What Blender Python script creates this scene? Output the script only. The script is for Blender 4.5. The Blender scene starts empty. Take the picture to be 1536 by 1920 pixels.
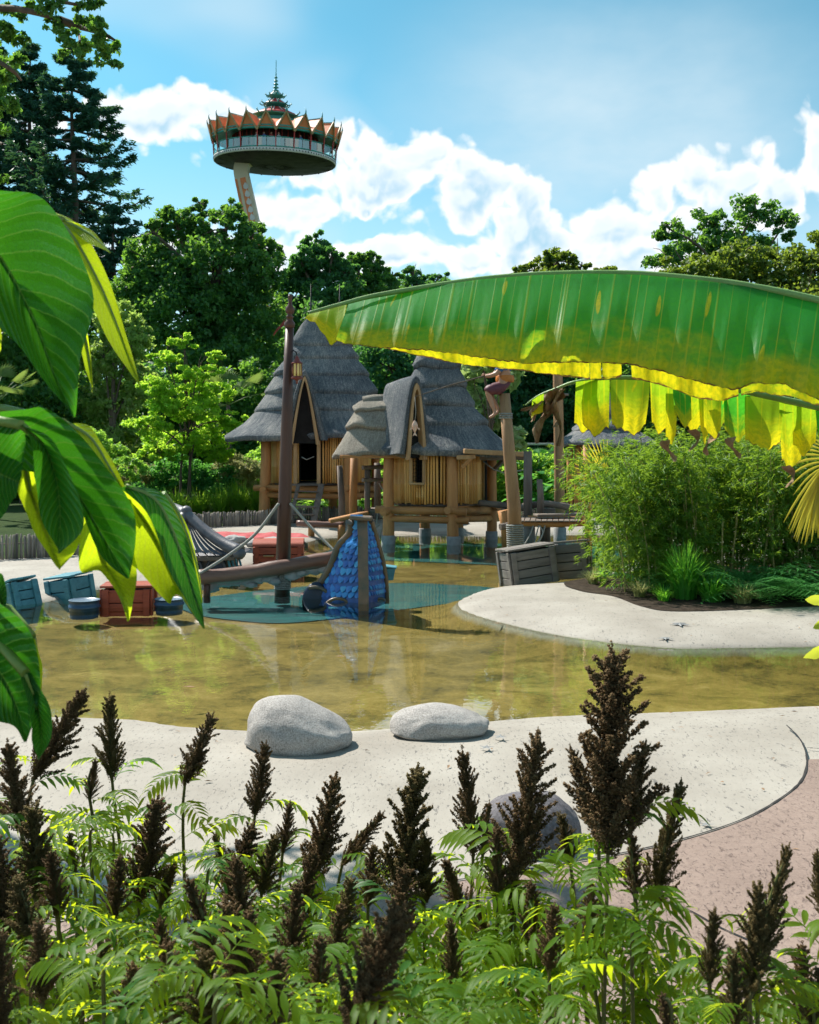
import bpy, bmesh, math, random
import numpy as np
from mathutils import Vector, Matrix, Euler

random.seed(7)
RNG = np.random.default_rng(11)
R = math.radians
SC = bpy.context.scene
COL = SC.collection

# ------------------------------------------------------------------ camera
F, YH, CX, EYE = 1867.0, 850.0, 768.0, 2.0     # focal length and horizon of the photograph (1536 x 1920)
cam_d = bpy.data.cameras.new('camera')
cam = bpy.data.objects.new('camera', cam_d); COL.objects.link(cam)
cam.location = (0, 0, EYE); cam.rotation_euler = (R(90), 0, 0)
cam_d.sensor_fit = 'VERTICAL'; cam_d.sensor_height = 36.0; cam_d.lens = 36.0 * F / 1920.0
cam_d.shift_y = -(960 - YH) / 1920.0
cam_d.clip_start = 0.05; cam_d.clip_end = 6000
cam_d.dof.use_dof = True; cam_d.dof.focus_distance = 5.0; cam_d.dof.aperture_fstop = 13
SC.camera = cam

# ------------------------------------------------------------------ render settings
SC.view_settings.view_transform = 'Standard'; SC.view_settings.look = 'None'
SC.view_settings.exposure = 1.38; SC.view_settings.gamma = 1.0
SC.render.engine = 'CYCLES'
SC.cycles.use_denoising = True
SC.cycles.use_adaptive_sampling = True; SC.cycles.adaptive_threshold = .02
SC.cycles.max_bounces = 6; SC.cycles.diffuse_bounces = 3; SC.cycles.glossy_bounces = 2
SC.cycles.transmission_bounces = 4; SC.cycles.transparent_max_bounces = 8
SC.cycles.sample_clamp_indirect = 6; SC.cycles.caustics_reflective = False; SC.cycles.caustics_refractive = False

# ------------------------------------------------------------------ sun
SUN_EL, SUN_AZ = R(50), R(-46)                   # azimuth from +Y (view direction), negative = left
sun_dir = Vector((math.sin(SUN_AZ) * math.cos(SUN_EL), math.cos(SUN_AZ) * math.cos(SUN_EL), math.sin(SUN_EL)))
sun_d = bpy.data.lights.new('sun', 'SUN'); sun = bpy.data.objects.new('sun', sun_d); COL.objects.link(sun)
sun_d.energy = 3.25; sun_d.angle = R(0.53); sun_d.color = (1.0, 0.95, 0.86)
sun.rotation_euler = (-sun_dir).to_track_quat('-Z', 'Y').to_euler(); sun.location = (-20, 30, 60)

# ------------------------------------------------------------------ node helpers
class NT:
    def __init__(s, tree): s.t = tree; s.n = tree.nodes; s.l = tree.links
    def add(s, typ, **kw):
        n = s.n.new(typ)
        for k, v in kw.items(): setattr(n, k, v)
        return n
    def link(s, a, b): s.l.new(a, b)
    def put(s, sock, v):
        if isinstance(v, bpy.types.NodeSocket): s.l.new(v, sock)
        else: sock.default_value = v
    def m(s, op, a, b=None, c=None, clamp=False):
        n = s.add('ShaderNodeMath', operation=op, use_clamp=clamp)
        s.put(n.inputs[0], a)
        if b is not None: s.put(n.inputs[1], b)
        if c is not None: s.put(n.inputs[2], c)
        return n.outputs[0]
    def v(s, op, a, b=None, c=None):
        n = s.add('ShaderNodeVectorMath', operation=op)
        s.put(n.inputs[0], a)
        if b is not None: s.put(n.inputs[1], b)
        if c is not None: s.put(n.inputs[2], c)
        return n.outputs[1] if op in ('LENGTH', 'DOT_PRODUCT', 'DISTANCE') else n.outputs[0]
    def mix(s, f, a, b, blend='MIX'):
        n = s.add('ShaderNodeMix', data_type='RGBA', blend_type=blend); n.clamp_factor = True
        s.put(n.inputs[0], f)
        for sk, x in ((n.inputs[6], a), (n.inputs[7], b)):
            if isinstance(x, (tuple, list)): x = (*x[:3], 1)
            s.put(sk, x)
        return n.outputs[2]
    def noise(s, vec=None, scale=5, detail=4, rough=.55, dist=0, dim='3D'):
        n = s.add('ShaderNodeTexNoise', noise_dimensions=dim)
        if vec is not None: s.put(n.inputs['Vector'], vec)
        n.inputs['Scale'].default_value = scale; n.inputs['Detail'].default_value = detail
        n.inputs['Roughness'].default_value = rough; n.inputs['Distortion'].default_value = dist
        return n.outputs['Fac']
    def ramp(s, fac, stops, interp='LINEAR'):
        n = s.add('ShaderNodeValToRGB'); cr = n.color_ramp; cr.interpolation = interp
        while len(cr.elements) < len(stops): cr.elements.new(.5)
        for e, (p, c) in zip(cr.elements, stops):
            e.position = p; e.color = (*c[:3], 1) if isinstance(c, (tuple, list)) else (c, c, c, 1)
        s.put(n.inputs[0], fac); return n.outputs[0]
    def maprange(s, v, a, b, c=0., d=1., smooth=False):
        n = s.add('ShaderNodeMapRange', interpolation_type='SMOOTHSTEP' if smooth else 'LINEAR')
        s.put(n.inputs[0], v)
        for i, x in enumerate((a, b, c, d)): s.put(n.inputs[1 + i], x)
        return n.outputs[0]

# ------------------------------------------------------------------ world: blue summer sky with cumulus banks
def build_world():
    w = bpy.data.worlds.new('World'); SC.world = w; w.use_nodes = True
    w.cycles.sampling_method = 'MANUAL'; w.cycles.sample_map_resolution = 256
    t = NT(w.node_tree); t.n.clear()
    out = t.add('ShaderNodeOutputWorld')
    sky = t.add('ShaderNodeTexSky', sky_type='NISHITA'); sky.sun_disc = False
    sky.sun_elevation = SUN_EL; sky.sun_rotation = SUN_AZ
    sky.air_density = 1.0; sky.dust_density = 0.6; sky.ozone_density = 2.5
    hs = t.add('ShaderNodeHueSaturation'); hs.inputs['Saturation'].default_value = 1.25
    t.link(sky.outputs[0], hs.inputs['Color'])
    bw = t.add('ShaderNodeRGBToBW'); t.link(hs.outputs[0], bw.inputs[0])
    turq = t.v('MULTIPLY', bw.outputs[0], (.30, 1.10, 1.42))            # the turquoise cast of this summer sky
    skyc = t.mix(.72, hs.outputs[0], turq)
    # direction -> azimuth / elevation
    co = t.add('ShaderNodeTexCoord').outputs['Generated']
    sep = t.add('ShaderNodeSeparateXYZ'); t.link(co, sep.inputs[0])
    az = t.m('ARCTAN2', sep.outputs[0], sep.outputs[1]); el = t.m('ARCSINE', sep.outputs[2])
    cm = t.add('ShaderNodeCombineXYZ'); t.link(az, cm.inputs[0]); t.link(el, cm.inputs[1])
    p = cm.outputs[0]
    # cumulus heaps in azimuth / elevation (some in front of the camera, others all round)
    def ae(px, py): return math.atan((px - CX) / F), math.atan((YH - py) / math.hypot(F, px - CX))
    blobs = []
    def bl(px, py, rx, ry): a, e = ae(px, py); blobs.append((a, e, rx * 1.18 / F, ry * 1.2 / F))
    for b in ((225, 215, 75, 48), (300, 228, 95, 60), (395, 220, 80, 42), (450, 240, 60, 40), (30, 235, 120, 55),
              (645, 272, 60, 44), (715, 292, 72, 55), (800, 285, 85, 48), (860, 315, 75, 55), (928, 350, 80, 60),
              (1000, 395, 80, 70), (1045, 455, 70, 70), (560, 385, 95, 40), (470, 470, 150, 45), (690, 385, 22, 18), (735, 480, 130, 42),
              (860, 480, 110, 36), (960, 470, 100, 50), (1150, 415, 75, 60), (1225, 370, 85, 55), (1305, 335, 85, 55), (1390, 330, 90, 52),
              (1460, 345, 80, 52), (1525, 270, 50, 68), (1330, 410, 200, 60), (1180, 490, 230, 45), (720, 345, 120, 55), (870, 375, 110, 70), (970, 430, 120, 80), (560, 330, 80, 40), (1240, 420, 120, 60),
              (1640, 330, 120, 90), (1800, 300, 150, 80), (-120, 260, 130, 60), (-330, 330, 150, 80), (610, 500, 160, 40), (330, 470, 180, 40)):
        bl(*b)
    rr = random.Random(3)
    for k in range(16):
        a = 1.0 + k * (2 * math.pi - 2.0) / 16 + rr.uniform(-.1, .1); a = a if a < math.pi else a - 2 * math.pi
        blobs.append((a, rr.uniform(.15, .42), rr.uniform(.09, .2), rr.uniform(.04, .08)))
    g = bpy.data.node_groups.new('cumulus_density', 'ShaderNodeTree')
    g.interface.new_socket('Vector', in_out='INPUT', socket_type='NodeSocketVector')
    g.interface.new_socket('Density', in_out='OUTPUT', socket_type='NodeSocketFloat')
    q = NT(g); gi = q.add('NodeGroupInput'); go = q.add('NodeGroupOutput')
    vin = gi.outputs[0]
    wn = q.add('ShaderNodeTexNoise', noise_dimensions='2D'); wn.inputs['Scale'].default_value = 9; wn.inputs['Detail'].default_value = 5
    q.link(vin, wn.inputs['Vector'])
    off = q.v('MULTIPLY', q.v('SUBTRACT', wn.outputs['Color'], (.5, .5, .5)), (.055, .04, 0))
    pv = q.v('ADD', vin, off)
    acc = None
    for (a, e, ra, re) in blobs:
        d = q.v('LENGTH', q.v('MULTIPLY', q.v('SUBTRACT', pv, (a, e, 0)), (1 / ra, 1 / re, 0)))
        d = q.m('SUBTRACT', 1.0, d)
        acc = d if acc is None else q.m('SMOOTH_MAX', acc, d, .25)
    vo = q.add('ShaderNodeTexVoronoi', feature='F1', voronoi_dimensions='2D'); vo.inputs['Scale'].default_value = 24
    vo.inputs['Detail'].default_value = 2; vo.inputs['Roughness'].default_value = .55
    q.link(pv, vo.inputs['Vector'])
    puff = q.m('MULTIPLY', q.m('SUBTRACT', .40, vo.outputs['Distance']), .62)
    fb = q.m('MULTIPLY', q.m('SUBTRACT', q.noise(vin, 20, 5, .55, 0, '2D'), .5), .55)
    q.link(q.m('ADD', q.m('ADD', acc, puff), fb), go.inputs[0])
    def dens(vec):
        n = t.add('ShaderNodeGroup'); n.node_tree = g; t.put(n.inputs[0], vec); return n.outputs[0]
    d0 = dens(p); d1 = dens(t.v('ADD', p, (-.010, .016, 0)))
    cover = t.maprange(d0, -.06, .26, 0, 1, True)
    body = t.maprange(d0, .12, .85, 0, 1, True)
    lit = t.maprange(t.m('SUBTRACT', d0, d1), .05, .55, 0, 1, True)
    ccol = t.mix(body, (1.0, 1.0, 1.0), (.42, .66, .82))
    ccol = t.mix(t.m('MULTIPLY', lit, .6), ccol, (1.02, 1.02, 1.03))
    # thin high veil, patchy all over
    veil = t.maprange(t.noise(t.v('MULTIPLY', p, (1.0, 2.2, 1)), 1.9, 3, .5, 0, '2D'), .42, .72, .0, .62, True)
    haze = t.maprange(el, .08, .36, .70, 0, True)
    cir = t.v('LENGTH', t.v('MULTIPLY', t.v('SUBTRACT', p, (.20, .30, 0)), (3.2, 5.2, 0)))     # broad thin cirrus sheet right of centre
    cir = t.m('MULTIPLY', t.maprange(cir, 1.0, .1, 0, .75, True), t.maprange(t.noise(t.v('MULTIPLY', p, (1.2, 2.6, 1)), 6, 4, .55, 0, '2D'), .2, .7, .55, 1))
    veil = t.m('MAXIMUM', t.m('MAXIMUM', veil, haze), cir)
    bg0 = t.add('ShaderNodeBackground'); t.link(skyc, bg0.inputs[0]); bg0.inputs[1].default_value = 0.072
    bg1 = t.add('ShaderNodeBackground'); bg1.inputs[0].default_value = (.72, .87, .95, 1); bg1.inputs[1].default_value = .40
    bg2 = t.add('ShaderNodeBackground'); t.link(ccol, bg2.inputs[0]); bg2.inputs[1].default_value = .44
    m1 = t.add('ShaderNodeMixShader'); t.link(veil, m1.inputs[0]); t.link(bg0.outputs[0], m1.inputs[1]); t.link(bg1.outputs[0], m1.inputs[2])
    m2 = t.add('ShaderNodeMixShader'); t.link(cover, m2.inputs[0]); t.link(m1.outputs[0], m2.inputs[1]); t.link(bg2.outputs[0], m2.inputs[2])
    t.link(m2.outputs[0], out.inputs[0])
build_world()

# ------------------------------------------------------------------ geometry helpers
def P(px, py, Y): return Vector(((px - CX) * Y / F, Y, EYE + (YH - py) * Y / F))
def G(px, py, z=0.0):
    Y = (EYE - z) * F / (py - YH); return Vector(((px - CX) * Y / F, Y, z))
def XW(px, Y): return (px - CX) * Y / F
def ZW(py, Y): return EYE + (YH - py) * Y / F

def wm(o):
    M = o.matrix_basis.copy()
    while o.parent: o = o.parent; M = o.matrix_basis @ M
    return M
def props(o, label=None, cat=None, group=None, kind=None):
    if label: o['label'] = label
    if cat: o['category'] = cat
    if group: o['group'] = group
    if kind: o['kind'] = kind
    return o
def empty(name, loc=(0, 0, 0), rot=(0, 0, 0), label=None, cat=None, group=None):
    o = bpy.data.objects.new(name, None); o.empty_display_size = .1; COL.objects.link(o)
    o.location = loc; o.rotation_euler = rot
    return props(o, label, cat, group)
def link(name, me, parent=None, M=None):
    o = bpy.data.objects.new(name, me); COL.objects.link(o)
    if parent: o.parent = parent
    if M is not None: o.matrix_basis = M
    return o
def np_mesh(name, verts, faces, mat=None, smooth=False, uv=None):
    verts = np.asarray(verts, dtype=np.float32); faces = np.asarray(faces, dtype=np.int32)
    me = bpy.data.meshes.new(name); nf, k = faces.shape
    me.vertices.add(len(verts)); me.vertices.foreach_set('co', verts.ravel())
    me.loops.add(nf * k); me.loops.foreach_set('vertex_index', faces.ravel())
    me.polygons.add(nf); me.polygons.foreach_set('loop_start', np.arange(0, nf * k, k, dtype=np.int32))
    if smooth: me.polygons.foreach_set('use_smooth', np.ones(nf, dtype=bool))
    if uv is not None:
        ul = me.uv_layers.new(name='UVMap'); ul.data.foreach_set('uv', np.asarray(uv, dtype=np.float32)[faces.ravel()].ravel())
    me.update(calc_edges=True)
    if mat: me.materials.append(mat)
    return me

class MB:
    """collects shapes in one coordinate frame and links them as ONE mesh object"""
    def __init__(s): s.v = []; s.f = []; s.uv = []; s.sm = []
    def addv(s, pts, uvs=None):
        b = len(s.v); s.v += [tuple(p) for p in pts]; s.uv += uvs if uvs else [(0, 0)] * len(pts); return b
    def face(s, idx, smooth=False): s.f.append(tuple(idx)); s.sm.append(smooth)
    def box(s, c, size, M=None, bevel=0.0):
        c = Vector(c); h = Vector(size) / 2; b = min(bevel, min(h) * .9)
        if b <= 0:
            pts = [Vector((x, y, z)) for x in (-h.x, h.x) for y in (-h.y, h.y) for z in (-h.z, h.z)]
            F_ = [(0, 1, 3, 2), (4, 6, 7, 5), (0, 4, 5, 1), (2, 3, 7, 6), (0, 2, 6, 4), (1, 5, 7, 3)]
        else:
            pts = []; ix = {}
            for sx in (-1, 1):
                for sy in (-1, 1):
                    for sz in (-1, 1):
                        for ax in range(3):
                            q = Vector((sx * h.x, sy * h.y, sz * h.z))
                            for k in range(3):
                                if k != ax: q[k] -= (sx, sy, sz)[k] * b
                            ix[(sx, sy, sz, ax)] = len(pts); pts.append(q)
            F_ = []
            for ax in range(3):
                o1, o2 = [k for k in range(3) if k != ax]
                for sg in (-1, 1):
                    ring = []
                    for (a, c2) in ((-1, -1), (1, -1), (1, 1), (-1, 1)):
                        k = [0, 0, 0]; k[ax] = sg; k[o1] = a; k[o2] = c2; ring.append(ix[(*k, ax)])
                    F_.append(tuple(ring if (sg == 1) == (ax != 1) else ring[::-1]))
            for ax in range(3):
                o1, o2 = [k for k in range(3) if k != ax]
                for a in (-1, 1):
                    for c2 in (-1, 1):
                        q = []
                        for sg, which in ((-1, o1), (1, o1), (1, o2), (-1, o2)):
                            k = [0, 0, 0]; k[ax] = sg; k[o1] = a; k[o2] = c2; q.append(ix[(*k, which)])
                        F_.append(tuple(q))
            for sx in (-1, 1):
                for sy in (-1, 1):
                    for sz in (-1, 1): F_.append(tuple(ix[(sx, sy, sz, a)] for a in range(3)))
        if M is not None: pts = [M @ p for p in pts]
        o = s.addv([c + p for p in pts])
        for f in F_: s.face([o + i for i in f])
        return s
    def beam(s, a, b, w, h, bevel=0.0, up=(0, 0, 1)):
        a = Vector(a); b = Vector(b); d = b - a; L = d.length; x = d.normalized(); up = Vector(up)
        y = up.cross(x)
        if y.length < 1e-4: y = Vector((0, 1, 0)).cross(x)
        y.normalize(); z = x.cross(y)
        M = Matrix((x, y, z)).transposed()
        return s.box((a + b) / 2, (L, w, h), M, bevel)
    def tube(s, pts, rad, n=10, cap=True, jit=0.0, closed=False):
        pts = [Vector(p) for p in pts]; m = len(pts)
        if not isinstance(rad, (list, tuple)): rad = [rad] * m
        t0 = (pts[1] - pts[0]).normalized(); ref = Vector((0, 0, 1)) if abs(t0.z) < .9 else Vector((1, 0, 0))
        nrm = t0.cross(ref).normalized(); rings = []; acc = 0
        for i, p in enumerate(pts):
            t = (pts[min(i + 1, m - 1)] - pts[max(i - 1, 0)]).normalized()
            nrm = (nrm - t * nrm.dot(t))
            nrm = nrm.normalized() if nrm.length > 1e-6 else t.orthogonal().normalized()
            bi = t.cross(nrm)
            if i: acc += (p - pts[i - 1]).length
            ring = []
            for k in range(n):
                a = 2 * math.pi * k / n; r = rad[i] * (1 + (random.uniform(-jit, jit) if jit else 0))
                ring.append(p + (nrm * math.cos(a) + bi * math.sin(a)) * r)
            rings.append(s.addv(ring, [(k / n, acc) for k in range(n)]))
        for i in range(m - 1):
            for k in range(n):
                k2 = (k + 1) % n
                s.face((rings[i] + k, rings[i] + k2, rings[i + 1] + k2, rings[i + 1] + k), True)
        if cap:
            s.face([rings[0] + k for k in range(n)][::-1]); s.face([rings[-1] + k for k in range(n)])
        return s
    def lathe(s, prof, n=24, c=(0, 0, 0), M=None, a0=0.0, a1=2 * math.pi, smooth=True, sx=1.0, sy=1.0):
        c = Vector(c); full = abs(a1 - a0 - 2 * math.pi) < 1e-6; cnt = n if full else n + 1; rings = []
        for j, (r, z) in enumerate(prof):
            ring = []
            for k in range(cnt):
                a = a0 + (a1 - a0) * k / n; q = Vector((r * math.cos(a) * sx, r * math.sin(a) * sy, z))
                ring.append(c + (M @ q if M is not None else q))
            rings.append(s.addv(ring, [(k / n, j) for k in range(cnt)]))
        for j in range(len(prof) - 1):
            for k in range(n):
                k2 = (k + 1) % cnt
                s.face((rings[j] + k, rings[j] + k2, rings[j + 1] + k2, rings[j + 1] + k), smooth)
        return s
    def grid(s, rows, smooth=True, uv=True, flip=False):
        nu, nv = len(rows), len(rows[0]); b = len(s.v)
        for i, row in enumerate(rows): s.addv(row, [(i / (nu - 1), j / (nv - 1)) for j in range(nv)])
        for i in range(nu - 1):
            for j in range(nv - 1):
                f = (b + i * nv + j, b + i * nv + j + 1, b + (i + 1) * nv + j + 1, b + (i + 1) * nv + j)
                s.face(f[::-1] if flip else f, smooth)
        return s
    def prism(s, poly, z0, z1, M=None):
        n = len(poly); a = [Vector((x, y, z0)) for x, y in poly]; b = [Vector((x, y, z1)) for x, y in poly]
        if M is not None: a = [M @ p for p in a]; b = [M @ p for p in b]
        o = s.addv(a + b)
        s.face([o + i for i in range(n)][::-1]); s.face([o + n + i for i in range(n)])
        for i in range(n):
            j = (i + 1) % n; s.face((o + i, o + j, o + n + j, o + n + i))
        return s
    def mesh(s, name, mat):
        me = bpy.data.meshes.new(name); me.from_pydata(s.v, [], s.f)
        me.polygons.foreach_set('use_smooth', s.sm)
        ul = me.uv_layers.new(name='UVMap'); idx = np.empty(len(me.loops), dtype=np.int32); me.loops.foreach_get('vertex_index', idx)
        ul.data.foreach_set('uv', np.asarray(s.uv, dtype=np.float32)[idx].ravel())
        me.materials.append(mat); me.update(); return me
    def build(s, name, mat, parent=None, world=True, label=None, cat=None, group=None, kind=None):
        if parent is not None and world:
            Mi = wm(parent).inverted(); s.v = [tuple(Mi @ Vector(p)) for p in s.v]
        o = link(name, s.mesh(name, mat), parent)
        return props(o, label, cat, group, kind)

def catmull(pts, n, closed=False):
    pts = [Vector(p) for p in pts]; m = len(pts); out = []
    segs = m if closed else m - 1
    for i in range(n):
        u = i * segs / (n if closed else (n - 1)); k = min(int(u), segs - 1); t = u - k
        g = (lambda j: pts[j % m]) if closed else (lambda j: pts[max(0, min(m - 1, j))])
        p0, p1, p2, p3 = g(k - 1), g(k), g(k + 1), g(k + 2)
        out.append(.5 * ((2 * p1) + (p2 - p0) * t + (2 * p0 - 5 * p1 + 4 * p2 - p3) * t * t + (3 * p1 - p0 - 3 * p2 + p3) * t ** 3))
    return out
def frame(z, x=None):
    z = Vector(z).normalized(); x = Vector(x) if x is not None else (Vector((1, 0, 0)) if abs(z.x) < .8 else Vector((0, 1, 0)))
    y = z.cross(x).normalized(); x = y.cross(z); return Matrix((x, y, z)).transposed()

# leaf cards: base, two shoulders, tip (a folded lozenge), N at once
def cards(c, d, nrm, L, W, fold=.15):
    d = d / np.linalg.norm(d, axis=1, keepdims=True); nrm = nrm - d * np.sum(nrm * d, 1, keepdims=True)
    nrm = nrm / (np.linalg.norm(nrm, axis=1, keepdims=True) + 1e-9); s = np.cross(d, nrm)
    L = np.broadcast_to(L, (len(c),))[:, None]; W = np.broadcast_to(W, (len(c),))[:, None]
    b = c - d * L * .5; tip = c + d * L * .5 - nrm * L * .08
    mid = c - d * L * .05
    v = np.stack([b, mid + s * W * .5 + nrm * W * fold, tip, mid - s * W * .5 + nrm * W * fold], 1).reshape(-1, 3)
    f = np.arange(len(c) * 4).reshape(-1, 4); f2 = np.stack([f[:, [0, 1, 2]], f[:, [0, 2, 3]]], 1).reshape(-1, 3)
    return v, f2
def unit(n):
    q = RNG.normal(size=(n, 3)); return q / np.linalg.norm(q, axis=1, keepdims=True)
def merge(chunks):
    vs, fs, o = [], [], 0
    for v, f in chunks: vs.append(v); fs.append(f + o); o += len(v)
    return np.concatenate(vs), np.concatenate(fs)
# ------------------------------------------------------------------ materials
MATS = {}
def mat(name):
    m = bpy.data.materials.new(name); m.use_nodes = True; t = NT(m.node_tree); t.n.clear()
    out = t.add('ShaderNodeOutputMaterial'); MATS[name] = m; return m, t, out
def principled(t, out, col, rough=.6, bump=None, bstr=.3, bdist=.02, spec=.4, metal=0.0):
    b = t.add('ShaderNodeBsdfPrincipled')
    t.put(b.inputs['Base Color'], (*col[:3], 1) if isinstance(col, tuple) else col)
    t.put(b.inputs['Roughness'], rough); t.put(b.inputs['Metallic'], metal)
    b.inputs['Specular IOR Level'].default_value = spec
    if bump is not None:
        n = t.add('ShaderNodeBump'); n.inputs['Strength'].default_value = bstr; n.inputs['Distance'].default_value = bdist
        t.link(bump, n.inputs['Height']); t.link(n.outputs[0], b.inputs['Normal'])
    if out is not None: t.link(b.outputs[0], out.inputs[0])
    return b
def objco(t): return t.add('ShaderNodeTexCoord').outputs['Object']
def uvco(t): return t.add('ShaderNodeTexCoord').outputs['UV']
def posco(t): return t.add('ShaderNodeNewGeometry').outputs['Position']

def m_simple(name, c1, c2=None, scale=8, rough=.6, bstr=.25, bdist=.01, spec=.4, stretch=(1, 1, 1), metal=0.0, detail=5):
    m, t, out = mat(name); co = t.v('MULTIPLY', objco(t), stretch)
    n = t.noise(co, scale, detail, .6); c2 = c2 or tuple(x * .6 for x in c1)
    oi = t.add('ShaderNodeObjectInfo').outputs['Random']
    col = t.mix(t.maprange(n, .3, .7), c2, c1)
    col = t.mix(t.m('MULTIPLY', oi, .25), col, tuple(x * .55 for x in c1))
    principled(t, out, col, t.maprange(n, .2, .8, min(1, rough + .12), max(.05, rough - .1)), t.noise(co, scale * 4, 5, .65), bstr, bdist, spec, metal)
    return m
def m_leaf(name, cols, trans, tmix=.4, rough=.5, spec=.35, nscale=.6, gain=1.0):
    """cols: list of leaf colours picked leaf by leaf; trans: colour of light that comes through"""
    m, t, out = mat(name)
    geo = t.add('ShaderNodeNewGeometry'); ri = geo.outputs['Random Per Island']
    n = t.noise(geo.outputs['Position'], nscale, 2)
    fac = t.m('ADD', t.m('MULTIPLY', ri, .6), t.m('MULTIPLY', t.maprange(n, .3, .7), .4))
    col = t.ramp(fac, [(i / max(1, len(cols) - 1), tuple(x * gain for x in c)) for i, c in enumerate(cols)])
    b = principled(t, None, col, rough, spec=spec)
    tr = t.add('ShaderNodeBsdfTranslucent'); tc = t.mix(t.m('MULTIPLY', ri, .5), trans, tuple(x * .55 for x in trans)); t.link(tc, tr.inputs[0])
    mx = t.add('ShaderNodeMixShader'); mx.inputs[0].default_value = tmix
    t.link(b.outputs[0], mx.inputs[1]); t.link(tr.outputs[0], mx.inputs[2]); t.link(mx.outputs[0], out.inputs[0])
    return m

def make_materials():
    M = MATS
    # wood and friends
    def wood(name, a, b, rough=.6, axis=2, sc=7, bstr=.35):
        m, t, out = mat(name); st = [1, 1, 1]; st[axis] = .12
        oi = t.add('ShaderNodeObjectInfo').outputs['Random']
        co = t.v('ADD', objco(t), t.v('MULTIPLY', (9., 5., 7.), oi))
        co = t.v('MULTIPLY', co, tuple(st)); n = t.noise(co, sc, 5, .65, .4); n2 = t.noise(co, sc * 5, 4, .7)
        col = t.mix(t.maprange(n, .32, .68), b, a); col = t.mix(t.maprange(n2, .55, .75, 0, .55), col, tuple(x * .45 for x in b))
        col = t.mix(t.m('MULTIPLY', oi, .3), col, b)
        principled(t, out, col, rough, t.m('ADD', n, n2), bstr, .012, .35); return m
    wood('post_wood', (.54, .255, .085), (.33, .14, .045)); wood('pole_wood', (.40, .23, .11), (.25, .135, .065)); wood('post_wood_x', (.50, .235, .075), (.29, .125, .04), axis=0)
    wood('grey_wood', (.22, .17, .135), (.10, .075, .06), .7); wood('grey_wood_x', (.24, .19, .15), (.11, .085, .07), .7, 0)
    wood('mast_wood', (.13, .055, .035), (.06, .026, .018), .38, 2, 5, .2)
    wood('yard_wood', (.26, .14, .10), (.12, .06, .045), .34, 0, 5, .3)
    wood('trim_wood', (.50, .31, .15), (.32, .18, .08), .6)
    wood('teal_wood', (.10, .32, .38), (.045, .17, .22), .55, 0, 6); wood('red_wood', (.46, .095, .045), (.27, .05, .026), .5, 0, 6)
    wood('dark_crate_wood', (.24, .205, .175), (.115, .10, .09), .7, 0, 7); wood('stern_wood', (.17, .16, .17), (.075, .075, .09), .45, 1, 7)
    wood('bark', (.16, .12, .085), (.07, .05, .035), .85, 2, 6, .6); wood('pale_bark', (.30, .26, .2), (.15, .12, .09), .85, 2, 6, .5)
    m_simple('bow_trim', (.20, .12, .07), (.06, .075, .06), 6, .38, .3)
    m_simple('bow_blue', (.018, .10, .38), (.01, .05, .22), 9, .32, .15); 
    m, t, out = mat('scale_blue'); oi = t.add('ShaderNodeObjectInfo').outputs['Random']; n = t.noise(objco(t), 3, 4)
    principled(t, out, t.ramp(t.m('ADD', t.m('MULTIPLY', oi, .75), t.m('MULTIPLY', n, .3)), [(0, (.008, .05, .26)), (.4, (.015, .12, .45)), (.75, (.03, .25, .60)), (1, (.06, .36, .58))]), .32, n, .2, .02, .5)
    m_simple('deep_navy', (.015, .03, .06), None, 8, .4)
    m_simple('tub_navy', (.035, .09, .17), (.02, .05, .10), 6, .35); m_simple('tub_lid', (.20, .27, .34), (.10, .14, .19), 6, .3)
    m_simple('concrete_collar', (.30, .30, .29), (.2, .2, .2), 10, .85); m_simple('rope', (.42, .40, .35), (.26, .25, .22), 60, .8, .5)
    m_simple('rope_wrap', (.34, .33, .30), (.18, .19, .18), 40, .8, .4); m_simple('sail_cloth', (.42, .42, .42), (.24, .25, .27), 5, .85, .5, .02)
    m_simple('red_cloth', (.46, .07, .075), (.30, .035, .04), 5, .8, .5); m_simple('flag_red', (.25, .05, .035), None, 6, .8)
    m_simple('iron', (.03, .03, .032), None, 12, .5, metal=.6); m_simple('lantern_red', (.28, .05, .04), (.12, .03, .02), 10, .35)
    m_simple('dark_interior', (.012, .010, .009), None, 4, .9); m_simple('white_box', (.62, .66, .62), None, 4, .5)  # dark_interior: shade inside huts and crates put into a near-black colour
    m_simple('service_green', (.10, .30, .22), (.07, .22, .17), 4, .5); m_simple('far_wall', (.62, .64, .63), None, 3, .6)
    m_simple('skin', (.50, .26, .16), (.42, .2, .12), 12, .45); m_simple('breeches', (.14, .035, .05), (.08, .02, .035), 12, .55)
    m_simple('blue_vest', (.02, .12, .32), None, 10, .5); m_simple('sash_orange', (.62, .20, .03), None, 10, .55); m_simple('hair_dark', (.05, .025, .015), None, 20, .6)
    m_simple('fish_pink', (.70, .33, .22), (.75, .55, .42), 18, .35)
    m_simple('stone_pale', (.42, .40, .38), (.25, .24, .24), 5, .8, .5, .02)
    # lamp glass
    m, t, out = mat('lantern_glass'); principled(t, out, (.75, .52, .14), .15, spec=.6)
    # bamboo
    m, t, out = mat('bamboo_cane'); co = objco(t); oi = t.add('ShaderNodeObjectInfo').outputs['Random']
    n = t.noise(t.v('MULTIPLY', co, (3, 3, .5)), 6, 4)
    col = t.ramp(t.m('ADD', t.m('MULTIPLY', oi, .7), t.m('MULTIPLY', n, .4)), [(0, (.38, .16, .035)), (.5, (.66, .34, .09)), (1, (.80, .50, .18))])
    principled(t, out, col, .42, t.noise(t.v('MULTIPLY', co, (1, 1, .15)), 60, 3), .2, .004, .45)
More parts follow.
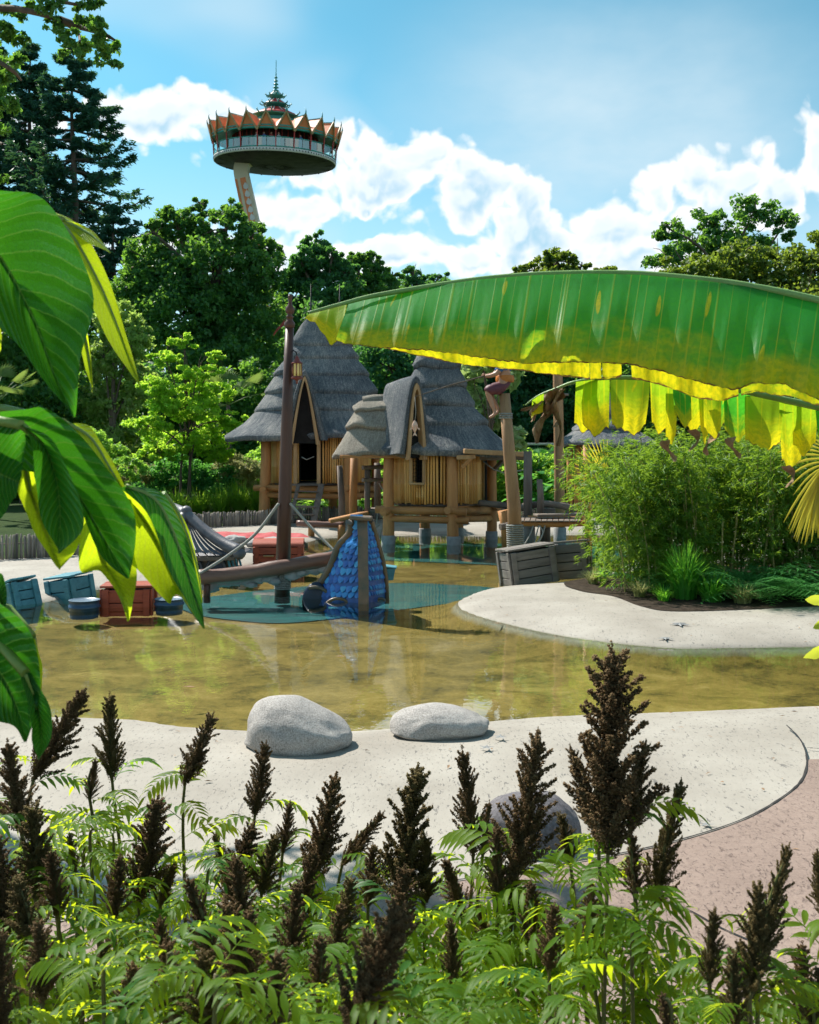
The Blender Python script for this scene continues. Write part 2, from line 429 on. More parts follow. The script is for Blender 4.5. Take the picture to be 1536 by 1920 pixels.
    # thatch: streaks run down the slope (uv: u round, v down)
    def thatch(name, stops):
     m, t, out = mat(name); uv = uvco(t); co = objco(t)
     st = t.noise(t.v('MULTIPLY', uv, (4, 190, 1)), 1.0, 5, .75, .25); bl = t.noise(co, 1.1, 4, .6); sp = t.noise(t.v('MULTIPLY', co, (1, 1, .55)), 42, 4, .8)
     fac = t.m('ADD', t.m('MULTIPLY', st, .4), t.m('ADD', t.m('MULTIPLY', bl, .3), t.m('MULTIPLY', sp, .42)))
     col = t.ramp(fac, stops)
     principled(t, out, col, .9, t.m('ADD', t.m('MULTIPLY', st, 1.0), t.m('MULTIPLY', sp, 1.4)), 1.0, .05, .15)
    thatch('thatch', [(.38, (.025, .034, .046)), (.47, (.095, .112, .135)), (.555, (.19, .205, .22)), (.66, (.44, .42, .39))])
    thatch('thatch_tan', [(.36, (.07, .065, .055)), (.46, (.20, .18, .15)), (.55, (.34, .30, .25)), (.66, (.55, .49, .40))])
    # stone boulders
    m, t, out = mat('granite'); co = objco(t)
    vo = t.add('ShaderNodeTexVoronoi'); vo.inputs['Scale'].default_value = 85; t.link(co, vo.inputs['Vector'])
    sp = t.noise(co, 110, 3, .7); big = t.noise(co, 3, 4)
    col = t.ramp(t.m('ADD', t.m('MULTIPLY', sp, .7), t.m('MULTIPLY', big, .3)), [(.30, (.085, .075, .07)), (.45, (.28, .255, .235)), (.6, (.43, .40, .37)), (.75, (.60, .56, .50))])
    col = t.mix(t.maprange(vo.outputs['Distance'], .0, .25, .5, 0), col, (.14, .13, .14))
    principled(t, out, col, .8, t.m('ADD', sp, t.noise(co, 30, 5)), .5, .006, .3)
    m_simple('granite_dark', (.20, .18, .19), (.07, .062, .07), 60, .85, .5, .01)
    # soil
    m, t, out = mat('soil'); co = posco(t); n = t.noise(co, 9, 6, .7)
    principled(t, out, t.ramp(n, [(.3, (.022, .016, .011)), (.7, (.075, .055, .04))]), .95, t.noise(co, 40, 5, .7), .9, .03, .1)
    m, t, out = mat('meadow'); co = posco(t); n = t.noise(co, 2.2, 6, .7)
    principled(t, out, t.ramp(n, [(.3, (.016, .035, .008)), (.7, (.045, .075, .018))]), .95, t.noise(co, 25, 5, .7), .8, .05, .1)
    # stamped pavement (pinkish)
    m, t, out = mat('pavement'); co = posco(t); n = t.noise(co, 2.0, 5, .6); n2 = t.noise(co, 30, 5, .75)
    n3 = t.noise(t.v('MULTIPLY', co, (1, .5, 1)), 45, 6, .8, 1.2); scr = t.maprange(n3, .56, .62, 0, .8)
    col = t.mix(t.maprange(n, .3, .7), (.225, .16, .13), (.30, .22, .18)); col = t.mix(t.maprange(n2, .45, .75, 0, .6), col, (.175, .12, .098))
    col = t.mix(scr, col, (.10, .06, .052))
    principled(t, out, col, .7, t.m('ADD', t.m('MULTIPLY', t.m('SUBTRACT', 1., scr), .6), n2), .6, .01, .3)
    m_simple('joint_dark', (.035, .03, .028), None, 20, .9)
    # beach sheet: dry pale concrete sand outside the water line, ochre algae-stained floor inside (attribute shore = metres from the water line)
    m, t, out = mat('beach'); co = posco(t); at = t.add('ShaderNodeAttribute'); at.attribute_name = 'shore'; sh = at.outputs['Fac']
    n1 = t.noise(co, 1.3, 5, .6); n2 = t.noise(t.v('MULTIPLY', co, (1, .45, 1)), 24, 5, .75); n3 = t.noise(t.v('MULTIPLY', co, (1, .35, 1)), 60, 4, .7)
    sand = t.mix(t.maprange(n1, .3, .7), (.255, .226, .19), (.36, .328, .283))
    sand = t.mix(t.maprange(n2, .58, .72, 0, .55), sand, (.27, .245, .21))
    pit = t.m('MAXIMUM', t.maprange(n3, .60, .65, 0, .85), t.maprange(t.noise(t.v('MULTIPLY', co, (1, .3, 1)), 22, 3, .6), .66, .70, 0, .8)); sand = t.mix(pit, sand, (.13, .12, .11))
    shn = t.m('ADD', sh, t.m('MULTIPLY', t.m('SUBTRACT', t.noise(co, 5, 5, .7), .5), .10))
    wet = t.mix(t.maprange(shn, -.02, .10), (.26, .22, .15), sand)
    s1 = t.noise(t.v('MULTIPLY', co, (.8, 1.0, 1)), 1.8, 6, .7, .8); s2 = t.noise(t.v('MULTIPLY', co, (.8, 1.0, 1)), 16, 6, .8, .6)
    floor = t.ramp(t.m('ADD', t.m('MULTIPLY', s1, .65), t.m('MULTIPLY', s2, .4)), [(.40, (.09, .064, .012)), (.49, (.235, .165, .034)), (.58, (.35, .24, .06)), (.70, (.48, .35, .13))])
    rim = t.mix(t.maprange(shn, -.10, -.02), floor, (.44, .42, .385))
    col = t.mix(t.maprange(shn, -.03, -.01), rim, sand)
    principled(t, out, col, .8, t.m('ADD', t.m('MULTIPLY', n2, .6), t.m('MULTIPLY', t.m('SUBTRACT', 1., pit), .6)), .5, .014, .3)
    m, t, out = mat('pool_paint'); co = posco(t); n = t.noise(t.v('MULTIPLY', co, (.5, 2, 1)), 3, 5, .65)
    principled(t, out, t.ramp(n, [(.3, (.002, .085, .125)), (.55, (.004, .165, .21)), (.8, (.02, .26, .28))]), .7)
    # water: clear, mirror by angle, with small ripples
    m, t, out = mat('water'); co = posco(t)
    h = t.m('ADD', t.noise(t.v('MULTIPLY', co, (1, .6, 1)), 5, 3, .5), t.m('MULTIPLY', t.noise(t.v('MULTIPLY', co, (1, .6, 1)), 22, 3, .5), .25))
    bp = t.add('ShaderNodeBump'); bp.inputs['Strength'].default_value = .045; bp.inputs['Distance'].default_value = .03; t.link(h, bp.inputs['Height'])
    gl = t.add('ShaderNodeBsdfGlossy'); gl.inputs['Roughness'].default_value = .015; t.link(bp.outputs[0], gl.inputs['Normal'])
    tp = t.add('ShaderNodeBsdfTransparent'); tp.inputs[0].default_value = (.90, .93, .84, 1)
    lw = t.add('ShaderNodeLayerWeight'); lw.inputs['Blend'].default_value = .5; t.link(bp.outputs[0], lw.inputs['Normal'])
    fres = t.m('ADD', .035, t.m('MULTIPLY', t.m('POWER', lw.outputs['Facing'], 3.3), .95), clamp=True)      # Schlick: mirror at grazing angles, clear from above and below
    mx = t.add('ShaderNodeMixShader'); t.link(fres, mx.inputs[0]); t.link(tp.outputs[0], mx.inputs[1]); t.link(gl.outputs[0], mx.inputs[2]); t.link(mx.outputs[0], out.inputs[0])
    # fence stakes
    m, t, out = mat('stakes'); geo = t.add('ShaderNodeNewGeometry'); ri = geo.outputs['Random Per Island']
    n = t.noise(t.v('MULTIPLY', geo.outputs['Position'], (1, 1, .15)), 30, 4)
    col = t.ramp(ri, [(0, (.09, .08, .07)), (.5, (.23, .20, .17)), (1, (.42, .36, .30))])
    principled(t, out, t.mix(t.m('MULTIPLY', n, .5), col, (.10, .09, .085)), .85)
    # tower
    m_simple('tower_green', (.045, .34, .27), (.03, .2, .17), 1.5, .4); m_simple('tower_orange', (.80, .26, .09), (.62, .17, .055), 1.2, .55)
    m_simple('tower_red', (.55, .045, .035), (.38, .03, .025), 1.2, .5); m_simple('tower_gold', (.50, .32, .12), (.2, .15, .07), 2, .45)
    m_simple('tower_white', (.70, .66, .60), (.55, .52, .48), 1.5, .5); m_simple('tower_dark', (.022, .017, .022), (.012, .010, .014), 1, .6)
    m_simple('tower_maroon', (.09, .02, .018), None, 1, .6); m_simple('tower_cream', (.68, .56, .36), (.52, .45, .33), .6, .5)
    m, t, out = mat('tower_glass'); gl = t.add('ShaderNodeBsdfGlossy'); gl.inputs[0].default_value = (.8, .95, .9, 1); gl.inputs[1].default_value = .05
    tp = t.add('ShaderNodeBsdfTransparent'); tp.inputs[0].default_value = (.55, .82, .75, 1)
    mx = t.add('ShaderNodeMixShader'); mx.inputs[0].default_value = .25; t.link(tp.outputs[0], mx.inputs[1]); t.link(gl.outputs[0], mx.inputs[2]); t.link(mx.outputs[0], out.inputs[0])
    for nm, c in (('clothes_a', (.5, .5, .5)), ('clothes_b', (.1, .15, .4)), ('clothes_c', (.45, .08, .06))): m_simple(nm, c, None, 2, .8)
    # foliage
    m_leaf('leaf_oak', [(0.017, 0.078, 0.038), (0.044, 0.147, 0.045), (0.095, 0.224, 0.052)], (0.276, 0.552, 0.052), 0.46)
    m_leaf('leaf_oak_b', [(0.022, 0.100, 0.054), (0.046, 0.154, 0.065), (0.090, 0.226, 0.082)], (0.216, 0.504, 0.072), 0.44)
    m_leaf('leaf_dark', [(0.014, 0.079, 0.056), (0.032, 0.136, 0.070), (0.070, 0.199, 0.074)], (0.187, 0.468, 0.070), 0.42)
    m_leaf('leaf_autumn', [(.035, .085, .02), (.075, .14, .024), (.14, .17, .03)], (.34, .46, .04), .48)
    m_leaf('leaf_locust', [(0.095, 0.253, 0.024), (0.158, 0.380, 0.032), (0.253, 0.474, 0.047)], (0.664, 0.980, 0.078), 0.58)
    m_leaf('leaf_shrub', [(0.064, 0.186, 0.033), (0.112, 0.281, 0.044), (0.206, 0.354, 0.084)], (0.522, 0.857, 0.094), 0.52)
    m_leaf('leaf_flower', [(0.093, 0.205, 0.046), (0.186, 0.317, 0.074), (0.410, 0.447, 0.205)], (0.597, 0.819, 0.149), 0.52)
    m_leaf('leaf_conifer', [(0.013, 0.074, 0.067), (0.026, 0.115, 0.083), (0.062, 0.157, 0.074)], (0.104, 0.250, 0.062), 0.3)
    m_leaf('leaf_grass', [(0.060, 0.156, 0.014), (0.108, 0.240, 0.022), (0.192, 0.324, 0.036)], (0.432, 0.672, 0.048), 0.5)
    m_leaf('leaf_straw', [(0.144, 0.180, 0.048), (0.264, 0.288, 0.096), (0.456, 0.432, 0.192)], (0.600, 0.600, 0.240), .4)
    m_leaf('leaf_bamboo', [(0.028, 0.095, 0.014), (0.056, 0.157, 0.018), (0.146, 0.258, 0.034)], (0.381, 0.582, 0.039), 0.46)
    m_leaf('leaf_fern', [(0.024, 0.137, 0.044), (0.050, 0.214, 0.054), (0.087, 0.292, 0.058)], (0.273, 0.702, 0.098), 0.42)
    m_leaf('leaf_tuft', [(0.034, 0.170, 0.020), (0.060, 0.255, 0.031), (0.102, 0.340, 0.037)], (0.340, 0.782, 0.051), 0.45)
    m_leaf('leaf_pale', [(.10, .22, .03), (.30, .42, .16), (.62, .68, .45)], (.5, .66, .2), .45)
    m_leaf('leaf_spirea', [(.022, .085, .010), (.05, .135, .012), (.11, .20, .016)], (.70, .82, .02), .54, .5, .2, 2.2)
    m_leaf('leaf_spirea_old', [(.018, .08, .014), (.035, .12, .02), (.07, .16, .022)], (.34, .56, .03), .46, .45, .25, 2.2)
    m_leaf('leaf_spirea_yellow', [(.10, .16, .02), (.20, .22, .025), (.26, .20, .04)], (.62, .60, .04), .5, .5, .3, 2.2)
    m_leaf('seed_olive', [(.07, .05, .02), (.14, .10, .04), (.30, .24, .10)], (.34, .26, .07), .3, .75, .15, 8)
    m_leaf('leaf_palm', [(.20, .20, .02), (.42, .34, .03), (.60, .50, .06)], (.7, .6, .05), .45)
    m_leaf('leaf_fan', [(.06, .13, .03), (.10, .18, .05), (.20, .26, .10)], (.3, .42, .08), .4)
    m_leaf('leaf_fig', [(.20, .26, .02), (.32, .36, .03), (.42, .44, .06)], (.7, .75, .06), .5)
    m_leaf('seed_brown', [(.07, .042, .02), (.15, .095, .045), (.32, .22, .11)], (.32, .2, .07), .28, .75, .15, 8)
    m_simple('spirea_stem', (.12, .13, .03), (.09, .06, .03), 12, .6); m_simple('cane_yellow', (.36, .30, .10), (.2, .22, .06), 5, .5, stretch=(1, 1, .3))
    m_simple('leaf_stalk', (.20, .30, .06), (.14, .22, .04), 9, .45)
    # large near leaves: veins follow uv (u along the midrib, v across, .5 = midrib)
    def big_leaf(name, c1, c2, vein, trans, tmix, side=16, rough=.38):
        m, t, out = mat(name); uv = uvco(t); sp = t.add('ShaderNodeSeparateXYZ'); t.link(uv, sp.inputs[0]); u, v = sp.outputs[0], sp.outputs[1]
        av = t.m('ABSOLUTE', t.m('SUBTRACT', v, .5)); wob = t.noise(uv, 6, 3)
        ph = t.m('ADD', t.m('SUBTRACT', t.m('MULTIPLY', u, side), t.m('MULTIPLY', av, 5.5)), t.m('MULTIPLY', wob, .5))
        sv = t.m('ABSOLUTE', t.m('SUBTRACT', t.m('FRACT', ph), .5))            # 0 in the vein
        vein_m = t.maprange(sv, .0, .07, 1, 0, True); mid = t.maprange(av, .0, .016, 1, 0, True)
        n = t.noise(objco(t), 14, 5, .6); net = t.add('ShaderNodeTexVoronoi', feature='DISTANCE_TO_EDGE'); net.inputs['Scale'].default_value = 150
        t.link(objco(t), net.inputs['Vector']); nt = t.maprange(net.outputs['Distance'], 0, .12)
        col = t.mix(t.maprange(n, .3, .7), c1, c2); col = t.mix(t.maprange(t.noise(objco(t), 22, 5, .7), .60, .72, 0, .55), col, tuple(x * 1.3 for x in vein)); vm = t.m('MAXIMUM', vein_m, mid)
        col = t.mix(vm, col, vein); h = t.m('ADD', t.m('MULTIPLY', t.maprange(sv, 0, .5, 0, 1, True), 1.2), t.m('MULTIPLY', nt, .10))
        b = principled(t, None, col, rough, h, .8, .01, .45)
        tr = t.add('ShaderNodeBsdfTranslucent'); tc = t.mix(t.m('MULTIPLY', vm, .6), trans, tuple(x * .8 for x in vein)); tc = t.mix(t.m('MULTIPLY', t.m('SUBTRACT', 1., nt), .25), tc, c1); t.link(tc, tr.inputs[0])
        mx = t.add('ShaderNodeMixShader'); mx.inputs[0].default_value = tmix; t.link(b.outputs[0], mx.inputs[1]); t.link(tr.outputs[0], mx.inputs[2]); t.link(mx.outputs[0], out.inputs[0])
    big_leaf('big_leaf_green', (.008, .085, .012), (.016, .14, .018), (.24, .46, .06), (.10, .45, .015), .34)
    big_leaf('big_leaf_lime', (.16, .30, .012), (.24, .38, .016), (.55, .60, .06), (.70, .88, .015), .60)
    # banana: fine parallel side veins, yellowing towards the torn margin (v = 1)
    def banana(name, green1, green2, yellow, trans_g, trans_y, y0, y1, tmix):
        m, t, out = mat(name); uv = uvco(t); sp = t.add('ShaderNodeSeparateXYZ'); t.link(uv, sp.inputs[0]); u, v = sp.outputs[0], sp.outputs[1]
        lon = t.v('MULTIPLY', uv, (1, .10, 1)); fine = t.noise(lon, 170, 3, .6); band = t.noise(lon, 16, 4, .6); 
        ph = t.m('ABSOLUTE', t.m('SUBTRACT', t.m('FRACT', t.m('ADD', t.m('MULTIPLY', u, 52), t.m('MULTIPLY', t.noise(t.v('MULTIPLY', uv, (1, 0, 1)), 22, 3, .6), 3.2))), .5)); rib = t.maprange(ph, 0, .07, .5, 0, True)
        yn = t.m('ADD', v, t.m('MULTIPLY', t.m('SUBTRACT', t.noise(t.v('MULTIPLY', uv, (1, .35, 1)), 12, 4, .6), .5), .9))
        yf = t.maprange(yn, y0, y1, 0, 1, True)
        streak = t.maprange(t.noise(t.v('MULTIPLY', uv, (1, .03, 1)), 60, 1), .69, .72, 0, .8)
        col = t.mix(t.maprange(band, .3, .7), green1, green2); col = t.mix(t.maprange(fine, .35, .65, 0, .6), col, tuple(x * 1.9 for x in green2))
        yf = t.m('MAXIMUM', yf, streak)
        col = t.mix(yf, col, yellow); col = t.mix(rib, col, tuple(x * 1.5 for x in green2))
        edge = t.maprange(t.m('ADD', v, t.m('MULTIPLY', t.m('SUBTRACT', t.noise(uv, 45, 4, .7), .5), .12)), .982, .996)
        col = t.mix(edge, col, (.16, .075, .03))
        b = principled(t, None, col, .5, t.m('ADD', t.m('MULTIPLY', fine, .5), rib), .22, .006, .25)
        tr = t.add('ShaderNodeBsdfTranslucent'); tc = t.mix(yf, trans_g, trans_y); tc = t.mix(t.maprange(fine, .42, .60, 0, .55), tc, tuple(x * .6 for x in trans_g)); tc = t.mix(t.m('MULTIPLY', rib, 1.4), tc, trans_y); tc = t.mix(edge, tc, (.12, .05, .02)); t.link(tc, tr.inputs[0])
        mx = t.add('ShaderNodeMixShader'); mx.inputs[0].default_value = tmix; t.link(b.outputs[0], mx.inputs[1]); t.link(tr.outputs[0], mx.inputs[2]); t.link(mx.outputs[0], out.inputs[0])
    banana('banana_green', (.010, .10, .020), (.020, .17, .030), (.38, .34, .015), (.10, .58, .03), (.80, .70, .01), .48, 1.12, .50)
    banana('banana_yellow', (.12, .26, .015), (.24, .36, .02), (.60, .52, .02), (.36, .58, .015), (.82, .68, .01), .25, .85, .58)
    m_simple('banana_rib', (.22, .36, .10), (.15, .26, .06), 14, .4); m_simple('dead_leaf', (.22, .115, .05), (.40, .27, .17), 22, .85, .6)
make_materials()
M = MATS
# ------------------------------------------------------------------ the setting
WL = 0.0                                        # water level
POOL_PX = [(80, 1128), (170, 1106), (290, 1090), (380, 1082), (450, 1066), (505, 1046), (560, 1022), (620, 1007), (700, 1003), (800, 1002), (950, 1002), (1100, 1000),
           (1240, 1004), (1210, 1035), (1150, 1072), (1050, 1093), (930, 1103), (872, 1121), (858, 1137), (900, 1156), (1000, 1181), (1100, 1198), (1250, 1213), (1400, 1213), (1536, 1211),
           (1900, 1204), (2500, 1235), (2500, 1290), (1900, 1310), (1536, 1325), (1300, 1335), (1050, 1344), (930, 1353), (700, 1370), (560, 1375), (420, 1369), (330, 1362), (250, 1351),
           (100, 1346), (-200, 1340), (-700, 1300), (-900, 1220), (-500, 1150), (-120, 1135)]
POOL = np.array([(p.x, p.y) for p in catmull([G(x, y) for x, y in POOL_PX], 420, True)])
def inside(poly, pts):
    x, y = pts[:, 0], pts[:, 1]; c = np.zeros(len(pts), bool)
    a = poly; b = np.roll(poly, -1, 0)
    for (x1, y1), (x2, y2) in zip(a, b):
        k = (y1 > y) != (y2 > y)
        with np.errstate(divide='ignore', invalid='ignore'): c ^= k & (x < (x2 - x1) * (y - y1) / (y2 - y1) + x1)
    return c
def sdist(poly, pts):
    d = np.full(len(pts), 1e9); a = poly; b = np.roll(poly, -1, 0)
    for p, q in zip(a, b):
        e = q - p; L = e @ e + 1e-12; t = np.clip(((pts - p) @ e) / L, 0, 1)
        d = np.minimum(d, np.hypot(pts[:, 0] - p[0] - t * e[0], pts[:, 1] - p[1] - t * e[1]))
    return np.where(inside(poly, pts), -d, d)
def hfun(sd): return np.where(sd > 0, .12 * (1 - np.exp(-np.maximum(sd, 0) / .45)) + .006, -.20 * (1 - np.exp(-np.maximum(-sd, 0) / .17)))

def build_ground():
    me = np_mesh('ground', [(-1500, -60, -.5), (1500, -60, -.5), (1500, 2500, -.5), (-1500, 2500, -.5)], [(0, 1, 2, 3)], M['meadow'])
    props(link('ground', me), kind='structure')
    xs = np.concatenate([[-60, -40, -28], np.linspace(-20, -7, 60), np.arange(-6.9, 7.4, .075), np.linspace(7.5, 20, 60), [28, 40, 60]])
    ys = np.concatenate([[-12, -6], np.arange(-1, 6, .12), np.arange(6, 16.5, .075), np.arange(16.5, 33, .2), [36, 42, 52, 70, 95]])
    gx, gy = np.meshgrid(xs, ys); pts = np.stack([gx.ravel(), gy.ravel()], 1)
    sd = sdist(POOL, pts); z = hfun(sd)
    border = (np.abs(pts[:, 0]) > 55) | (pts[:, 1] < -10) | (pts[:, 1] > 90); z[border] = -.6
    nx, ny = len(xs), len(ys); i = np.arange(ny - 1)[:, None] * nx + np.arange(nx - 1)[None]; i = i.ravel()
    me = np_mesh('sand_beach', np.column_stack([pts, z]), np.stack([i, i + 1, i + 1 + nx, i + nx], 1), M['beach'], True)
    a = me.attributes.new('shore', 'FLOAT', 'POINT'); a.data.foreach_set('value', sd.astype(np.float32))
    props(link('sand_beach', me), kind='structure')
    mn, mx = POOL.min(0) - .4, POOL.max(0) + .4
    me = np_mesh('water', [(mn[0], mn[1], 0), (mx[0], mn[1], 0), (mx[0], mx[1], 0), (mn[0], mx[1], 0)], [(0, 1, 2, 3)], M['water'])
    props(link('water', me), kind='structure')

def sheet(name, poly, z, material, n=160, closed=True):
    pts = catmull([(x, y, 0) for x, y in poly], n, True) if closed else [Vector((x, y, 0)) for x, y in poly]
    bm = bmesh.new(); vs = [bm.verts.new((p.x, p.y, z)) for p in pts]; f = bm.faces.new(vs)
    if f.normal.z < 0: f.normal_flip()
    bmesh.ops.triangulate(bm, faces=bm.faces[:]); me = bpy.data.meshes.new(name); bm.to_mesh(me); bm.free(); me.materials.append(material)
    return props(link(name, me), kind='structure')
def gp(pts, z=0.0): return [tuple(G(x, y, z)[:2]) for x, y in pts]
build_ground()
# blue-green painted patches on the pool floor (the floor lies .2 m below the water; sheets 4 mm above it)
def floor_px(px, py): return G(px, py, -.187)[:2]
sheet('painted_pool_floor', [floor_px(*p) for p in ((330, 1128), (400, 1118), (520, 1104), (660, 1094), (800, 1094), (930, 1102), (960, 1108), (862, 1128), (790, 1138), (640, 1158), (520, 1168), (400, 1158), (350, 1146))], -.187, M['pool_paint'])
sheet('painted_pool_floor', [floor_px(*p) for p in ((560, 1034), (640, 1016), (760, 1010), (900, 1009), (1060, 1009), (1180, 1016), (1170, 1046), (1060, 1062), (900, 1058), (760, 1052), (640, 1048), (570, 1046))], -.186, M['pool_paint'])
# pink stamped pavement in the near right, with its joints
SEAM = [(1475, 1362), (1500, 1388), (1513, 1425), (1503, 1465), (1460, 1502), (1390, 1540), (1280, 1576), (1150, 1606), (980, 1635), (780, 1664), (540, 1695), (250, 1720), (-100, 1740)]
seam_w = [G(x, y, .13) for x, y in SEAM]
sx = catmull(seam_w[2:], 90)
pave_poly = [(p.x, p.y) for p in sx] + [(-4, 3.2), (-4, -4), (6, -4), (6, 6.1), (2.75, 6.1)]
bm_p = sheet('pavement', pave_poly, .134, M['pavement'], closed=False)
def joint(pts, n=80, w=.012):
    c = catmull(pts, n); mb = MB(); rows = []
    for i, p in enumerate(c):
        d = (c[min(i + 1, n - 1)] - c[max(i - 1, 0)]).normalized(); s = Vector((-d.y, d.x, 0)); ww = w * random.uniform(.6, 1.3)
        rows.append([Vector((p.x, p.y, .139)) - s * ww / 2, Vector((p.x, p.y, .139)) + s * ww / 2])
    mb.grid(rows, False); return mb.build('pavement_joint', M['joint_dark'], kind='structure')
joint(seam_w); joint([G(1513, 1404, .13), G(1560, 1406, .13), G(1700, 1400, .13)], 20)
joint([G(1250, 1690, .134), G(1300, 1712, .134), G(1360, 1745, .134), G(1480, 1790, .134), G(1600, 1800, .134)], 30, .008)
# soil beds
sheet('soil_bed', gp([(1058, 1097), (1110, 1086), (1170, 1078), (1300, 1062), (1536, 1050), (1900, 1060), (2000, 1120), (1750, 1140), (1536, 1141), (1400, 1147), (1260, 1150), (1200, 1140), (1150, 1122), (1090, 1112)], .1), .131, M['soil'])
sheet('soil_bed', [(-3.5, 3.35), (-1, 3.25), (.6, 3.1), (1.25, 2.9), (1.5, 2.0), (1.9, .5), (1.5, -1.5), (-3.5, -1.5)], .142, M['soil'])
FENCE_PX = [(-420, 1078), (-200, 1063), (0, 1050), (150, 1040), (270, 1012), (330, 996), (400, 989), (490, 985), (600, 979), (720, 974), (900, 970), (1060, 968), (1200, 968), (1400, 972), (1800, 990)]
FENCE = catmull([G(x, y, .12) for x, y in FENCE_PX], 700)
rows = []
for i, p in enumerate(FENCE[::7] + [FENCE[-1], Vector((60, 30, 0))]):
    q = p if i else Vector((-60, 16, 0)); rows.append([Vector((q.x, q.y + .08, .135)), Vector((q.x * 1.4, q.y + 25, .15)), Vector((q.x * 3, 86, .15))])
mb_ = MB().grid(rows, False); mb_.build('meadow', M['meadow'], kind='structure')

# low stake fence round the back of the beach: bays, each with its stakes
def build_fence():
    root = empty('stake_fence', FENCE[350], label='low fence of weathered grey wooden stakes along the back of the beach', cat='fence')
    bays = 14; step = len(FENCE) // bays
    for b in range(bays):
        seg = FENCE[b * step:(b + 1) * step + 1]; mb = MB(); L = 0; last = seg[0]
        dense = []
        for i in range(len(seg) - 1):
            d = (seg[i + 1] - seg[i]).length; k = max(1, int(d / .042))
            dense += [seg[i].lerp(seg[i + 1], j / k) for j in range(k)]
        for p in dense:
            h = .40 + .03 * math.sin(p.x * 1.7) + random.uniform(-.035, .035); r = random.uniform(.015, .023)
            q = p + Vector((random.uniform(-.012, .012), random.uniform(-.02, .02), 0))
            mb.tube([q - Vector((0, 0, .05)), q + Vector((random.uniform(-.02, .02), random.uniform(-.02, .02), h))], [r, r * .9], 5)
        mb.build('stakes', M['stakes'], root, kind='stuff')
        rail = MB().tube([p + Vector((0, .04, .28)) for p in seg[::6]] + [seg[-1] + Vector((0, .04, .28))], .014, 5); rail.build('rail', M['grey_wood_x'], root)
build_fence()

# boulders on the sand
def boulder(px0, px1, py_top, py_bot, zg, label, seed, squash=.8, lean=0.0):
    rr = random.Random(seed); base = G((px0 + px1) / 2, py_bot, zg); s = base.y / F
    w = (px1 - px0) * s; h = (py_bot - py_top) * s * 1.02; d = w * squash; c = Vector((base.x, base.y + d * .42, zg))
    bm = bmesh.new(); bmesh.ops.create_icosphere(bm, subdivisions=5, radius=1.0)
    from mathutils import noise as N
    off = Vector((seed * 3.1, seed * 1.7, 0))
    for v in bm.verts:
        p = v.co.copy(); n = N.noise(p * .9 + off) * .16 + N.noise(p * 2.1 + off) * .07 + N.noise(p * 6 + off) * .014 - .05 * max(0, N.noise(p * 3.3 - off))
        p *= 1 + n
        q = Vector((math.copysign(abs(p.x) ** .85, p.x), math.copysign(abs(p.y) ** .85, p.y), math.copysign(abs(p.z) ** .85, p.z)))
        z = q.z * h * .70 if q.z > 0 else q.z * h * .35
        if q.z > 0: z *= 1 + lean * q.x * (.8 if q.x > 0 else .25)
        v.co = (q.x * w * .5, q.y * d * .5, z + h * .18)
    me = bpy.data.meshes.new('boulder'); bm.to_mesh(me); bm.free()
    me.polygons.foreach_set('use_smooth', [True] * len(me.polygons)); me.materials.append(M['granite'])
    o = link('boulder', me); o.location = c; props(o, label, 'boulder', 'granite boulders on the sand'); return o
boulder(448, 650, 1320, 1418, .10, 'tall rounded pale granite boulder at the water edge, largest of three', 2, .85, -.75)
boulder(732, 920, 1330, 1387, .10, 'low flat grey granite boulder at the water edge', 5, .7, -.35)
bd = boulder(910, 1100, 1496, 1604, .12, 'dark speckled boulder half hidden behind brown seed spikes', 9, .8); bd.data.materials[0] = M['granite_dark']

# starfish set into the sand
def starfish(px, py, r, z, label, seed):
    rr = random.Random(seed); mb = MB(); c = G(px, py, z); a0 = rr.uniform(0, 6); top = mb.addv([c + Vector((0, 0, r * .22))]); ring = []
    for k in range(10):
        a = a0 + k * math.pi / 5; rad = r * (rr.uniform(.85, 1.1) if k % 2 == 0 else .3); ring.append(c + Vector((math.cos(a) * rad, math.sin(a) * rad, .008)))
    b = mb.addv(ring)
    for k in range(10): mb.face((top, b + k, b + (k + 1) % 10))
    mb.build('starfish', M['concrete_collar'], label=label, cat='starfish', group='starfish cast into the sand')
starfish(1275, 1172, .13, .105, 'dark five-armed starfish on the sand below the grass tuft', 1)
starfish(1248, 1198, .09, .05, 'small starfish beside the water edge of the sand spit', 2)
starfish(938, 1383, .06, .125, 'starfish just right of the low flat boulder', 3)
starfish(912, 1403, .06, .13, 'starfish in front of the right end of the low flat boulder', 4)
starfish(1325, 1548, .045, .13, 'small starfish near the curved pavement joint', 5)
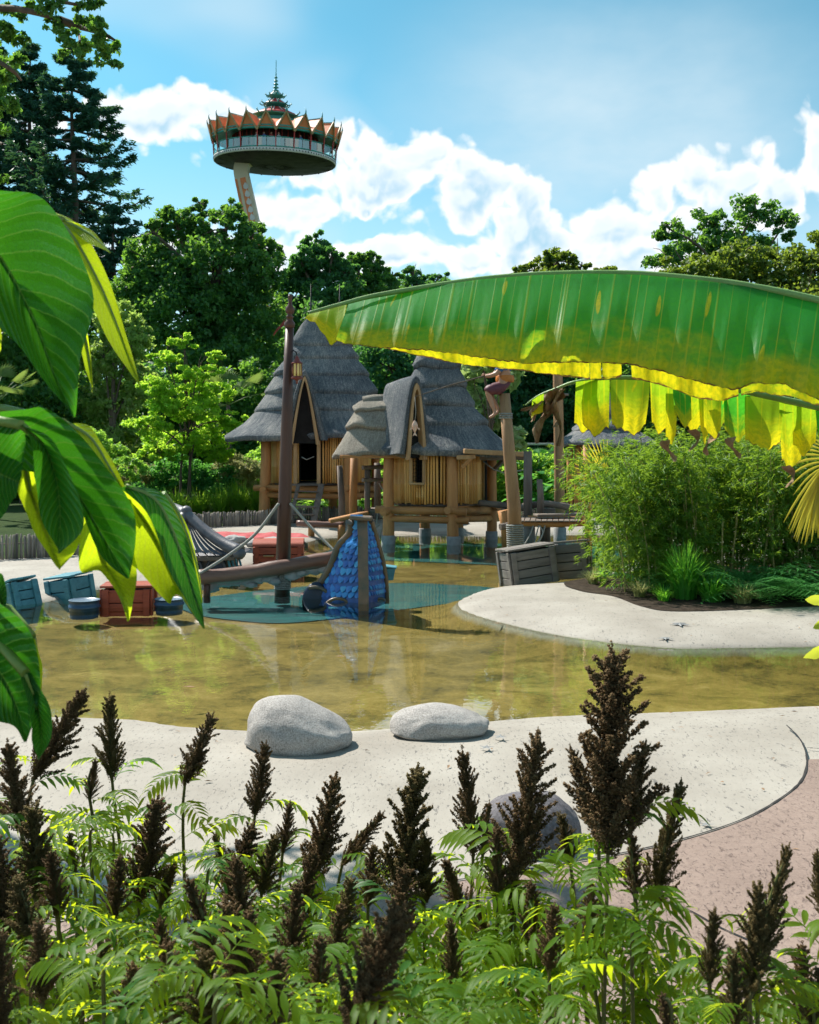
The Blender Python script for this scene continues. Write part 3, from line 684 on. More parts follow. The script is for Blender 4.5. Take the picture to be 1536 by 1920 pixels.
# ------------------------------------------------------------------ thatched stilt huts
def sup(a, hx, hy, e):
    c, s = math.cos(a), math.sin(a)
    return math.copysign(abs(c) ** e, c) * hx, math.copysign(abs(s) ** e, s) * hy
def thatch_course(root, c, prof, z_top, z_bot, seed, thick=.09, n=72, e=.86, ridge=0.0, ysc=1.0, name='thatch_course', m='thatch'):
    """one course of thatch: prof(z) -> half width; drops a thick rounded lip at its lower edge"""
    rr = random.Random(seed); mb = MB(); zs = [z_top + (z_bot - z_top) * k / 7 for k in range(8)]
    rows = []; ph = rr.uniform(0, 6)
    def ring(hw, z, lip=0.0, jit=0.0):
        out = []
        for k in range(n + 1):
            a = 2 * math.pi * (k % n) / n; x, y = sup(a, hw, max(.07, (hw - ridge) * ysc), e)
            wv = .035 * math.sin(a * 3 + ph) + .02 * math.sin(a * 7 + ph * 2)
            jj = random.Random(seed * 1000 + k % n).uniform(-jit, jit) if jit else 0
            out.append(Vector((c[0] + x, c[1] + y, z + lip * wv + jj)))
        return out
    for i, z in enumerate(zs): rows.append(ring(prof(z) + .12 * (i / 7), z, (i / 7) ** 2))
    hb = prof(z_bot) + .12
    rows.append(ring(hb + .015, z_bot - .03, 1, .012)); rows.append(ring(hb - .01, z_bot - thick, 1, .02)); rows.append(ring(hb - .12, z_bot - thick * .9, 1))
    if z_bot < 2.8: rows.append(ring(max(.2, hb - .55), z_bot + .06, 1))
    mb.grid(rows)
    return mb.build(name, M[m], root)
def lerp_prof(pts):
    zs = [p[0] for p in pts]; hs = [p[1] for p in pts]
    return lambda z: float(np.interp(-z, [-q for q in zs], hs))

def dormer(root, foot, zt, ang, depth, ow, zb, iw, ex):
    """pointed thatched dormer with timber barge boards; foot = point on the wall line, ang = facing angle"""
    fx = Vector((math.cos(ang), math.sin(ang), 0)); sx_ = Vector((-fx.y, fx.x, 0)); foot = Vector((*foot, 0))
    def prof(w, top, bot, flare, n=28):
        pts = []
        for k in range(n + 1):
            t = k / n; s = abs(2 * t - 1) ** 1.25; sg = -1 if t < .5 else 1
            pts.append((sg * (w * s ** ex + flare * s ** 5), top - (top - bot) * s))
        return pts
    mb = MB(); rows = []
    out_p, in_p = prof(ow, zt, zb, .06), prof(iw + .05, zt - .16, zb - .02, .03)
    def loc(x, z, d): return foot + sx_ * x + fx * d + Vector((0, 0, z))
    for d, sc, dz in ((-depth, .75, -.12), (-depth * .5, .9, -.04), (-.1, .97, 0), (.0, 1.0, 0), (.05, .97, -.02)):
        rows.append([loc(x * sc, zt + (z - zt) * (1 if sc > .9 else 1) + dz, d) for x, z in out_p])
    rows.append([loc(x, z, .04) for x, z in in_p]); rows.append([loc(x, z, -depth * .7) for x, z in in_p])
    mb.grid([list(r) for r in zip(*rows)], flip=True); dm = mb.build('dormer', M['thatch'], root)
    bp_o, bp_i = prof(iw + .04, zt - .17, zb - .14, .02), prof(iw - .05, zt - .30, zb - .14, .02)
    for sg in (0, 1):
        mb = MB(); h = len(bp_o) // 2; rng = range(0, h + 1) if sg == 0 else range(h, len(bp_o)); r = []
        for k in rng:
            r.append([loc(*bp_o[k], .02), loc(*bp_o[k], .075), loc(*bp_i[k], .075), loc(*bp_i[k], -.12)])
        mb.grid(r, False); mb.build('barge_board', M['trim_wood'], dm)
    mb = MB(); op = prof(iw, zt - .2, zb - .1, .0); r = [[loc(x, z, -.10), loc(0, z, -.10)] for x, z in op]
    mb.grid(r, False); mb.build('dark_opening_panel', M['dark_interior'], dm)  # near-black panel closing the arch; the dormer's inner shade put into its colour
    return dm

def hut(c, rad, z0, z1, prof_pts, courses, ridge, door, seed, label, posts, doorw, door_z0, name='thatched_hut', yscale=1.0, ysc=1.0):
    rr = random.Random(seed); root = empty(name, (c[0], c[1], .1), label=label, cat='hut', group='thatched stilt huts')
    pr = lerp_prof(prof_pts)
    zt = prof_pts[0][0]
    for i, (a, b) in enumerate(courses): thatch_course(root, c, pr, a, b, seed + i, .15 if i < len(courses) - 1 else .15, ridge=ridge, ysc=ysc)
    # bamboo canes, one by one
    n = int(2 * math.pi * rad / .062)
    base = MB().tube([(0, 0, 0), (0, 0, .33), (0, 0, .34), (0, 0, .35), (0, 0, .7), (0, 0, .71), (0, 0, .72), (0, 0, 1)], [.028, .028, .032, .028, .028, .032, .028, .028], 7).mesh('bamboo_cane', M['bamboo_cane'])
    for k in range(n):
        a = 2 * math.pi * k / n; da = (a - door + math.pi) % (2 * math.pi) - math.pi
        x, y = sup(a, rad, rad * yscale, .92)
        lo = z0 + rr.uniform(-.02, .02); hi = z1
        if abs(da) * rad < doorw:
            if door_z0 <= z0 + .05: continue
            hi = door_z0
        Mx = Matrix.Translation((x, y, lo - .1)) @ Euler((rr.uniform(-.012, .012), rr.uniform(-.012, .012), rr.uniform(0, 6))).to_matrix().to_4x4() @ Matrix.Diagonal((1, 1, hi - lo, 1))
        link('bamboo_cane', base, root, Mx)
    # inside lining with the hut's inner shade put into its near-black colour, and floor
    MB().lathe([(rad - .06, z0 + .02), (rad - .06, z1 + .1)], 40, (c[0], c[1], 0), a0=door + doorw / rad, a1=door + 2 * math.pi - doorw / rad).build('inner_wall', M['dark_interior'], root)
    MB().lathe([(0.01, z0), (rad - .05, z0), (rad - .05, z0 - .06), (.01, z0 - .06)], 40, (c[0], c[1], 0)).build('floor', M['grey_wood'], root)
    for (px, py, zb, lean, r) in posts:
        p0 = Vector((px, py, zb)); p1 = Vector((px + lean[0], py + lean[1], z1 - .10)); pts = [p0.lerp(p1, t) for t in (0, .25, .5, .75, 1)]
        pts = [q + Vector((rr.uniform(-.015, .015), rr.uniform(-.015, .015), 0)) for q in pts]
        po = MB().tube(pts, [r * 1.12, r * 1.05, r, r * .97, r * .95], 14, jit=.02).build('post', M['post_wood'], root)
        MB().lathe([(r * 1.22, -.3), (r * 1.22, .17 if zb < -.2 else .34), (r * 1.12, .19 if zb < -.2 else .36), (r, .19 if zb < -.2 else .36)], 16, (px, py, 0)).build('collar', M['concrete_collar'], po)
    # ring of beams under the floor
    for i in range(len(posts)):
        a, b = posts[i], posts[(i + 1) % len(posts)]; A = Vector((a[0], a[1], z0 - .13)); B = Vector((b[0], b[1], z0 - .16 - .05 * (i % 2))); d = (B - A).normalized()
        MB().tube([A - d * .28, A.lerp(B, .5), B + d * .28], [.085, .09, .085], 12, jit=.03).build('beam', M['post_wood_x'], root)
        if i < 3: MB().tube([A - d * .05 + Vector((0, 0, -.19)), B + d * .32 + Vector((0, 0, -.19))], [.075, .08], 12, jit=.03).build('beam', M['post_wood_x'], root)
    # rafters showing under the eave
    return root, pr

# back hut
YB = 28.0; s = YB / F
cB = (XW(603, YB), YB)
profB = [(ZW(596, YB), .38), (ZW(604, YB), .5), (ZW(651, YB), .80), (ZW(672, YB), .97), (ZW(705, YB), 1.27), (ZW(738, YB), 1.5), (ZW(766, YB), 1.74), (ZW(795, YB), 2.1), (ZW(818, YB), 2.58)]
zc = [ZW(v, YB) for v in (594, 642, 667, 699, 732, 766, 817)]
crsB = [(zc[i] + (.06 if i else 0), zc[i + 1]) for i in range(6)]
postsB = [(XW(495, 26.9), 26.9, -.05, (.05, .1), .145), (XW(655, 26.5), 26.5, -.1, (-.04, .1), .14), (cB[0] + 1.5, 28.6, -.1, (0, 0), .13), (cB[0] + .2, 29.6, 0, (0, 0), .13), (cB[0] - 1.5, 28.9, 0, (0, 0), .13)]
hutB, prB = hut(cB, 1.36, ZW(906, 26.8), 2.50, profB, crsB, .36, R(-98), 10, 'larger thatched stilt hut with a tall open doorway, standing behind the dark mast', postsB, .29, 0, ysc=.76)
dormer(hutB, (XW(571, 26.1), 26.12), ZW(692, 26.1), R(-80), 1.7, .56, 2.36, .34, .72)
for px in (583, 637):
    x = XW(px, YB); zt = ZW(604, YB)
    MB().tube([(x, YB, zt - .1), (x, YB, zt + .25), (x, YB, zt + .3), (x, YB, ZW(540, YB) + .12)], [.06, .05, .03, .006], 8).build('finial', M['iron'], hutB)
# door frame
for dx in (-.31, .31):
    MB().beam((XW(576, 26.55) + dx, 26.56, ZW(908, 26.5)), (XW(576, 26.55) + dx, 26.56, 2.55), .09, .10, .012, up=(1, 0, 0)).build('door_post', M['trim_wood'], hutB)
MB().beam((XW(576, 26.5) - .42, 26.5, ZW(909, 26.5)), (XW(576, 26.5) + .42, 26.5, ZW(909, 26.5)), .16, .05, .01).build('door_sill', M['grey_wood_x'], hutB)
MB().tube([(XW(566, 26.45), 26.45, ZW(857, 26.4)), (XW(575, 26.4), 26.4, ZW(862, 26.4)), (XW(589, 26.45), 26.45, ZW(856, 26.4))], .012, 6).build('door_rope', M['rope'], hutB)

# front hut
YF = 23.0; cF = (XW(820, YF), YF)
profF = [(ZW(585, YF), .10), (ZW(640, YF), .30), (ZW(686, YF), .45), (ZW(717, YF), .56), (ZW(754, YF), .74), (ZW(775, YF), .90), (ZW(793, YF), 1.08), (ZW(815, YF), 1.28), (ZW(843, YF), 1.62)]
zc = [ZW(v, YF) for v in (585, 640, 680, 717, 754, 790, 842)]
crsF = [(zc[i] + (.05 if i else 0), zc[i + 1]) for i in range(6)]
postsF = [(XW(728, 22.0), 22.0, -.3, (.02, .12), .125), (XW(851, 21.75), 21.75, -.3, (-.03, .1), .125), (XW(922, 23.2), 23.2, -.3, (0, 0), .115), (XW(860, 24.2), 24.3, -.3, (0, 0), .11), (XW(797, 24.1), 24.1, -.3, (0, 0), .12)]
hutF, prF = hut(cF, 1.06, ZW(944, 22.2), 2.16, profF, crsF, .12, R(-111), 40, 'smaller thatched hut on posts in the water, with a narrow arched window', postsF, .12, ZW(905, 22), ysc=.84)
dormer(hutF, (XW(779, 21.6), 21.66), ZW(703, 21.6), R(-58), 1.2, .36, 2.0, .21, .48)
for dx, w in ((-.15, .10), (.14, .09)):
    a = Vector((XW(783, 21.95) + dx, 21.93, ZW(906, 21.9))); MB().beam(a, a + Vector((0, 0, 1.25)), w, .07, .01, up=(1, 0, 0)).build('window_post', M['trim_wood'], hutF)
MB().beam((XW(768, 21.85), 21.86, ZW(907, 21.9)), (XW(797, 21.85), 21.83, ZW(907, 21.9)), .12, .05, .01).build('window_sill', M['trim_wood'], hutF)
# wire mesh in the narrow window
mb = MB()
for i in range(12):
    z = ZW(902, 21.95) + i * .085; mb.tube([(XW(774, 21.98), 21.98, z), (XW(793, 21.98), 21.97, z + .05)], .006, 4, False)
for i in range(5):
    x = XW(775, 21.98) + i * .045; mb.tube([(x, 21.975, ZW(904, 21.95)), (x, 21.975, ZW(904, 21.95) + 1.0)], .006, 4, False)
mb.build('window_mesh', M['iron'], hutF, kind='stuff')
# hipped side roof on the left of the front hut
cA = (XW(716, 22.7), 22.75)
profA = [(ZW(750, 22.7), .40), (ZW(753, 22.7), .47), (ZW(770, 22.7), .57), (ZW(797, 22.7), .70), (ZW(825, 22.7), .84), (ZW(850, 22.7), 1.0)]
zc = [ZW(v, 22.7) for v in (748, 764, 797, 850)]
for i in range(3): thatch_course(hutF, cA, lerp_prof(profA), zc[i] + (.04 if i else .02), zc[i + 1], 70 + i, .09, ridge=.30, e=.62, name='porch_thatch', m='thatch_tan')
MB().tube([(XW(681, 22.7), 22.72, ZW(754, 22.7)), (XW(700, 22.7), 22.72, ZW(751, 22.7)), (XW(740, 22.7), 22.75, ZW(751, 22.7))], [.13, .14, .14], 12, jit=.04).build('ridge_roll', M['thatch_tan'], hutF)
for a, b in (((640, 22.0, 856), (770, 22.0, 856)), ((640, 22.0, 856), (690, 23.6, 850))):
    MB().beam(P(a[0], a[2], a[1]), P(b[0], b[2], b[1]), .08, .07, .01).build('eave_beam', M['post_wood_x'], hutF)
MB().tube([(XW(662, 24.0), 24.0, .1), (XW(664, 24.0), 24.0, 2.0)], [.10, .09], 12).build('post', M['post_wood'], hutF)
# timber frame on the right of the front hut
def beam_px(root, a, b, w, h, m='post_wood_x', name='beam'): return MB().beam(P(*a), P(*b), w, h, .012).build(name, M[m], root)
beam_px(hutF, (870, 846, 21.6), (986, 852, 21.9), .14, .11, 'trim_wood'); beam_px(hutF, (856, 858, 21.7), (892, 856, 21.7), .1, .10, 'trim_wood')
beam_px(hutF, (900, 858, 22.2), (992, 858, 22.0), .12, .12, 'grey_wood_x'); beam_px(hutF, (866, 878, 21.75), (888, 854, 21.7), .09, .09, 'post_wood_x', 'brace'); beam_px(hutF, (928, 880, 23.0), (948, 858, 22.4), .09, .09, 'grey_wood_x', 'brace')
MB().tube([P(991, 1028, 21.3), P(990, 950, 21.3), P(990, 846, 21.3)], [.10, .095, .09], 12, jit=.02).build('post', M['grey_wood'], hutF)
MB().beam(P(911, 856, 22.6), P(911, 948, 22.6), .22, .05, .01, up=(1, 0, 0)).build('open_shutter', M['dark_interior'], hutF)
MB().tube([P(906, 865, 22.3), P(925, 880, 22.2), P(950, 888, 22.0), P(985, 880, 21.5)], .014, 6).build('hand_rope', M['rope'], hutF)

# third roof far right, and the green service hut behind
YS = 29.0; cS = (XW(1135, YS), YS)
rS = empty('thatched_shelter', (cS[0], cS[1], .1), label='small dark thatched shelter roof peeking out behind the bamboo', cat='shelter')
prS = lerp_prof([(ZW(735, YS), .12), (ZW(780, YS), .5), (ZW(805, YS), .85), (ZW(832, YS), 1.35)])
for i, (a, b) in enumerate(((735, 775), (772, 803), (800, 832))): thatch_course(rS, cS, prS, ZW(a, YS), ZW(b, YS), 90 + i, .09)
for dx, dy in ((-.9, -.6), (.9, -.6), (.9, .8), (-.9, .8)):
    MB().tube([(cS[0] + dx, YS + dy, .1), (cS[0] + dx, YS + dy, ZW(826, YS))], .1, 10).build('post', M['post_wood'], rS)
YV = 36.0; rV = empty('service_hut', (XW(1045, YV), YV, .1), label='small green service hut with a white box behind the pier', cat='hut')
MB().box((XW(1035, YV), YV + .6, ZW(862, YV) - .2), (XW(1095, YV) - XW(985, YV), 1.2, 1.3), None, .02).build('wall', M['service_green'], rV)
MB().beam(P(980, 833, YV), P(1100, 833, YV), 1.5, .08, .01).build('roof', M['white_box'], rV)
MB().box((XW(1035, YV), YV - .08, ZW(858, YV)), (.55, .12, .55), None, .01).build('electric_box', M['white_box'], rV)
MB().box((XW(1072, YV), YV - .05, ZW(865, YV)), (.75, .08, .9), None, .01).build('white_panel', M['far_wall'], rV)
sg = MB().box((XW(1012, YV), YV - .03, ZW(862, YV)), (.24, .03, .12), None, .004).build('notice', M['white_box'], rV)
MB().box((XW(1012, YV), YV - .05, ZW(863, YV)), (.15, .006, .035)).build('notice_mark', M['tower_red'], sg)
MB().beam(P(455, 873, 31), P(500, 873, 31), .05, .05).build('garden_rail', M['white_box'], label='thin pale rail in the greenery left of the larger hut', cat='rail')
# ------------------------------------------------------------------ sunken toy ship: mast, yard, sail, bow, stern
YM = 14.3
mast = empty('ship_mast', (XW(530, YM), YM, 0), label='dark brown leaning ship mast with a ball finial rising from the water', cat='mast')
a, b = P(529, 1130, YM), P(543, 612, YM)
MB().tube([a, a.lerp(b, .35), a.lerp(b, .7), b], [.112, .098, .08, .062], 18).build('pole', M['mast_wood'], mast)
d = (b - a).normalized(); Mz = frame(d)
MB().lathe([(.062, -.02), (.075, .0), (.078, .05), (.05, .08), (.045, .12), (.055, .125), (.05, .15), (.03, .165), (.055, .19), (.068, .23), (.062, .27), (.03, .31), (.026, .40), (.036, .42), (.03, .45), (.001, .455)], 18, b, Mz).build('finial', M['mast_wood'], mast)
mb = MB()
for k in range(13):
    c0 = a.lerp(b, .052 + k * .0062); mb.lathe([(.10, -.013), (.122, -.006), (.122, .006), (.10, .013)], 18, c0, Mz)
mb.build('rope_wrap', M['rope_wrap'], mast)
yard = empty('ship_yard', P(500, 1066, YM - .15), label='glossy brown log yard lying across the mast just above the water', cat='log')
pts = [P(366, 1083, YM - .35), P(450, 1076, YM - .25), P(540, 1061, YM - .18), P(630, 1046, YM - .1)]
pts = catmull(pts, 14); MB().tube(pts, [.105 + .006 * math.sin(i * 1.9) for i in range(14)], 16, jit=.05).build('log', M['yard_wood'], yard)
MB().tube([P(388, 1085, YM - .3), P(388, 1130, YM - .3)], [.05, .05], 10).build('support_leg', M['mast_wood'], yard)
# furled sail hanging below the yard
from mathutils import noise as NOI
sail = empty('furled_sail', P(500, 1090, YM - .2), label='grey furled sail bunched in lumps under the log yard', cat='sail')
def lump(c, rx, ry, rz, seed, name, m, parent, sub=3, amp=.25, rot=0.0):
    bm = bmesh.new(); bmesh.ops.create_icosphere(bm, subdivisions=sub, radius=1.0); off = Vector((seed * 2.7, seed * 1.3, seed * .7)); Rz = Matrix.Rotation(rot, 3, 'Y')
    for v in bm.verts:
        p = v.co * (1 + amp * NOI.noise(v.co * 1.6 + off) + amp * .5 * NOI.noise(v.co * 4 + off)); v.co = Rz @ Vector((p.x * rx, p.y * ry, p.z * rz))
    me = bpy.data.meshes.new(name); bm.to_mesh(me); bm.free(); me.polygons.foreach_set('use_smooth', [True] * len(me.polygons)); me.materials.append(m)
    Mi = wm(parent).inverted() if parent else Matrix.Identity(4); return link(name, me, parent, Matrix.Translation(Mi @ Vector(c)))
for i, (px, py, rx, rz) in enumerate(((392, 1098, 20, 13), (420, 1092, 17, 9), (440, 1090, 15, 8), (462, 1088, 18, 8), (484, 1085, 13, 9), (503, 1084, 17, 8), (515, 1090, 12, 8), (548, 1078, 16, 10), (566, 1072, 14, 9), (586, 1068, 18, 9), (606, 1066, 15, 9), (470, 1096, 12, 6))):
    k = YM / F; lump(P(px, py, YM - .1), rx * k, .07, rz * k, i + 1, 'sail_bundle', M['sail_cloth'], sail, 3, .3, random.uniform(-.3, .3))
# rigging ropes
def rope(pts, r, label, n=24, cat='rope', group='rigging ropes of the mast'):
    MB().tube(catmull(pts, n), r, 7).build('rigging_rope', M['rope'], label=label, cat=cat, group=group)
rope([P(523, 944, YM - .1), P(480, 1000, YM - .15), P(430, 1040, YM - .25), P(374, 1076, YM - .42)], .022, 'pale rope sagging from the mast down left to the yard end')
rope([P(544, 944, YM - .1), P(580, 985, YM - .2), P(628, 1034, YM - .45)], .02, 'pale rope running from the mast down right to the scaled bow')
# lantern
lan = empty('hanging_lantern', P(557, 700, YM - .1), label='red-roofed lantern with amber glass hanging beside the mast', cat='lantern')
c = P(557, 690, YM - .12); k = YM / F
MB().lathe([(.001, 24 * k), (.012, 22 * k), (.03, 19 * k), (.045, 14 * k), (.05, 13 * k), (.085, 9 * k), (.085, 8 * k), (.06, 8 * k)], 12, c).build('lantern_roof', M['lantern_red'], lan)
MB().lathe([(.062, 8 * k), (.066, -8 * k), (.06, -16 * k)], 12, c).build('lantern_glass', M['lantern_glass'], lan)
MB().lathe([(.06, -15 * k), (.09, -18 * k), (.085, -20 * k), (.03, -22 * k), (.012, -26 * k), (.02, -28 * k), (.001, -30 * k)], 12, c).build('lantern_base', M['lantern_red'], lan)
for i in range(8):
    a_ = i * math.pi / 4; MB().tube([c + Vector((.068 * math.cos(a_), .068 * math.sin(a_), 8 * k)), c + Vector((.072 * math.cos(a_), .072 * math.sin(a_), -16 * k))], .006, 5).build('lantern_bar', M['lantern_red'], lan)
MB().tube([c + Vector((0, 0, 24 * k)), c + Vector((-.01, 0, 29 * k)), c + Vector((-.05, .02, 33 * k)), P(546, 660, YM)], .009, 6).build('lantern_hook', M['iron'], lan)
# tattered pennant
mb = MB(); rows = []
for i in range(9):
    t = i / 8; c0 = P(534, 604, YM).lerp(P(512, 629, YM + .1), t); w = .05 * (1 - .7 * t); rows.append([c0 + Vector((0, .03 * math.sin(t * 7), w)), c0 + Vector((0, .03 * math.sin(t * 7 + 1), -w * .6))])
mb.grid(rows); mb.build('pennant', M['flag_red'], label='faded red tattered pennant on top of the mast', cat='pennant')

# scaled blue bow of the ship
YW = 13.3
bow = empty('ship_bow', P(655, 1130, YW), label='blue scaled ship bow with brown ribs sticking up out of the water', cat='ship bow')
k = YW / F
L = [(575, 1128), (600, 1093), (622, 1055), (636, 1020), (655, 998), (660, 984), (657, 974)]          # left outline
S = [(682, 1140), (682, 1092), (681, 1055), (681, 1030), (681, 1005), (680, 985), (680, 972)]          # stem
Rr = [(724, 1126), (722, 1085), (716, 1048), (709, 1022), (703, 1000), (698, 984), (695, 972)]         # right outline
Lc = catmull([P(x, y + 4, YW + .62 * (1 - i / 9)) for i, (x, y) in enumerate(L)], 30); Sc = catmull([P(x, y + 4, YW - .05 + .035 * i) for i, (x, y) in enumerate(S)], 30); Rc = catmull([P(x, y + 4, YW + .75 * (1 - i / 9)) for i, (x, y) in enumerate(Rr)], 30)
def side(A, B, name, bulge, nrm):
    mb = MB(); rows = []
    for i in range(30):
        row = []
        for j in range(13):
            t = j / 12; p = A[i].lerp(B[i], t); row.append(p + Vector(nrm) * bulge * math.sin(math.pi * t) * (1 - i / 34))
        rows.append(row)
    mb.grid(rows); return rows, mb.build(name, M['bow_blue'], bow)
rowsL, hullL = side(Lc, Sc, 'hull_side', .07, (-.45, -.9, .1)); rowsR, hullR = side(Sc, Rc, 'hull_side', .07, (.8, -.6, .1))
bl_ = MB(); rows = [[p, p.lerp(q, .5) + Vector((0, .25, 0)), q] for p, q in zip(Lc, Rc)]; bl_.grid(rows); bl_.build('hull_back', M['bow_trim'], bow)
def scale_mesh(name):
    mb = MB(); n = 9; front = []; pts = [(-.5, .62), (-.5, .1), (-.38, -.22), (-.18, -.44), (0, -.52), (.18, -.44), (.38, -.22), (.5, .1), (.5, .62)]
    b = mb.addv([(x, .16 - .05 * abs(x), y) for x, y in pts] + [(x * .96, .0, y) for x, y in pts]); ctr = mb.addv([(0, .30, -.05)])
    for i in range(n): mb.face((b + i, b + (i + 1) % n, ctr), False)
    for i in range(n): mb.face((b + n + i, b + n + (i + 1) % n, b + (i + 1) % n, b + i), False)
    return mb.mesh(name, M['scale_blue'])
SM = scale_mesh('scale'); Mi = wm(bow).inverted()
def scales(rows, hull, w0, flip):
    nr = 14
    for r in range(nr):
        fi = 3.0 + r * 26.0 / nr
        i = int(fi); row = rows[min(i, 29)]; wid = (row[-1] - row[0]).length; n = max(1, int(wid / w0)); up = (rows[min(i + 2, 29)][6] - rows[max(i - 2, 0)][6]).normalized(); acr = (row[-1] - row[0]).normalized()
        nor = acr.cross(up).normalized(); nor = nor if nor.y < 0 else -nor
        for q in range(n):
            t = (q + (.5 if r % 2 else .05)) / n + .0
            if t < .06 or t > .97: continue
            f = t * 12; j = min(int(f), 11); p = row[j].lerp(row[j + 1], f - j)
            m3 = Matrix((acr, nor, up)).transposed(); s_ = wid / n * random.uniform(1.0, 1.12)
            tilt = Matrix.Rotation(random.uniform(-.08, .08), 3, 'Y') @ Matrix.Rotation(random.uniform(.22, .36), 3, 'X')
            link('scale', SM, hull, Mi @ (Matrix.Translation(p) @ (m3 @ tilt).to_4x4() @ Matrix.Diagonal((s_, s_ * .42, s_ * .95, 1))))
scales(rowsL, hullL, .095, 0); scales(rowsR, hullR, .065, 1)
MB().tube([p + Vector((0, -.03, 0)) for p in Lc], [.055] * 30, 10).build('rib', M['bow_trim'], bow); MB().tube([p + Vector((.01, -.02, 0)) for p in Rc], [.04] * 30, 10).build('rib', M['bow_trim'], bow)
mb = MB(); rows = []
for i, p in enumerate(Sc):
    w = .068; rows.append([p + Vector((-w, .02, 0)), p + Vector((-w, -.07, 0)), p + Vector((w, -.07, 0)), p + Vector((w, .02, 0))])
mb.grid(rows, False); mb.build('stem_plank', M['bow_trim'], bow)
MB().box(P(677, 971, YW + .2), (.30, .36, .05), Matrix.Rotation(.05, 3, 'Y'), .012).build('top_cap', M['bow_trim'], bow)
def arch(cpx, cpy, rpx, Y, name, thick=.022, a0=0, a1=math.pi):
    c0 = P(cpx, cpy, Y); r = rpx * k; return MB().tube([c0 + Vector((math.cos(a0 + (a1 - a0) * i / 12) * r, 0, math.sin(a0 + (a1 - a0) * i / 12) * r)) for i in range(13)], thick, 8).build(name, M['bow_trim'], bow)
arch(590, 1134, 34, YW + .36, 'wave_ornament', .025, .0, 1.9); arch(634, 1152, 30, YW + .10, 'wave_ornament', .022, .5, 2.6); arch(714, 1132, 10, YW + .28, 'wave_ornament', .02)
lump(P(592, 1128, YW + .44), .19, .05, .27, 3, 'wave_panel', M['deep_navy'], bow, 3, .1)
# teal bucket behind the bow
bk = empty('teal_bucket', P(728, 1085, YW + 1.0), label='small teal box peeking out right of the scaled bow', cat='bucket')
MB().prism([(-.075, -.09), (.075, -.09), (.105, .07), (-.105, .07)], 0, .2, Matrix.Translation(P(728, 1073, YW + .9)) @ Matrix.Rotation(R(90), 4, 'X')).build('body', M['teal_wood'], bk)
MB().box(P(729, 1062, YW + .8), (.23, .24, .025), Matrix.Rotation(.12, 3, 'Y'), .006).build('rim', M['teal_wood'], bk)

# stern cabin with sweeping roof
YT = 16.6; k = YT / F
st = empty('ship_stern', P(370, 1068, YT), label='tilted dark wooden ship stern cabin with a sweeping ridged roof behind the big leaf', cat='ship stern')
pk = P(350, 968, YT + .3); rc = P(452, 1040, YT - .25); lc = P(262, 1046, YT - .35); bk_ = P(322, 950, YT + 1.2); rb = P(470, 1030, YT + 1.2)
sag = lambda p, q, t, d: p.lerp(q, t) + Vector((0, 0, -d * math.sin(math.pi * t)))
for i in range(12):                                             # front roof boards
    t0, t1 = i / 12, (i + 1) / 12; mb = MB(); rows = []
    for j in range(9):
        u = j / 8; A = sag(pk, lc, u, .10); B = sag(pk, rc, u, .10); rows.append([A.lerp(B, t0 + .008), A.lerp(B, t1 - .008), A.lerp(B, t1 - .008) + Vector((0, .03, -.03))])
    mb.grid(rows, False); mb.build('roof_board', M['stern_wood'], st)
for i in range(8):                                             # right roof boards
    t0, t1 = i / 8, (i + 1) / 8; mb = MB(); rows = []
    for j in range(7):
        u = j / 6; A = sag(pk, rc, u, .10); B = sag(bk_ + Vector((.25, 0, .02)), rb, u, .10); rows.append([A.lerp(B, t0 + .01), A.lerp(B, t1 - .01)])
    mb.grid(rows, False); mb.build('roof_board', M['stern_wood'], st)
for e_, nm in ((rc, 0), (lc, 1)):
    MB().tube([sag(pk, e_, u / 12, .08) + Vector((0, -.04, .05)) for u in range(13)], [.085 + .03 * (u / 12) ** 3 for u in range(13)], 10, jit=.04).build('ridge_beam', M['stern_wood'], st)
MB().tube([pk + Vector((0, 0, .02)), P(340, 958, YT + .7), bk_], [.09, .085, .08], 10).build('ridge_beam', M['stern_wood'], st)
lump(pk + Vector((0, -.03, .09)), .10, .10, .09, 4, 'finial', M['stern_wood'], st, 2, .1); lump(rc + Vector((-.02, -.06, .02)), .11, .10, .10, 6, 'finial', M['stern_wood'], st, 2, .15)
MB().beam(lc + Vector((.1, .05, -.04)), rc + Vector((-.1, .05, -.06)), .08, .07, .01).build('fascia', M['grey_wood_x'], st)
w0, w1 = P(290, 1080, YT - .15), P(432, 1080, YT - .12); w0.z = w1.z = -.1
mb = MB(); mb.box(((w0.x + w1.x) / 2, YT + .3, .08), (w1.x - w0.x, .7, .5)); mb.build('cabin_wall', M['grey_wood'], st)
for px in (312, 361, 405):
    c0 = P(px, 1066, YT - .13); r = 17 * k
    MB().tube([c0 + Vector((-r, 0, -.1)), *[c0 + Vector((math.cos(math.pi - math.pi * i / 10) * r, 0, math.sin(math.pi * i / 10) * r)) for i in range(11)], c0 + Vector((r, 0, -.1))], .022, 8).build('arch_moulding', M['stern_wood'], st)
    MB().box(c0 + Vector((0, .045, -.01)), (r * 1.9, .05, r * 1.9)).build('arch_panel', M['deep_navy'], st)
for i in range(4): MB().beam(P(434 + i * 7, 1072, YT - .1 + i * .09), P(427 + i * 7, 1046, YT - .1 + i * .09), .055, .03, .006, up=(1, 0, 0)).build('side_board', M['teal_wood'], st)
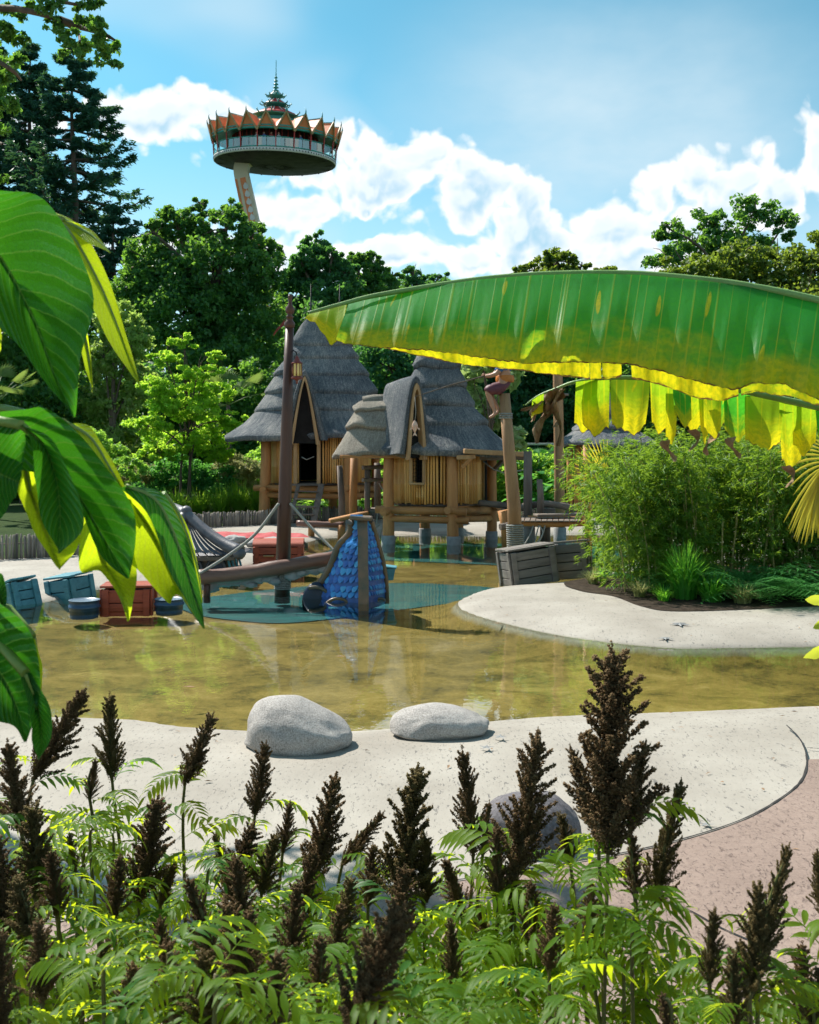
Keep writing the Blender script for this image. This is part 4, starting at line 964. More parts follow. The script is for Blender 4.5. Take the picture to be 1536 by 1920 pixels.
for px, py, rx, rz, sd_ in ((440, 1012, 22, 9, 1), (480, 1018, 20, 8, 2), (510, 1014, 22, 7, 3), (470, 1036, 17, 8, 4), (462, 1052, 15, 10, 7)):
    kk = 19.5 / F; o = lump(P(px, py, 19.5), rx * kk, .22, rz * kk, sd_, 'rubble_stone', M['stone_pale'], None, 3, .3)
    props(o, {1: 'brownish stone just right of the ship stern roof', 2: 'pale grey stone left of the red chest top', 3: 'flat pale stone behind the red chest', 4: 'pale stone tucked left of the red chest', 7: 'pale block of stone between stern and red chest'}[sd_], 'stone', 'pale stones beside the red chest')
# red cloth on the sand behind
mb = MB(); rows = []
for i in range(30):
    t = i / 29; a_ = G(398 + 165 * t, 999 + 6 * t, .13); b_ = G(404 + 178 * t, 1012 - 2 * t, .13)
    rows.append([a_.lerp(b_, j / 8) + Vector((0, 0, .03 + .09 * (NOI.noise(Vector((i * .35, j * .5, 2))) + .3) * math.sin(math.pi * j / 8))) for j in range(9)])
mb.grid(rows); mb.build('red_cloth', M['red_cloth'], label='crumpled red cloth spread on the sand behind the mast', cat='cloth')

# ------------------------------------------------------------------ crates, chest and tubs in the water
def crate(px, py_bot, z0, w, d, h, rot, m, label, lid=True, rows_=3, yoff=0.0):
    b = G(px, py_bot, z0); o = empty('wooden_crate', (b.x, b.y + yoff, z0), rot, label, 'crate', 'old wooden crates by the water'); rr = random.Random(int(px * 7)); mt = M[m]; ph = (h - .03) / rows_
    for sgn, ax in ((-1, 'y'), (1, 'y'), (-1, 'x'), (1, 'x')):
        for i in range(rows_):
            z = ph * (i + .5); j = rr.uniform(-.004, .004)
            if ax == 'y': mb = MB().box((0, sgn * (d / 2 - .015 + j), z), (w - .02, .03, ph - .012), None, .005)
            else: mb = MB().box((sgn * (w / 2 - .015 + j), 0, z), (.03, d - .065, ph - .012), None, .005)
            mb.build('plank', mt, o, False)
        for e in (-1, 1):
            if ax == 'y': mb = MB().box((e * (w / 2 - .05), sgn * (d / 2 + .012), h / 2 - .01), (.085, .03, h - .03), None, .005)
            else: mb = MB().box((sgn * (w / 2 + .012), e * (d / 2 - .045), h / 2 - .01), (.03, .075, h - .03), None, .005)
            mb.build('corner_batten', mt, o, False)
    if lid:
        n = 4
        for i in range(n): MB().box((0, -d / 2 + d * (i + .5) / n, h + .012 + rr.uniform(-.004, .004)), (w + .05, d / n - .008, .03), None, .005).build('lid_plank', mt, o, False)
    MB().box((0, 0, h / 2 - .03), (w - .08, d - .08, h - .08)).build('inside', M['dark_interior'], o, False)
    return o
crate(232, 1157, -.12, .62, .46, .38, (0, 0, R(6)), 'red_wood', 'red wooden crate half sunk in the shallow water', rows_=2, yoff=.25)
crate(124, 1134, -.08, .47, .44, .37, (R(4), R(-8), R(-28)), 'teal_wood', 'teal crate with its plank lid tilted, between the blue tub and the sand', rows_=2, yoff=.25)
crate(30, 1150, -.10, .36, .38, .40, (R(3), R(-17), R(-38)), 'teal_wood', 'teal crate leaning at the left picture edge', rows_=3, yoff=.2)
crate(996, 1098, .0, .72, .55, .56, (R(-3), R(-7), R(16)), 'dark_crate_wood', 'dark grey crate tilted left on the tip of the sand spit', rows_=4, yoff=.2)
crate(1077, 1088, .0, .58, .55, .58, (R(-4), R(-6), R(-14)), 'dark_crate_wood', 'dark grey crate behind the tilted one, next to the bamboo', rows_=4, yoff=.2)
def tub(px, py_bot, w, h, label):
    b = G(px, py_bot, 0); s_ = b.y / F; r = w / 2 * s_; hh = h * s_ * .75; o = empty('tub', (b.x, b.y + r, -.1), label=label, cat='tub', group='sunken navy tubs')
    MB().lathe([(r * .9, 0), (r * .98, .1 + hh * .2), (r * 1.04, .1 + hh * .25), (r * 1.04, .1 + hh * .45), (r * .97, .1 + hh * .5), (r * .97, .1 + hh * .9), (r * 1.02, .1 + hh * .92), (r * 1.02, .1 + hh)], 24, (0, 0, 0)).build('body', M['tub_navy'], o, False)
    MB().lathe([(r * 1.02, .1 + hh), (r * .9, .1 + hh * 1.02), (r * .88, .1 + hh * .97), (.005, .1 + hh * .97)], 24, (0, 0, 0)).build('lid', M['tub_lid'], o, False)
tub(149, 1148, 57, 26, 'round navy tub standing in front of the teal crate'); tub(311, 1141, 54, 20, 'round navy tub in the water right of the red crate')
# red treasure chest
b = G(519, 1066, 0); ch = empty('red_chest', (b.x, b.y + .3, -.05), (0, 0, R(4)), 'red wooden chest with a curved lid standing behind the mast', 'chest')
W_, D_, H_ = .84, .55, .40
for i in range(3):
    for sg_ in (-1, 1): MB().box((0, sg_ * D_ / 2, .02 + H_ * (i + .5) / 3), (W_, .03, H_ / 3 - .012), None, .005).build('plank', M['red_wood'], ch, False)
    for sg_ in (-1, 1): MB().box((sg_ * W_ / 2, 0, .02 + H_ * (i + .5) / 3), (.03, D_, H_ / 3 - .012), None, .005).build('plank', M['red_wood'], ch, False)
mb = MB(); rows = []
for i in range(13):
    a_ = math.pi * i / 12; rows.append([Vector((-W_ / 2 - .02 + (W_ + .04) * j / 6, -math.cos(a_) * (D_ / 2 + .03), H_ + .03 + math.sin(a_) * .12)) for j in range(7)])
mb.grid(rows); mb.build('lid', M['red_wood'], ch, False)
for x in (-W_ / 2 + .05, W_ / 2 - .05): MB().box((x, -D_ / 2 - .02, .22), (.07, .02, .42), None, .005).build('corner_batten', M['red_wood'], ch, False)
MB().tube([(-.24, -D_ / 2 - .02, .27), (-.24, -D_ / 2 - .06, .27), (-.08, -D_ / 2 - .06, .27), (-.08, -D_ / 2 - .02, .27)], .016, 8).build('handle', M['trim_wood'], ch, False)
MB().beam((-W_ / 2, 0, H_ / 2), (W_ / 2, 0, H_ / 2), D_ - .05, H_ - .05).build('inside', M['dark_interior'], ch, False)
MB().beam(G(545, 1066, .18), G(612, 1056, .14), .14, .03, .008).build('loose_plank', M['stern_wood'], label='pale loose plank lying right of the red chest', cat='plank')
# ------------------------------------------------------------------ pier, rope bridge and posts
def log_px(root, pts, r, m='grey_wood_x', name='log', n=10): return MB().tube(catmull([P(*p) for p in pts], n), [r * random.uniform(.93, 1.07) for _ in range(n)], 12, jit=.05).build(name, M[m], root)
def collar_px(root, px, Y, r, z0, z1): return MB().lathe([(r, z0), (r, z1), (r * .85, z1 + .02)], 16, (XW(px, Y), Y, 0)).build('collar', M['concrete_collar'], root)
# fishing pole post
fp = empty('fishing_post', P(965, 1045, 19.2), label='tall leaning wooden post in the water that carries the fishing figure', cat='post')
MB().tube([P(968, 1050, 19.2), P(964, 950, 19.2), P(955, 850, 19.2), P(946, 738, 19.2)], [.14, .13, .118, .105], 16, jit=.015).build('pole', M['pole_wood'], fp)
mb = MB(); a, b = P(968, 1046, 19.2), P(965.5, 985, 19.2)
for i in range(16): mb.lathe([(.15, -.018), (.172, -.009), (.172, .009), (.15, .018)], 18, a.lerp(b, i / 15))
mb.build('rope_wrap', M['rope_wrap'], fp)
mb = MB()
for i in range(3): mb.lathe([(.12, -.016), (.14, 0), (.12, .016)], 16, P(948.5, 776 + i * 4, 19.2))
mb.build('rope_band', M['rope_wrap'], fp)
# tall post behind
tp = empty('tall_post', P(1052, 1016, 23.5), label='tall weathered post behind the pier, cut off by the banana leaf', cat='post')
MB().tube([P(1050, 1012, 23.5), P(1049, 900, 23.5), P(1046, 700, 23.5), P(1045, 640, 23.5)], [.125, .12, .115, .11], 14, jit=.02).build('pole', M['pole_wood'], tp); collar_px(tp, 1050, 23.5, .15, -.3, ZW(990, 23.5))
MB().tube([P(1038, 738, 23.4), P(1066, 740, 23.4)], .03, 8).build('peg', M['grey_wood_x'], tp)
# right post next to the bamboo
rp = empty('corner_post', P(1102, 1035, 19.8), label='brown post at the right end of the pier against the bamboo', cat='post')
MB().tube([P(1104, 1045, 19.8), P(1102, 940, 19.8), P(1099, 835, 19.8)], [.075, .07, .065], 12, jit=.03).build('pole', M['post_wood'], rp)
# pier
pier = empty('plank_pier', P(1040, 1010, 20.2), label='rickety plank pier on logs between the fishing post and the bamboo', cat='pier')
log_px(pier, [(975, 981, 19.9), (1030, 983, 19.9), (1098, 981, 19.9)], .06, 'post_wood_x', 'bearer'); log_px(pier, [(990, 972, 20.9), (1098, 972, 20.9)], .06, 'post_wood_x', 'bearer')
log_px(pier, [(938, 988, 19.6), (960, 985, 19.7)], .07, 'grey_wood_x', 'bearer')
for i in range(11):
    x0 = 978 + i * 10.6; a, b = P(x0, 977.5, 19.8), P(x0 + 2, 969.5, 21.1)
    MB().beam(a, b, .10, .03, .006).build('plank', M['grey_wood_x'], pier)
MB().beam(P(1004, 966, 20.4), P(1100, 964, 20.6), .32, .05, .01).build('plank', M['grey_wood_x'], pier)
MB().beam(P(1004, 975, 21.2), P(1095, 972, 21.2), .05, .22, .01).build('board', M['grey_wood_x'], pier)
log_px(pier, [(993, 948, 21.5), (1020, 945, 21.4), (1050, 948, 21.5), (1080, 955, 21.6)], .075, 'grey_wood_x', 'rail'); log_px(pier, [(898, 943, 22.4), (940, 947, 22.2), (985, 953, 21.9)], .07, 'grey_wood_x', 'rail')
MB().tube([P(1013, 975, 21.0), P(1014, 935, 21.0), P(1012, 899, 21.0)], [.075, .07, .062], 12, jit=.04).build('post', M['grey_wood'], pier)
MB().tube([P(950, 1030, 20.6), P(948, 985, 20.6), P(943, 957, 20.6)], [.1, .1, .11], 12, jit=.03).build('post', M['post_wood'], pier)
MB().tube([P(1023, 1020, 21.0), P(1022, 975, 21.0)], [.11, .11], 12).build('post', M['grey_wood'], pier); MB().tube([P(991, 1025, 20.9), P(991, 985, 20.9)], [.14, .14], 14).build('collar', M['concrete_collar'], pier)
for pts in (((1000, 986, 19.8), (993, 1005, 19.7), (983, 1022, 19.6)), ((1010, 986, 19.8), (1004, 1010, 19.7), (1000, 1030, 19.6)), ((1022, 986, 19.8), (1016, 1005, 19.7), (1002, 1022, 19.6)), ((1012, 986, 19.8), (1018, 1000, 19.7), (1008, 1020, 19.6))):
    MB().tube(catmull([P(*p) for p in pts], 8), .014, 5).build('hanging_rope', M['rope'], pier)
MB().beam(P(1010, 959, 21.3), P(1040, 958, 21.3), .2, .12, .01).build('step', M['grey_wood_x'], pier)
# rope bridge between the huts
rbz = empty('rope_bridge', P(660, 985, 24.0), label='crooked log walkway with posts and rails between the two huts', cat='bridge')
MB().tube([P(641, 1005, 23.6), P(641, 940, 23.6), P(637, 873, 23.6)], [.085, .08, .065], 12, jit=.05).build('post', M['grey_wood'], rbz)
MB().tube([P(690, 975, 23.0), P(689, 930, 23.0), P(690, 876, 23.0)], [.07, .07, .075], 12, jit=.05).build('post', M['grey_wood'], rbz); MB().tube([P(708, 950, 24.6), P(708, 868, 24.6)], [.09, .08], 12, jit=.04).build('post', M['grey_wood'], rbz)
log_px(rbz, [(680, 877, 22.8), (726, 875, 23.2)], .05, 'grey_wood_x', 'rail'); log_px(rbz, [(680, 900, 22.8), (726, 899, 23.2)], .045, 'grey_wood_x', 'rail')
MB().beam(P(618, 977, 22.8), P(690, 961, 23.0), .3, .09, .02).build('plank', M['post_wood_x'], rbz); log_px(rbz, [(557, 981, 23.4), (600, 983, 23.3), (646, 984, 23.2)], .075, 'yard_wood', 'log'); MB().beam(P(690, 957, 23.2), P(730, 955, 23.2), .5, .1, .02).build('plank', M['grey_wood_x'], rbz)
MB().tube([P(584, 1006, 23.4), P(584, 983, 23.4)], [.08, .075], 10).build('post', M['post_wood'], rbz); MB().tube([P(640, 1012, 23.2), P(640, 984, 23.2)], [.09, .085], 10).build('post', M['post_wood'], rbz)
for pts in (((711, 906, 22.8), (718, 918, 22.7), (726, 930, 22.6)), ((708, 962, 22.8), (706, 985, 22.8), (697, 1010, 22.8)), ((712, 985, 22.8), (700, 990, 22.8)), ((718, 985, 22.8), (714, 1000, 22.8), (711, 1015, 22.8))): MB().tube(catmull([P(*p) for p in pts], 6), .014, 5).build('net_rope', M['rope'], rbz)
# ladder to the larger hut
ld = empty('ladder', P(575, 985, 26.0), label='crooked plank ladder leading up to the doorway of the larger hut', cat='ladder')
MB().beam(P(560, 908, 26.3), P(545, 975, 25.4), .10, .05, .01, up=(0, 1, 0)).build('stringer', M['grey_wood'], ld); MB().beam(P(603, 908, 26.3), P(588, 980, 25.4), .16, .06, .01, up=(0, 1, 0)).build('stringer', M['grey_wood'], ld)
for i in range(4): t = (i + .6) / 4.4; MB().beam(P(558 - 13 * t, 912 + 64 * t, 26.2 - .8 * t), P(600 - 13 * t, 914 + 62 * t, 26.2 - .8 * t), .14, .04, .01).build('rung', M['grey_wood_x'], ld)

# ------------------------------------------------------------------ fishing figure (painted statue), rod and fish
def skin_body(name, joints, edges, m, parent, root_i=0, sub=2):
    me = bpy.data.meshes.new(name); me.from_pydata([j[0] for j in joints], edges, []); o = bpy.data.objects.new(name, me); COL.objects.link(o)
    md = o.modifiers.new('skin', 'SKIN'); sv = me.skin_vertices[0].data if me.skin_vertices else None
    if sv is None:
        bpy.context.view_layer.objects.active = o; bm = bmesh.new(); bm.from_mesh(me); bm.verts.layers.skin.verify(); bm.to_mesh(me); bm.free(); sv = me.skin_vertices[0].data
    for i, j in enumerate(joints): sv[i].radius = (j[1], j[1] * (j[2] if len(j) > 2 else 1)); sv[i].use_root = (i == root_i)
    md.use_smooth_shade = True; s2 = o.modifiers.new('sub', 'SUBSURF'); s2.levels = sub; s2.render_levels = sub
    bpy.context.view_layer.update(); dg = bpy.context.evaluated_depsgraph_get(); ev = o.evaluated_get(dg); m2 = bpy.data.meshes.new_from_object(ev); m2.name = name
    bpy.data.objects.remove(o); m2.polygons.foreach_set('use_smooth', [True] * len(m2.polygons)); m2.materials.clear(); m2.materials.append(m)
    return link(name, m2, parent)
seat = P(945, 738, 19.2); fig = empty('fishing_statue', seat, label='painted statue of a barefoot fisherman in purple breeches sitting on the leaning post', cat='statue')
V = Vector
# local frame: sits facing left (-x) and a little to the camera (-y)
J = [(V((.02, 0, .12)), .15), (V((.02, 0, .30)), .145), (V((.0, 0, .52)), .16), (V((-.01, 0, .62)), .10), (V((-.03, -.01, .70)), .058), (V((-.06, -.02, .80)), .105), (V((-.07, -.02, .90)), .10),
     (V((-.02, -.17, .56)), .062), (V((-.16, -.20, .36)), .05), (V((-.32, -.16, .32)), .038), (V((-.38, -.14, .33)), .032),
     (V((-.02, .17, .56)), .062), (V((-.17, .18, .38)), .05), (V((-.32, .05, .35)), .038), (V((-.37, .0, .35)), .032),
     (V((-.10, -.10, .10)), .105), (V((-.33, -.12, .06)), .075), (V((-.27, -.12, -.14)), .052), (V((-.18, -.13, -.36)), .036), (V((-.20, -.14, -.42)), .034), (V((-.30, -.15, -.47)), .026),
     (V((-.10, .09, .10)), .105), (V((-.31, .08, .08)), .075), (V((-.21, .06, -.10)), .052), (V((-.10, .03, -.30)), .036), (V((-.11, .02, -.36)), .034), (V((-.20, -.01, -.42)), .026)]
E = [(0, 1), (1, 2), (2, 3), (3, 4), (4, 5), (5, 6), (2, 7), (7, 8), (8, 9), (9, 10), (2, 11), (11, 12), (12, 13), (13, 14), (0, 15), (15, 16), (16, 17), (17, 18), (18, 19), (19, 20), (0, 21), (21, 22), (22, 23), (23, 24), (24, 25), (25, 26)]
skin_body('body', J, E, M['skin'], fig)
# fingers round the rod
for hx, hy, hz in ((-.39, -.14, .33), (-.375, .0, .35)):
    for i in range(4):
        y0 = hy - .02 + i * .014; a_ = V((hx, y0, hz + .028)); MB().tube(catmull([a_, a_ + V((-.025, 0, .008)), a_ + V((-.045, 0, -.02)), a_ + V((-.03, 0, -.045))], 6), .0085, 6).build('finger', M['skin'], fig, False)
    a_ = V((hx + .01, hy - .03, hz + .015)); MB().tube([a_, a_ + V((-.025, -.012, .0)), a_ + V((-.045, .004, -.015))], .0095, 6).build('thumb', M['skin'], fig, False)
# clothes follow the body
B = [(V((.02, 0, .10)), .178), (V((.02, 0, .24)), .165), (V((-.10, -.10, .10)), .135), (V((-.30, -.115, .065)), .125), (V((-.33, -.12, .0)), .105), (V((-.10, .09, .10)), .135), (V((-.28, .08, .085)), .125), (V((-.29, .075, .01)), .10)]
skin_body('breeches', B, [(0, 1), (0, 2), (2, 3), (3, 4), (0, 5), (5, 6), (6, 7)], M['breeches'], fig)
skin_body('vest', [(V((.02, 0, .33)), .165), (V((.0, 0, .52)), .178), (V((-.01, 0, .60)), .12), (V((-.02, -.17, .56)), .08), (V((-.13, -.195, .41)), .07), (V((-.02, .17, .56)), .08), (V((-.14, .185, .42)), .07)], [(0, 1), (1, 2), (1, 3), (3, 4), (1, 5), (5, 6)], M['blue_vest'], fig)
MB().lathe([(.172, .22), (.182, .26), (.178, .33), (.165, .35)], 20, (.02, 0, 0)).build('sash', M['sash_orange'], fig, False)
lump(seat + V((-.055, -.015, .90)), .118, .115, .10, 2, 'hair', M['hair_dark'], fig, 3, .12)
for sy in (-1, 1):
    MB().lathe([(.001, -.012), (.012, 0), (.001, .012)], 8, (-.155, -.02 + sy * .035, .855)).build('eye', M['hair_dark'], fig, False); lump(seat + V((-.06, -.02 + sy * .10, .83)), .02, .012, .03, 3, 'ear', M['skin'], fig, 2, .05)
lump(seat + V((-.175, -.02, .82)), .022, .016, .026, 5, 'nose', M['skin'], fig, 2, .05); MB().tube([(-.15, -.05, .775), (-.16, -.02, .77), (-.15, .01, .775)], .007, 6).build('mouth', M['breeches'], fig, False)
tip = P(778, 744, 18.6); h1 = seat + V((-.34, -.14, .34))
MB().tube([h1 + (h1 - tip) * .08, h1, h1.lerp(tip, .5) + V((0, 0, .02)), tip], [.016, .015, .011, .006], 8).build('fishing_rod', M['bark'], label='thin fishing rod held out over the water by the statue', cat='fishing rod')
MB().tube([tip, P(780, 770, 18.6), P(778, 789, 18.6)], .005, 5).build('fishing_line', M['rope'], label='fishing line dropping from the rod tip to the fish', cat='fishing line')
fs = empty('fish', P(778, 800, 18.6), label='pink fish dangling from the fishing line in front of the narrow hut window', cat='fish'); k = 18.6 / F
rows = []; mb = MB()
for i, (r, z) in enumerate(((.004, 12), (.03, 9), (.055, 4), (.055, 0), (.04, -5), (.02, -9), (.012, -11))): rows.append([P(778, 800, 18.6) + V((math.cos(a) * r, math.sin(a) * r * .55, z * k)) for a in [2 * math.pi * j / 12 for j in range(13)]])
mb.grid(rows); mb.build('body', M['fish_pink'], fs)
MB().prism([(0, .02), (-.045, -.07), (0, -.045), (.05, -.075)], -.008, .008, Matrix.Translation(P(778, 811, 18.6)) @ Matrix.Rotation(R(90), 4, 'X')).build('tail_fin', M['fish_pink'], fs)
for sx in (-1, 1): MB().prism([(0, 0), (sx * .05, -.03), (sx * .055, -.07), (sx * .01, -.04)], -.006, .006, Matrix.Translation(P(778 + sx * 4, 800, 18.58)) @ Matrix.Rotation(R(90), 4, 'X')).build('fin', M['fish_pink'], fs)
# ------------------------------------------------------------------ trees and shrubs behind
def crown_cards(lobes, n, L, W, clump=.20, outward=.5, up=.35, fill=.55, flat=1.0):
    """leaf cards gathered in clumps over ellipsoid lobes [(centre, (rx, ry, rz))]"""
    areas = np.array([(r[0] * r[2] + r[0] * r[1] + r[1] * r[2]) for _, r in lobes]); share = areas / areas.sum(); chunks = []
    for (c, r), s_ in zip(lobes, share):
        nl = max(60, int(n * s_)); rm = (r[0] * r[1] * r[2]) ** (1 / 3); nc = max(9, int(nl / 60))
        dirs = unit(nc); rad = 1 - (1 - fill) * RNG.random(nc) ** 1.3 + RNG.normal(0, .05, nc)
        cc = np.array(c) + dirs * np.array(r) * rad[:, None]; cr = rm * clump * RNG.uniform(.6, 1.5, nc)
        idx = RNG.integers(0, nc, nl); off = unit(nl) * (RNG.random(nl) ** .45)[:, None] * cr[idx][:, None]; off[:, 2] *= .7 * flat
        p = cc[idx] + off; o = off / (np.linalg.norm(off, axis=1, keepdims=True) + 1e-6)
        nrm = o * outward + np.array([0, 0, up]) + unit(nl) * .75; d = unit(nl) + o * .6; d[:, 2] -= .25
        sz = RNG.uniform(.65, 1.3, nl); chunks.append(cards(p, d, nrm, L * sz, W * sz))
    return merge(chunks)
def lobes_px(lp, Y, dscale=.9):
    out = []
    for q in lp:
        px, py, rx, ry = q[:4]; y = Y + (q[4] if len(q) > 4 else random.uniform(-.8, .8)); s_ = y / F; out.append((P(px, py, y), (rx * s_, (rx + ry) / 2 * s_ * dscale, ry * s_)))
    return out
def tree(label, lp, Y, base_px, n, L, W, leaf, group='trees behind the beach', cat='tree', name='broadleaf_tree', bark='bark', tr=.2, clump=.25, fill=.5, zb=.1, stems=None, twig=True, **kw):
    n = int(n * 1.7); L *= .80; W *= .84
    lb = lobes_px(lp, Y); bx = XW(base_px, Y); root = empty(name, (bx, Y, zb), label=label, cat=cat, group=group)
    v, f = crown_cards(lb, n, L, W, clump, fill=fill, **kw); v = v - np.array((bx, Y, zb))
    link('crown', np_mesh('crown', v, f, M[leaf]), root)
    top = max(lb, key=lambda q: q[0].z)[0]; mid = sum((q[0] for q in lb), Vector()) / len(lb)
    mb = MB(); b0 = Vector((bx, Y, zb - .1))
    for st_ in (stems or [(0, 0)]):
        s0 = b0 + Vector((st_[0], 0, 0)); m_ = Vector((mid.x * .6 + (bx + st_[1]) * .4, Y, s0.z + (mid.z - s0.z) * .8)); pts = catmull([s0, s0.lerp(m_, .5) + Vector((random.uniform(-.15, .15), 0, 0)), m_, top], 12); q = 1.0 / (len(stems) if stems else 1) ** .4
        mb.tube(pts, [tr * q * (1.15 - i / 11 * .95) for i in range(12)], 8)
    for c, r in lb:
        a = b0.lerp(Vector((bx * .5 + mid.x * .5, Y, mid.z)), random.uniform(.55, .85)); mb.tube(catmull([a, a.lerp(c, .5) + Vector((0, 0, .12 * (c - a).length)), c, c + Vector((0, 0, r[2] * .6))], 8), [tr * .42 * (1 - i / 8.5) for i in range(8)], 6, False)
        if twig:
            for _ in range(5):
                e = c + Vector(unit(1)[0]) * r[0] * .85; mb.tube([c, c.lerp(e, .5) + Vector((0, 0, .1)), e], [tr * .15, tr * .1, tr * .04], 4, False)
    mb.build('trunk', M[bark], root); return root

tree('big dark green tree right below the tower, left half of the skyline', [(340, 432, 52, 42), (425, 430, 56, 36), (378, 392, 26, 24), (432, 394, 24, 18), (325, 408, 26, 22), (292, 440, 30, 26), (474, 440, 28, 28), (505, 470, 26, 30), (255, 500, 26, 34), (295, 500, 70, 62), (400, 510, 95, 75), (485, 510, 48, 62), (340, 590, 95, 75), (450, 600, 85, 80), (260, 570, 60, 60), (400, 690, 130, 70)], 46, 400, 36000, .26, .17, 'leaf_oak', tr=.35)
tree('round-topped green tree behind the larger hut finials', [(592, 462, 26, 26), (565, 490, 26, 28), (622, 488, 26, 24), (648, 510, 24, 24), (592, 500, 42, 42), (560, 545, 48, 50), (640, 540, 40, 45), (600, 590, 80, 60), (580, 660, 80, 60)], 50, 600, 20000, .27, .18, 'leaf_oak_b', tr=.3)
tree('green tree on the skyline left of the gap above the banana leaf', [(665, 486, 24, 20), (695, 494, 24, 22), (735, 520, 22, 18), (672, 515, 36, 34), (715, 530, 36, 32), (690, 570, 70, 55), (700, 640, 80, 60)], 53, 695, 15000, .27, .18, 'leaf_oak', tr=.3)
tree('small loose tree on the skyline just above the banana leaf tip', [(775, 515, 26, 14), (820, 525, 28, 12), (800, 560, 70, 36), (850, 590, 60, 40)], 56, 805, 8000, .28, .18, 'leaf_oak_b', tr=.25, clump=.3)
tree('loose tree top poking over the middle of the banana leaf', [(1045, 490, 38, 26), (985, 510, 38, 14), (1090, 500, 18, 14), (1140, 510, 26, 10), (1030, 560, 110, 45)], 50, 1040, 9000, .27, .17, 'leaf_autumn', tr=.25, clump=.26)
tree('airy birch-like tree with open branches at the top right', [(1255, 430, 36, 22), (1300, 460, 55, 40), (1340, 415, 40, 30), (1415, 395, 42, 36), (1470, 420, 32, 30), (1390, 470, 70, 45), (1250, 480, 45, 22)], 38, 1370, 5200, .20, .14, 'leaf_oak', tr=.16, clump=.34, fill=.3)
tree('dense yellowish tree behind the right end of the banana leaf', [(1290, 520, 70, 40), (1370, 500, 75, 45), (1460, 505, 80, 50), (1545, 485, 60, 45), (1330, 600, 130, 75), (1500, 620, 150, 100), (1640, 560, 110, 100)], 34, 1440, 28000, .19, .13, 'leaf_autumn', tr=.28)
tree('dark tree in shade directly behind the smaller hut roof', [(730, 690, 90, 70), (810, 730, 80, 80), (880, 690, 70, 60), (760, 800, 120, 60)], 39, 800, 22000, .22, .15, 'leaf_dark', tr=.25)
tree('dark tree in shade behind the tall pier post', [(1000, 770, 80, 80), (1090, 740, 80, 90), (960, 680, 80, 60), (1050, 640, 90, 60)], 39, 1050, 22000, .22, .15, 'leaf_dark', tr=.25)
tree('shaded green tree hidden behind the hanging banana strips', [(1200, 700, 110, 110), (1330, 760, 110, 110), (1250, 600, 110, 70)], 31, 1270, 16000, .20, .13, 'leaf_oak', tr=.22)
tree('shaded green tree at the right edge behind the bamboo', [(1480, 760, 120, 120), (1620, 740, 120, 140), (1530, 860, 140, 80)], 28, 1540, 16000, .18, .12, 'leaf_dark', tr=.22)
tree('dark leafy tree at the left edge behind the big hanging leaves', [(40, 640, 110, 90), (130, 600, 70, 60), (-60, 560, 110, 110), (60, 740, 130, 80)], 37, 50, 20000, .22, .15, 'leaf_oak', tr=.25)
tree('mid green viburnum-like shrub with pale flower heads left of the bright tree', [(215, 600, 50, 35), (250, 640, 42, 38), (195, 670, 60, 40), (255, 720, 45, 45), (190, 760, 70, 50), (230, 830, 70, 45)], 36, 205, 17000, .17, .11, 'leaf_flower', tr=.12, clump=.22, cat='shrub', name='tall_shrub', group='shrubs behind the beach')
tree('bright yellow-green small tree with thin stems left of the larger hut', [(345, 640, 30, 16), (310, 672, 36, 18), (405, 672, 22, 14), (370, 700, 45, 18), (300, 725, 50, 20), (400, 735, 48, 20), (340, 765, 75, 24), (280, 800, 55, 20), (425, 790, 45, 20), (350, 825, 85, 24), (410, 850, 40, 18), (300, 850, 50, 18)], 29.6, 348, 15000, .15, .075, 'leaf_locust', tr=.07, clump=.30, fill=.35, stems=[(-.12, -.2), (.02, .1), (.2, .5)], flat=.6, name='small_tree')
tree('bright lime shrub low at the left behind the hanging leaves', [(180, 850, 60, 40), (120, 880, 80, 50), (60, 850, 70, 50), (240, 880, 40, 30)], 27, 150, 9000, .14, .08, 'leaf_shrub', tr=.07, cat='shrub', name='shrub', group='shrubs behind the beach')
tree('pale big-leaved magnolia right of the smaller hut roof', [(890, 720, 30, 36), (925, 770, 34, 40), (945, 700, 30, 30), (960, 830, 30, 30), (900, 660, 40, 30)], 30, 915, 900, .46, .26, 'leaf_pale', tr=.08, clump=.45, cat='shrub', name='magnolia', group='shrubs behind the beach')
tree('green rounded hedge behind the smaller hut and pier', [(860, 880, 60, 50), (960, 890, 60, 50), (1060, 890, 60, 50)], 34.2, 950, 12000, .16, .10, 'leaf_shrub', tr=.06, cat='shrub', name='shrub', group='shrubs behind the beach')
tree('bushy green shrub behind the larger hut, seen under its floor', [(520, 880, 60, 50), (620, 890, 70, 50), (700, 900, 60, 50), (560, 820, 70, 40)], 33, 600, 14000, .16, .10, 'leaf_shrub', tr=.06, cat='shrub', name='shrub', group='shrubs behind the beach')
tree('grey-green feathery bush behind the tall grass at left', [(240, 900, 42, 30), (290, 890, 30, 26), (440, 880, 40, 30), (480, 890, 30, 30)], 30.6, 300, 7000, .15, .05, 'leaf_straw', tr=.04, clump=.3, cat='shrub', name='shrub', group='shrubs behind the beach')
tree('deep green low shrub between grass and feathery bush', [(330, 890, 60, 36), (400, 900, 50, 34), (250, 930, 60, 30)], 30.2, 330, 8000, .14, .08, 'leaf_fern', tr=.04, cat='shrub', name='shrub', group='shrubs behind the beach')
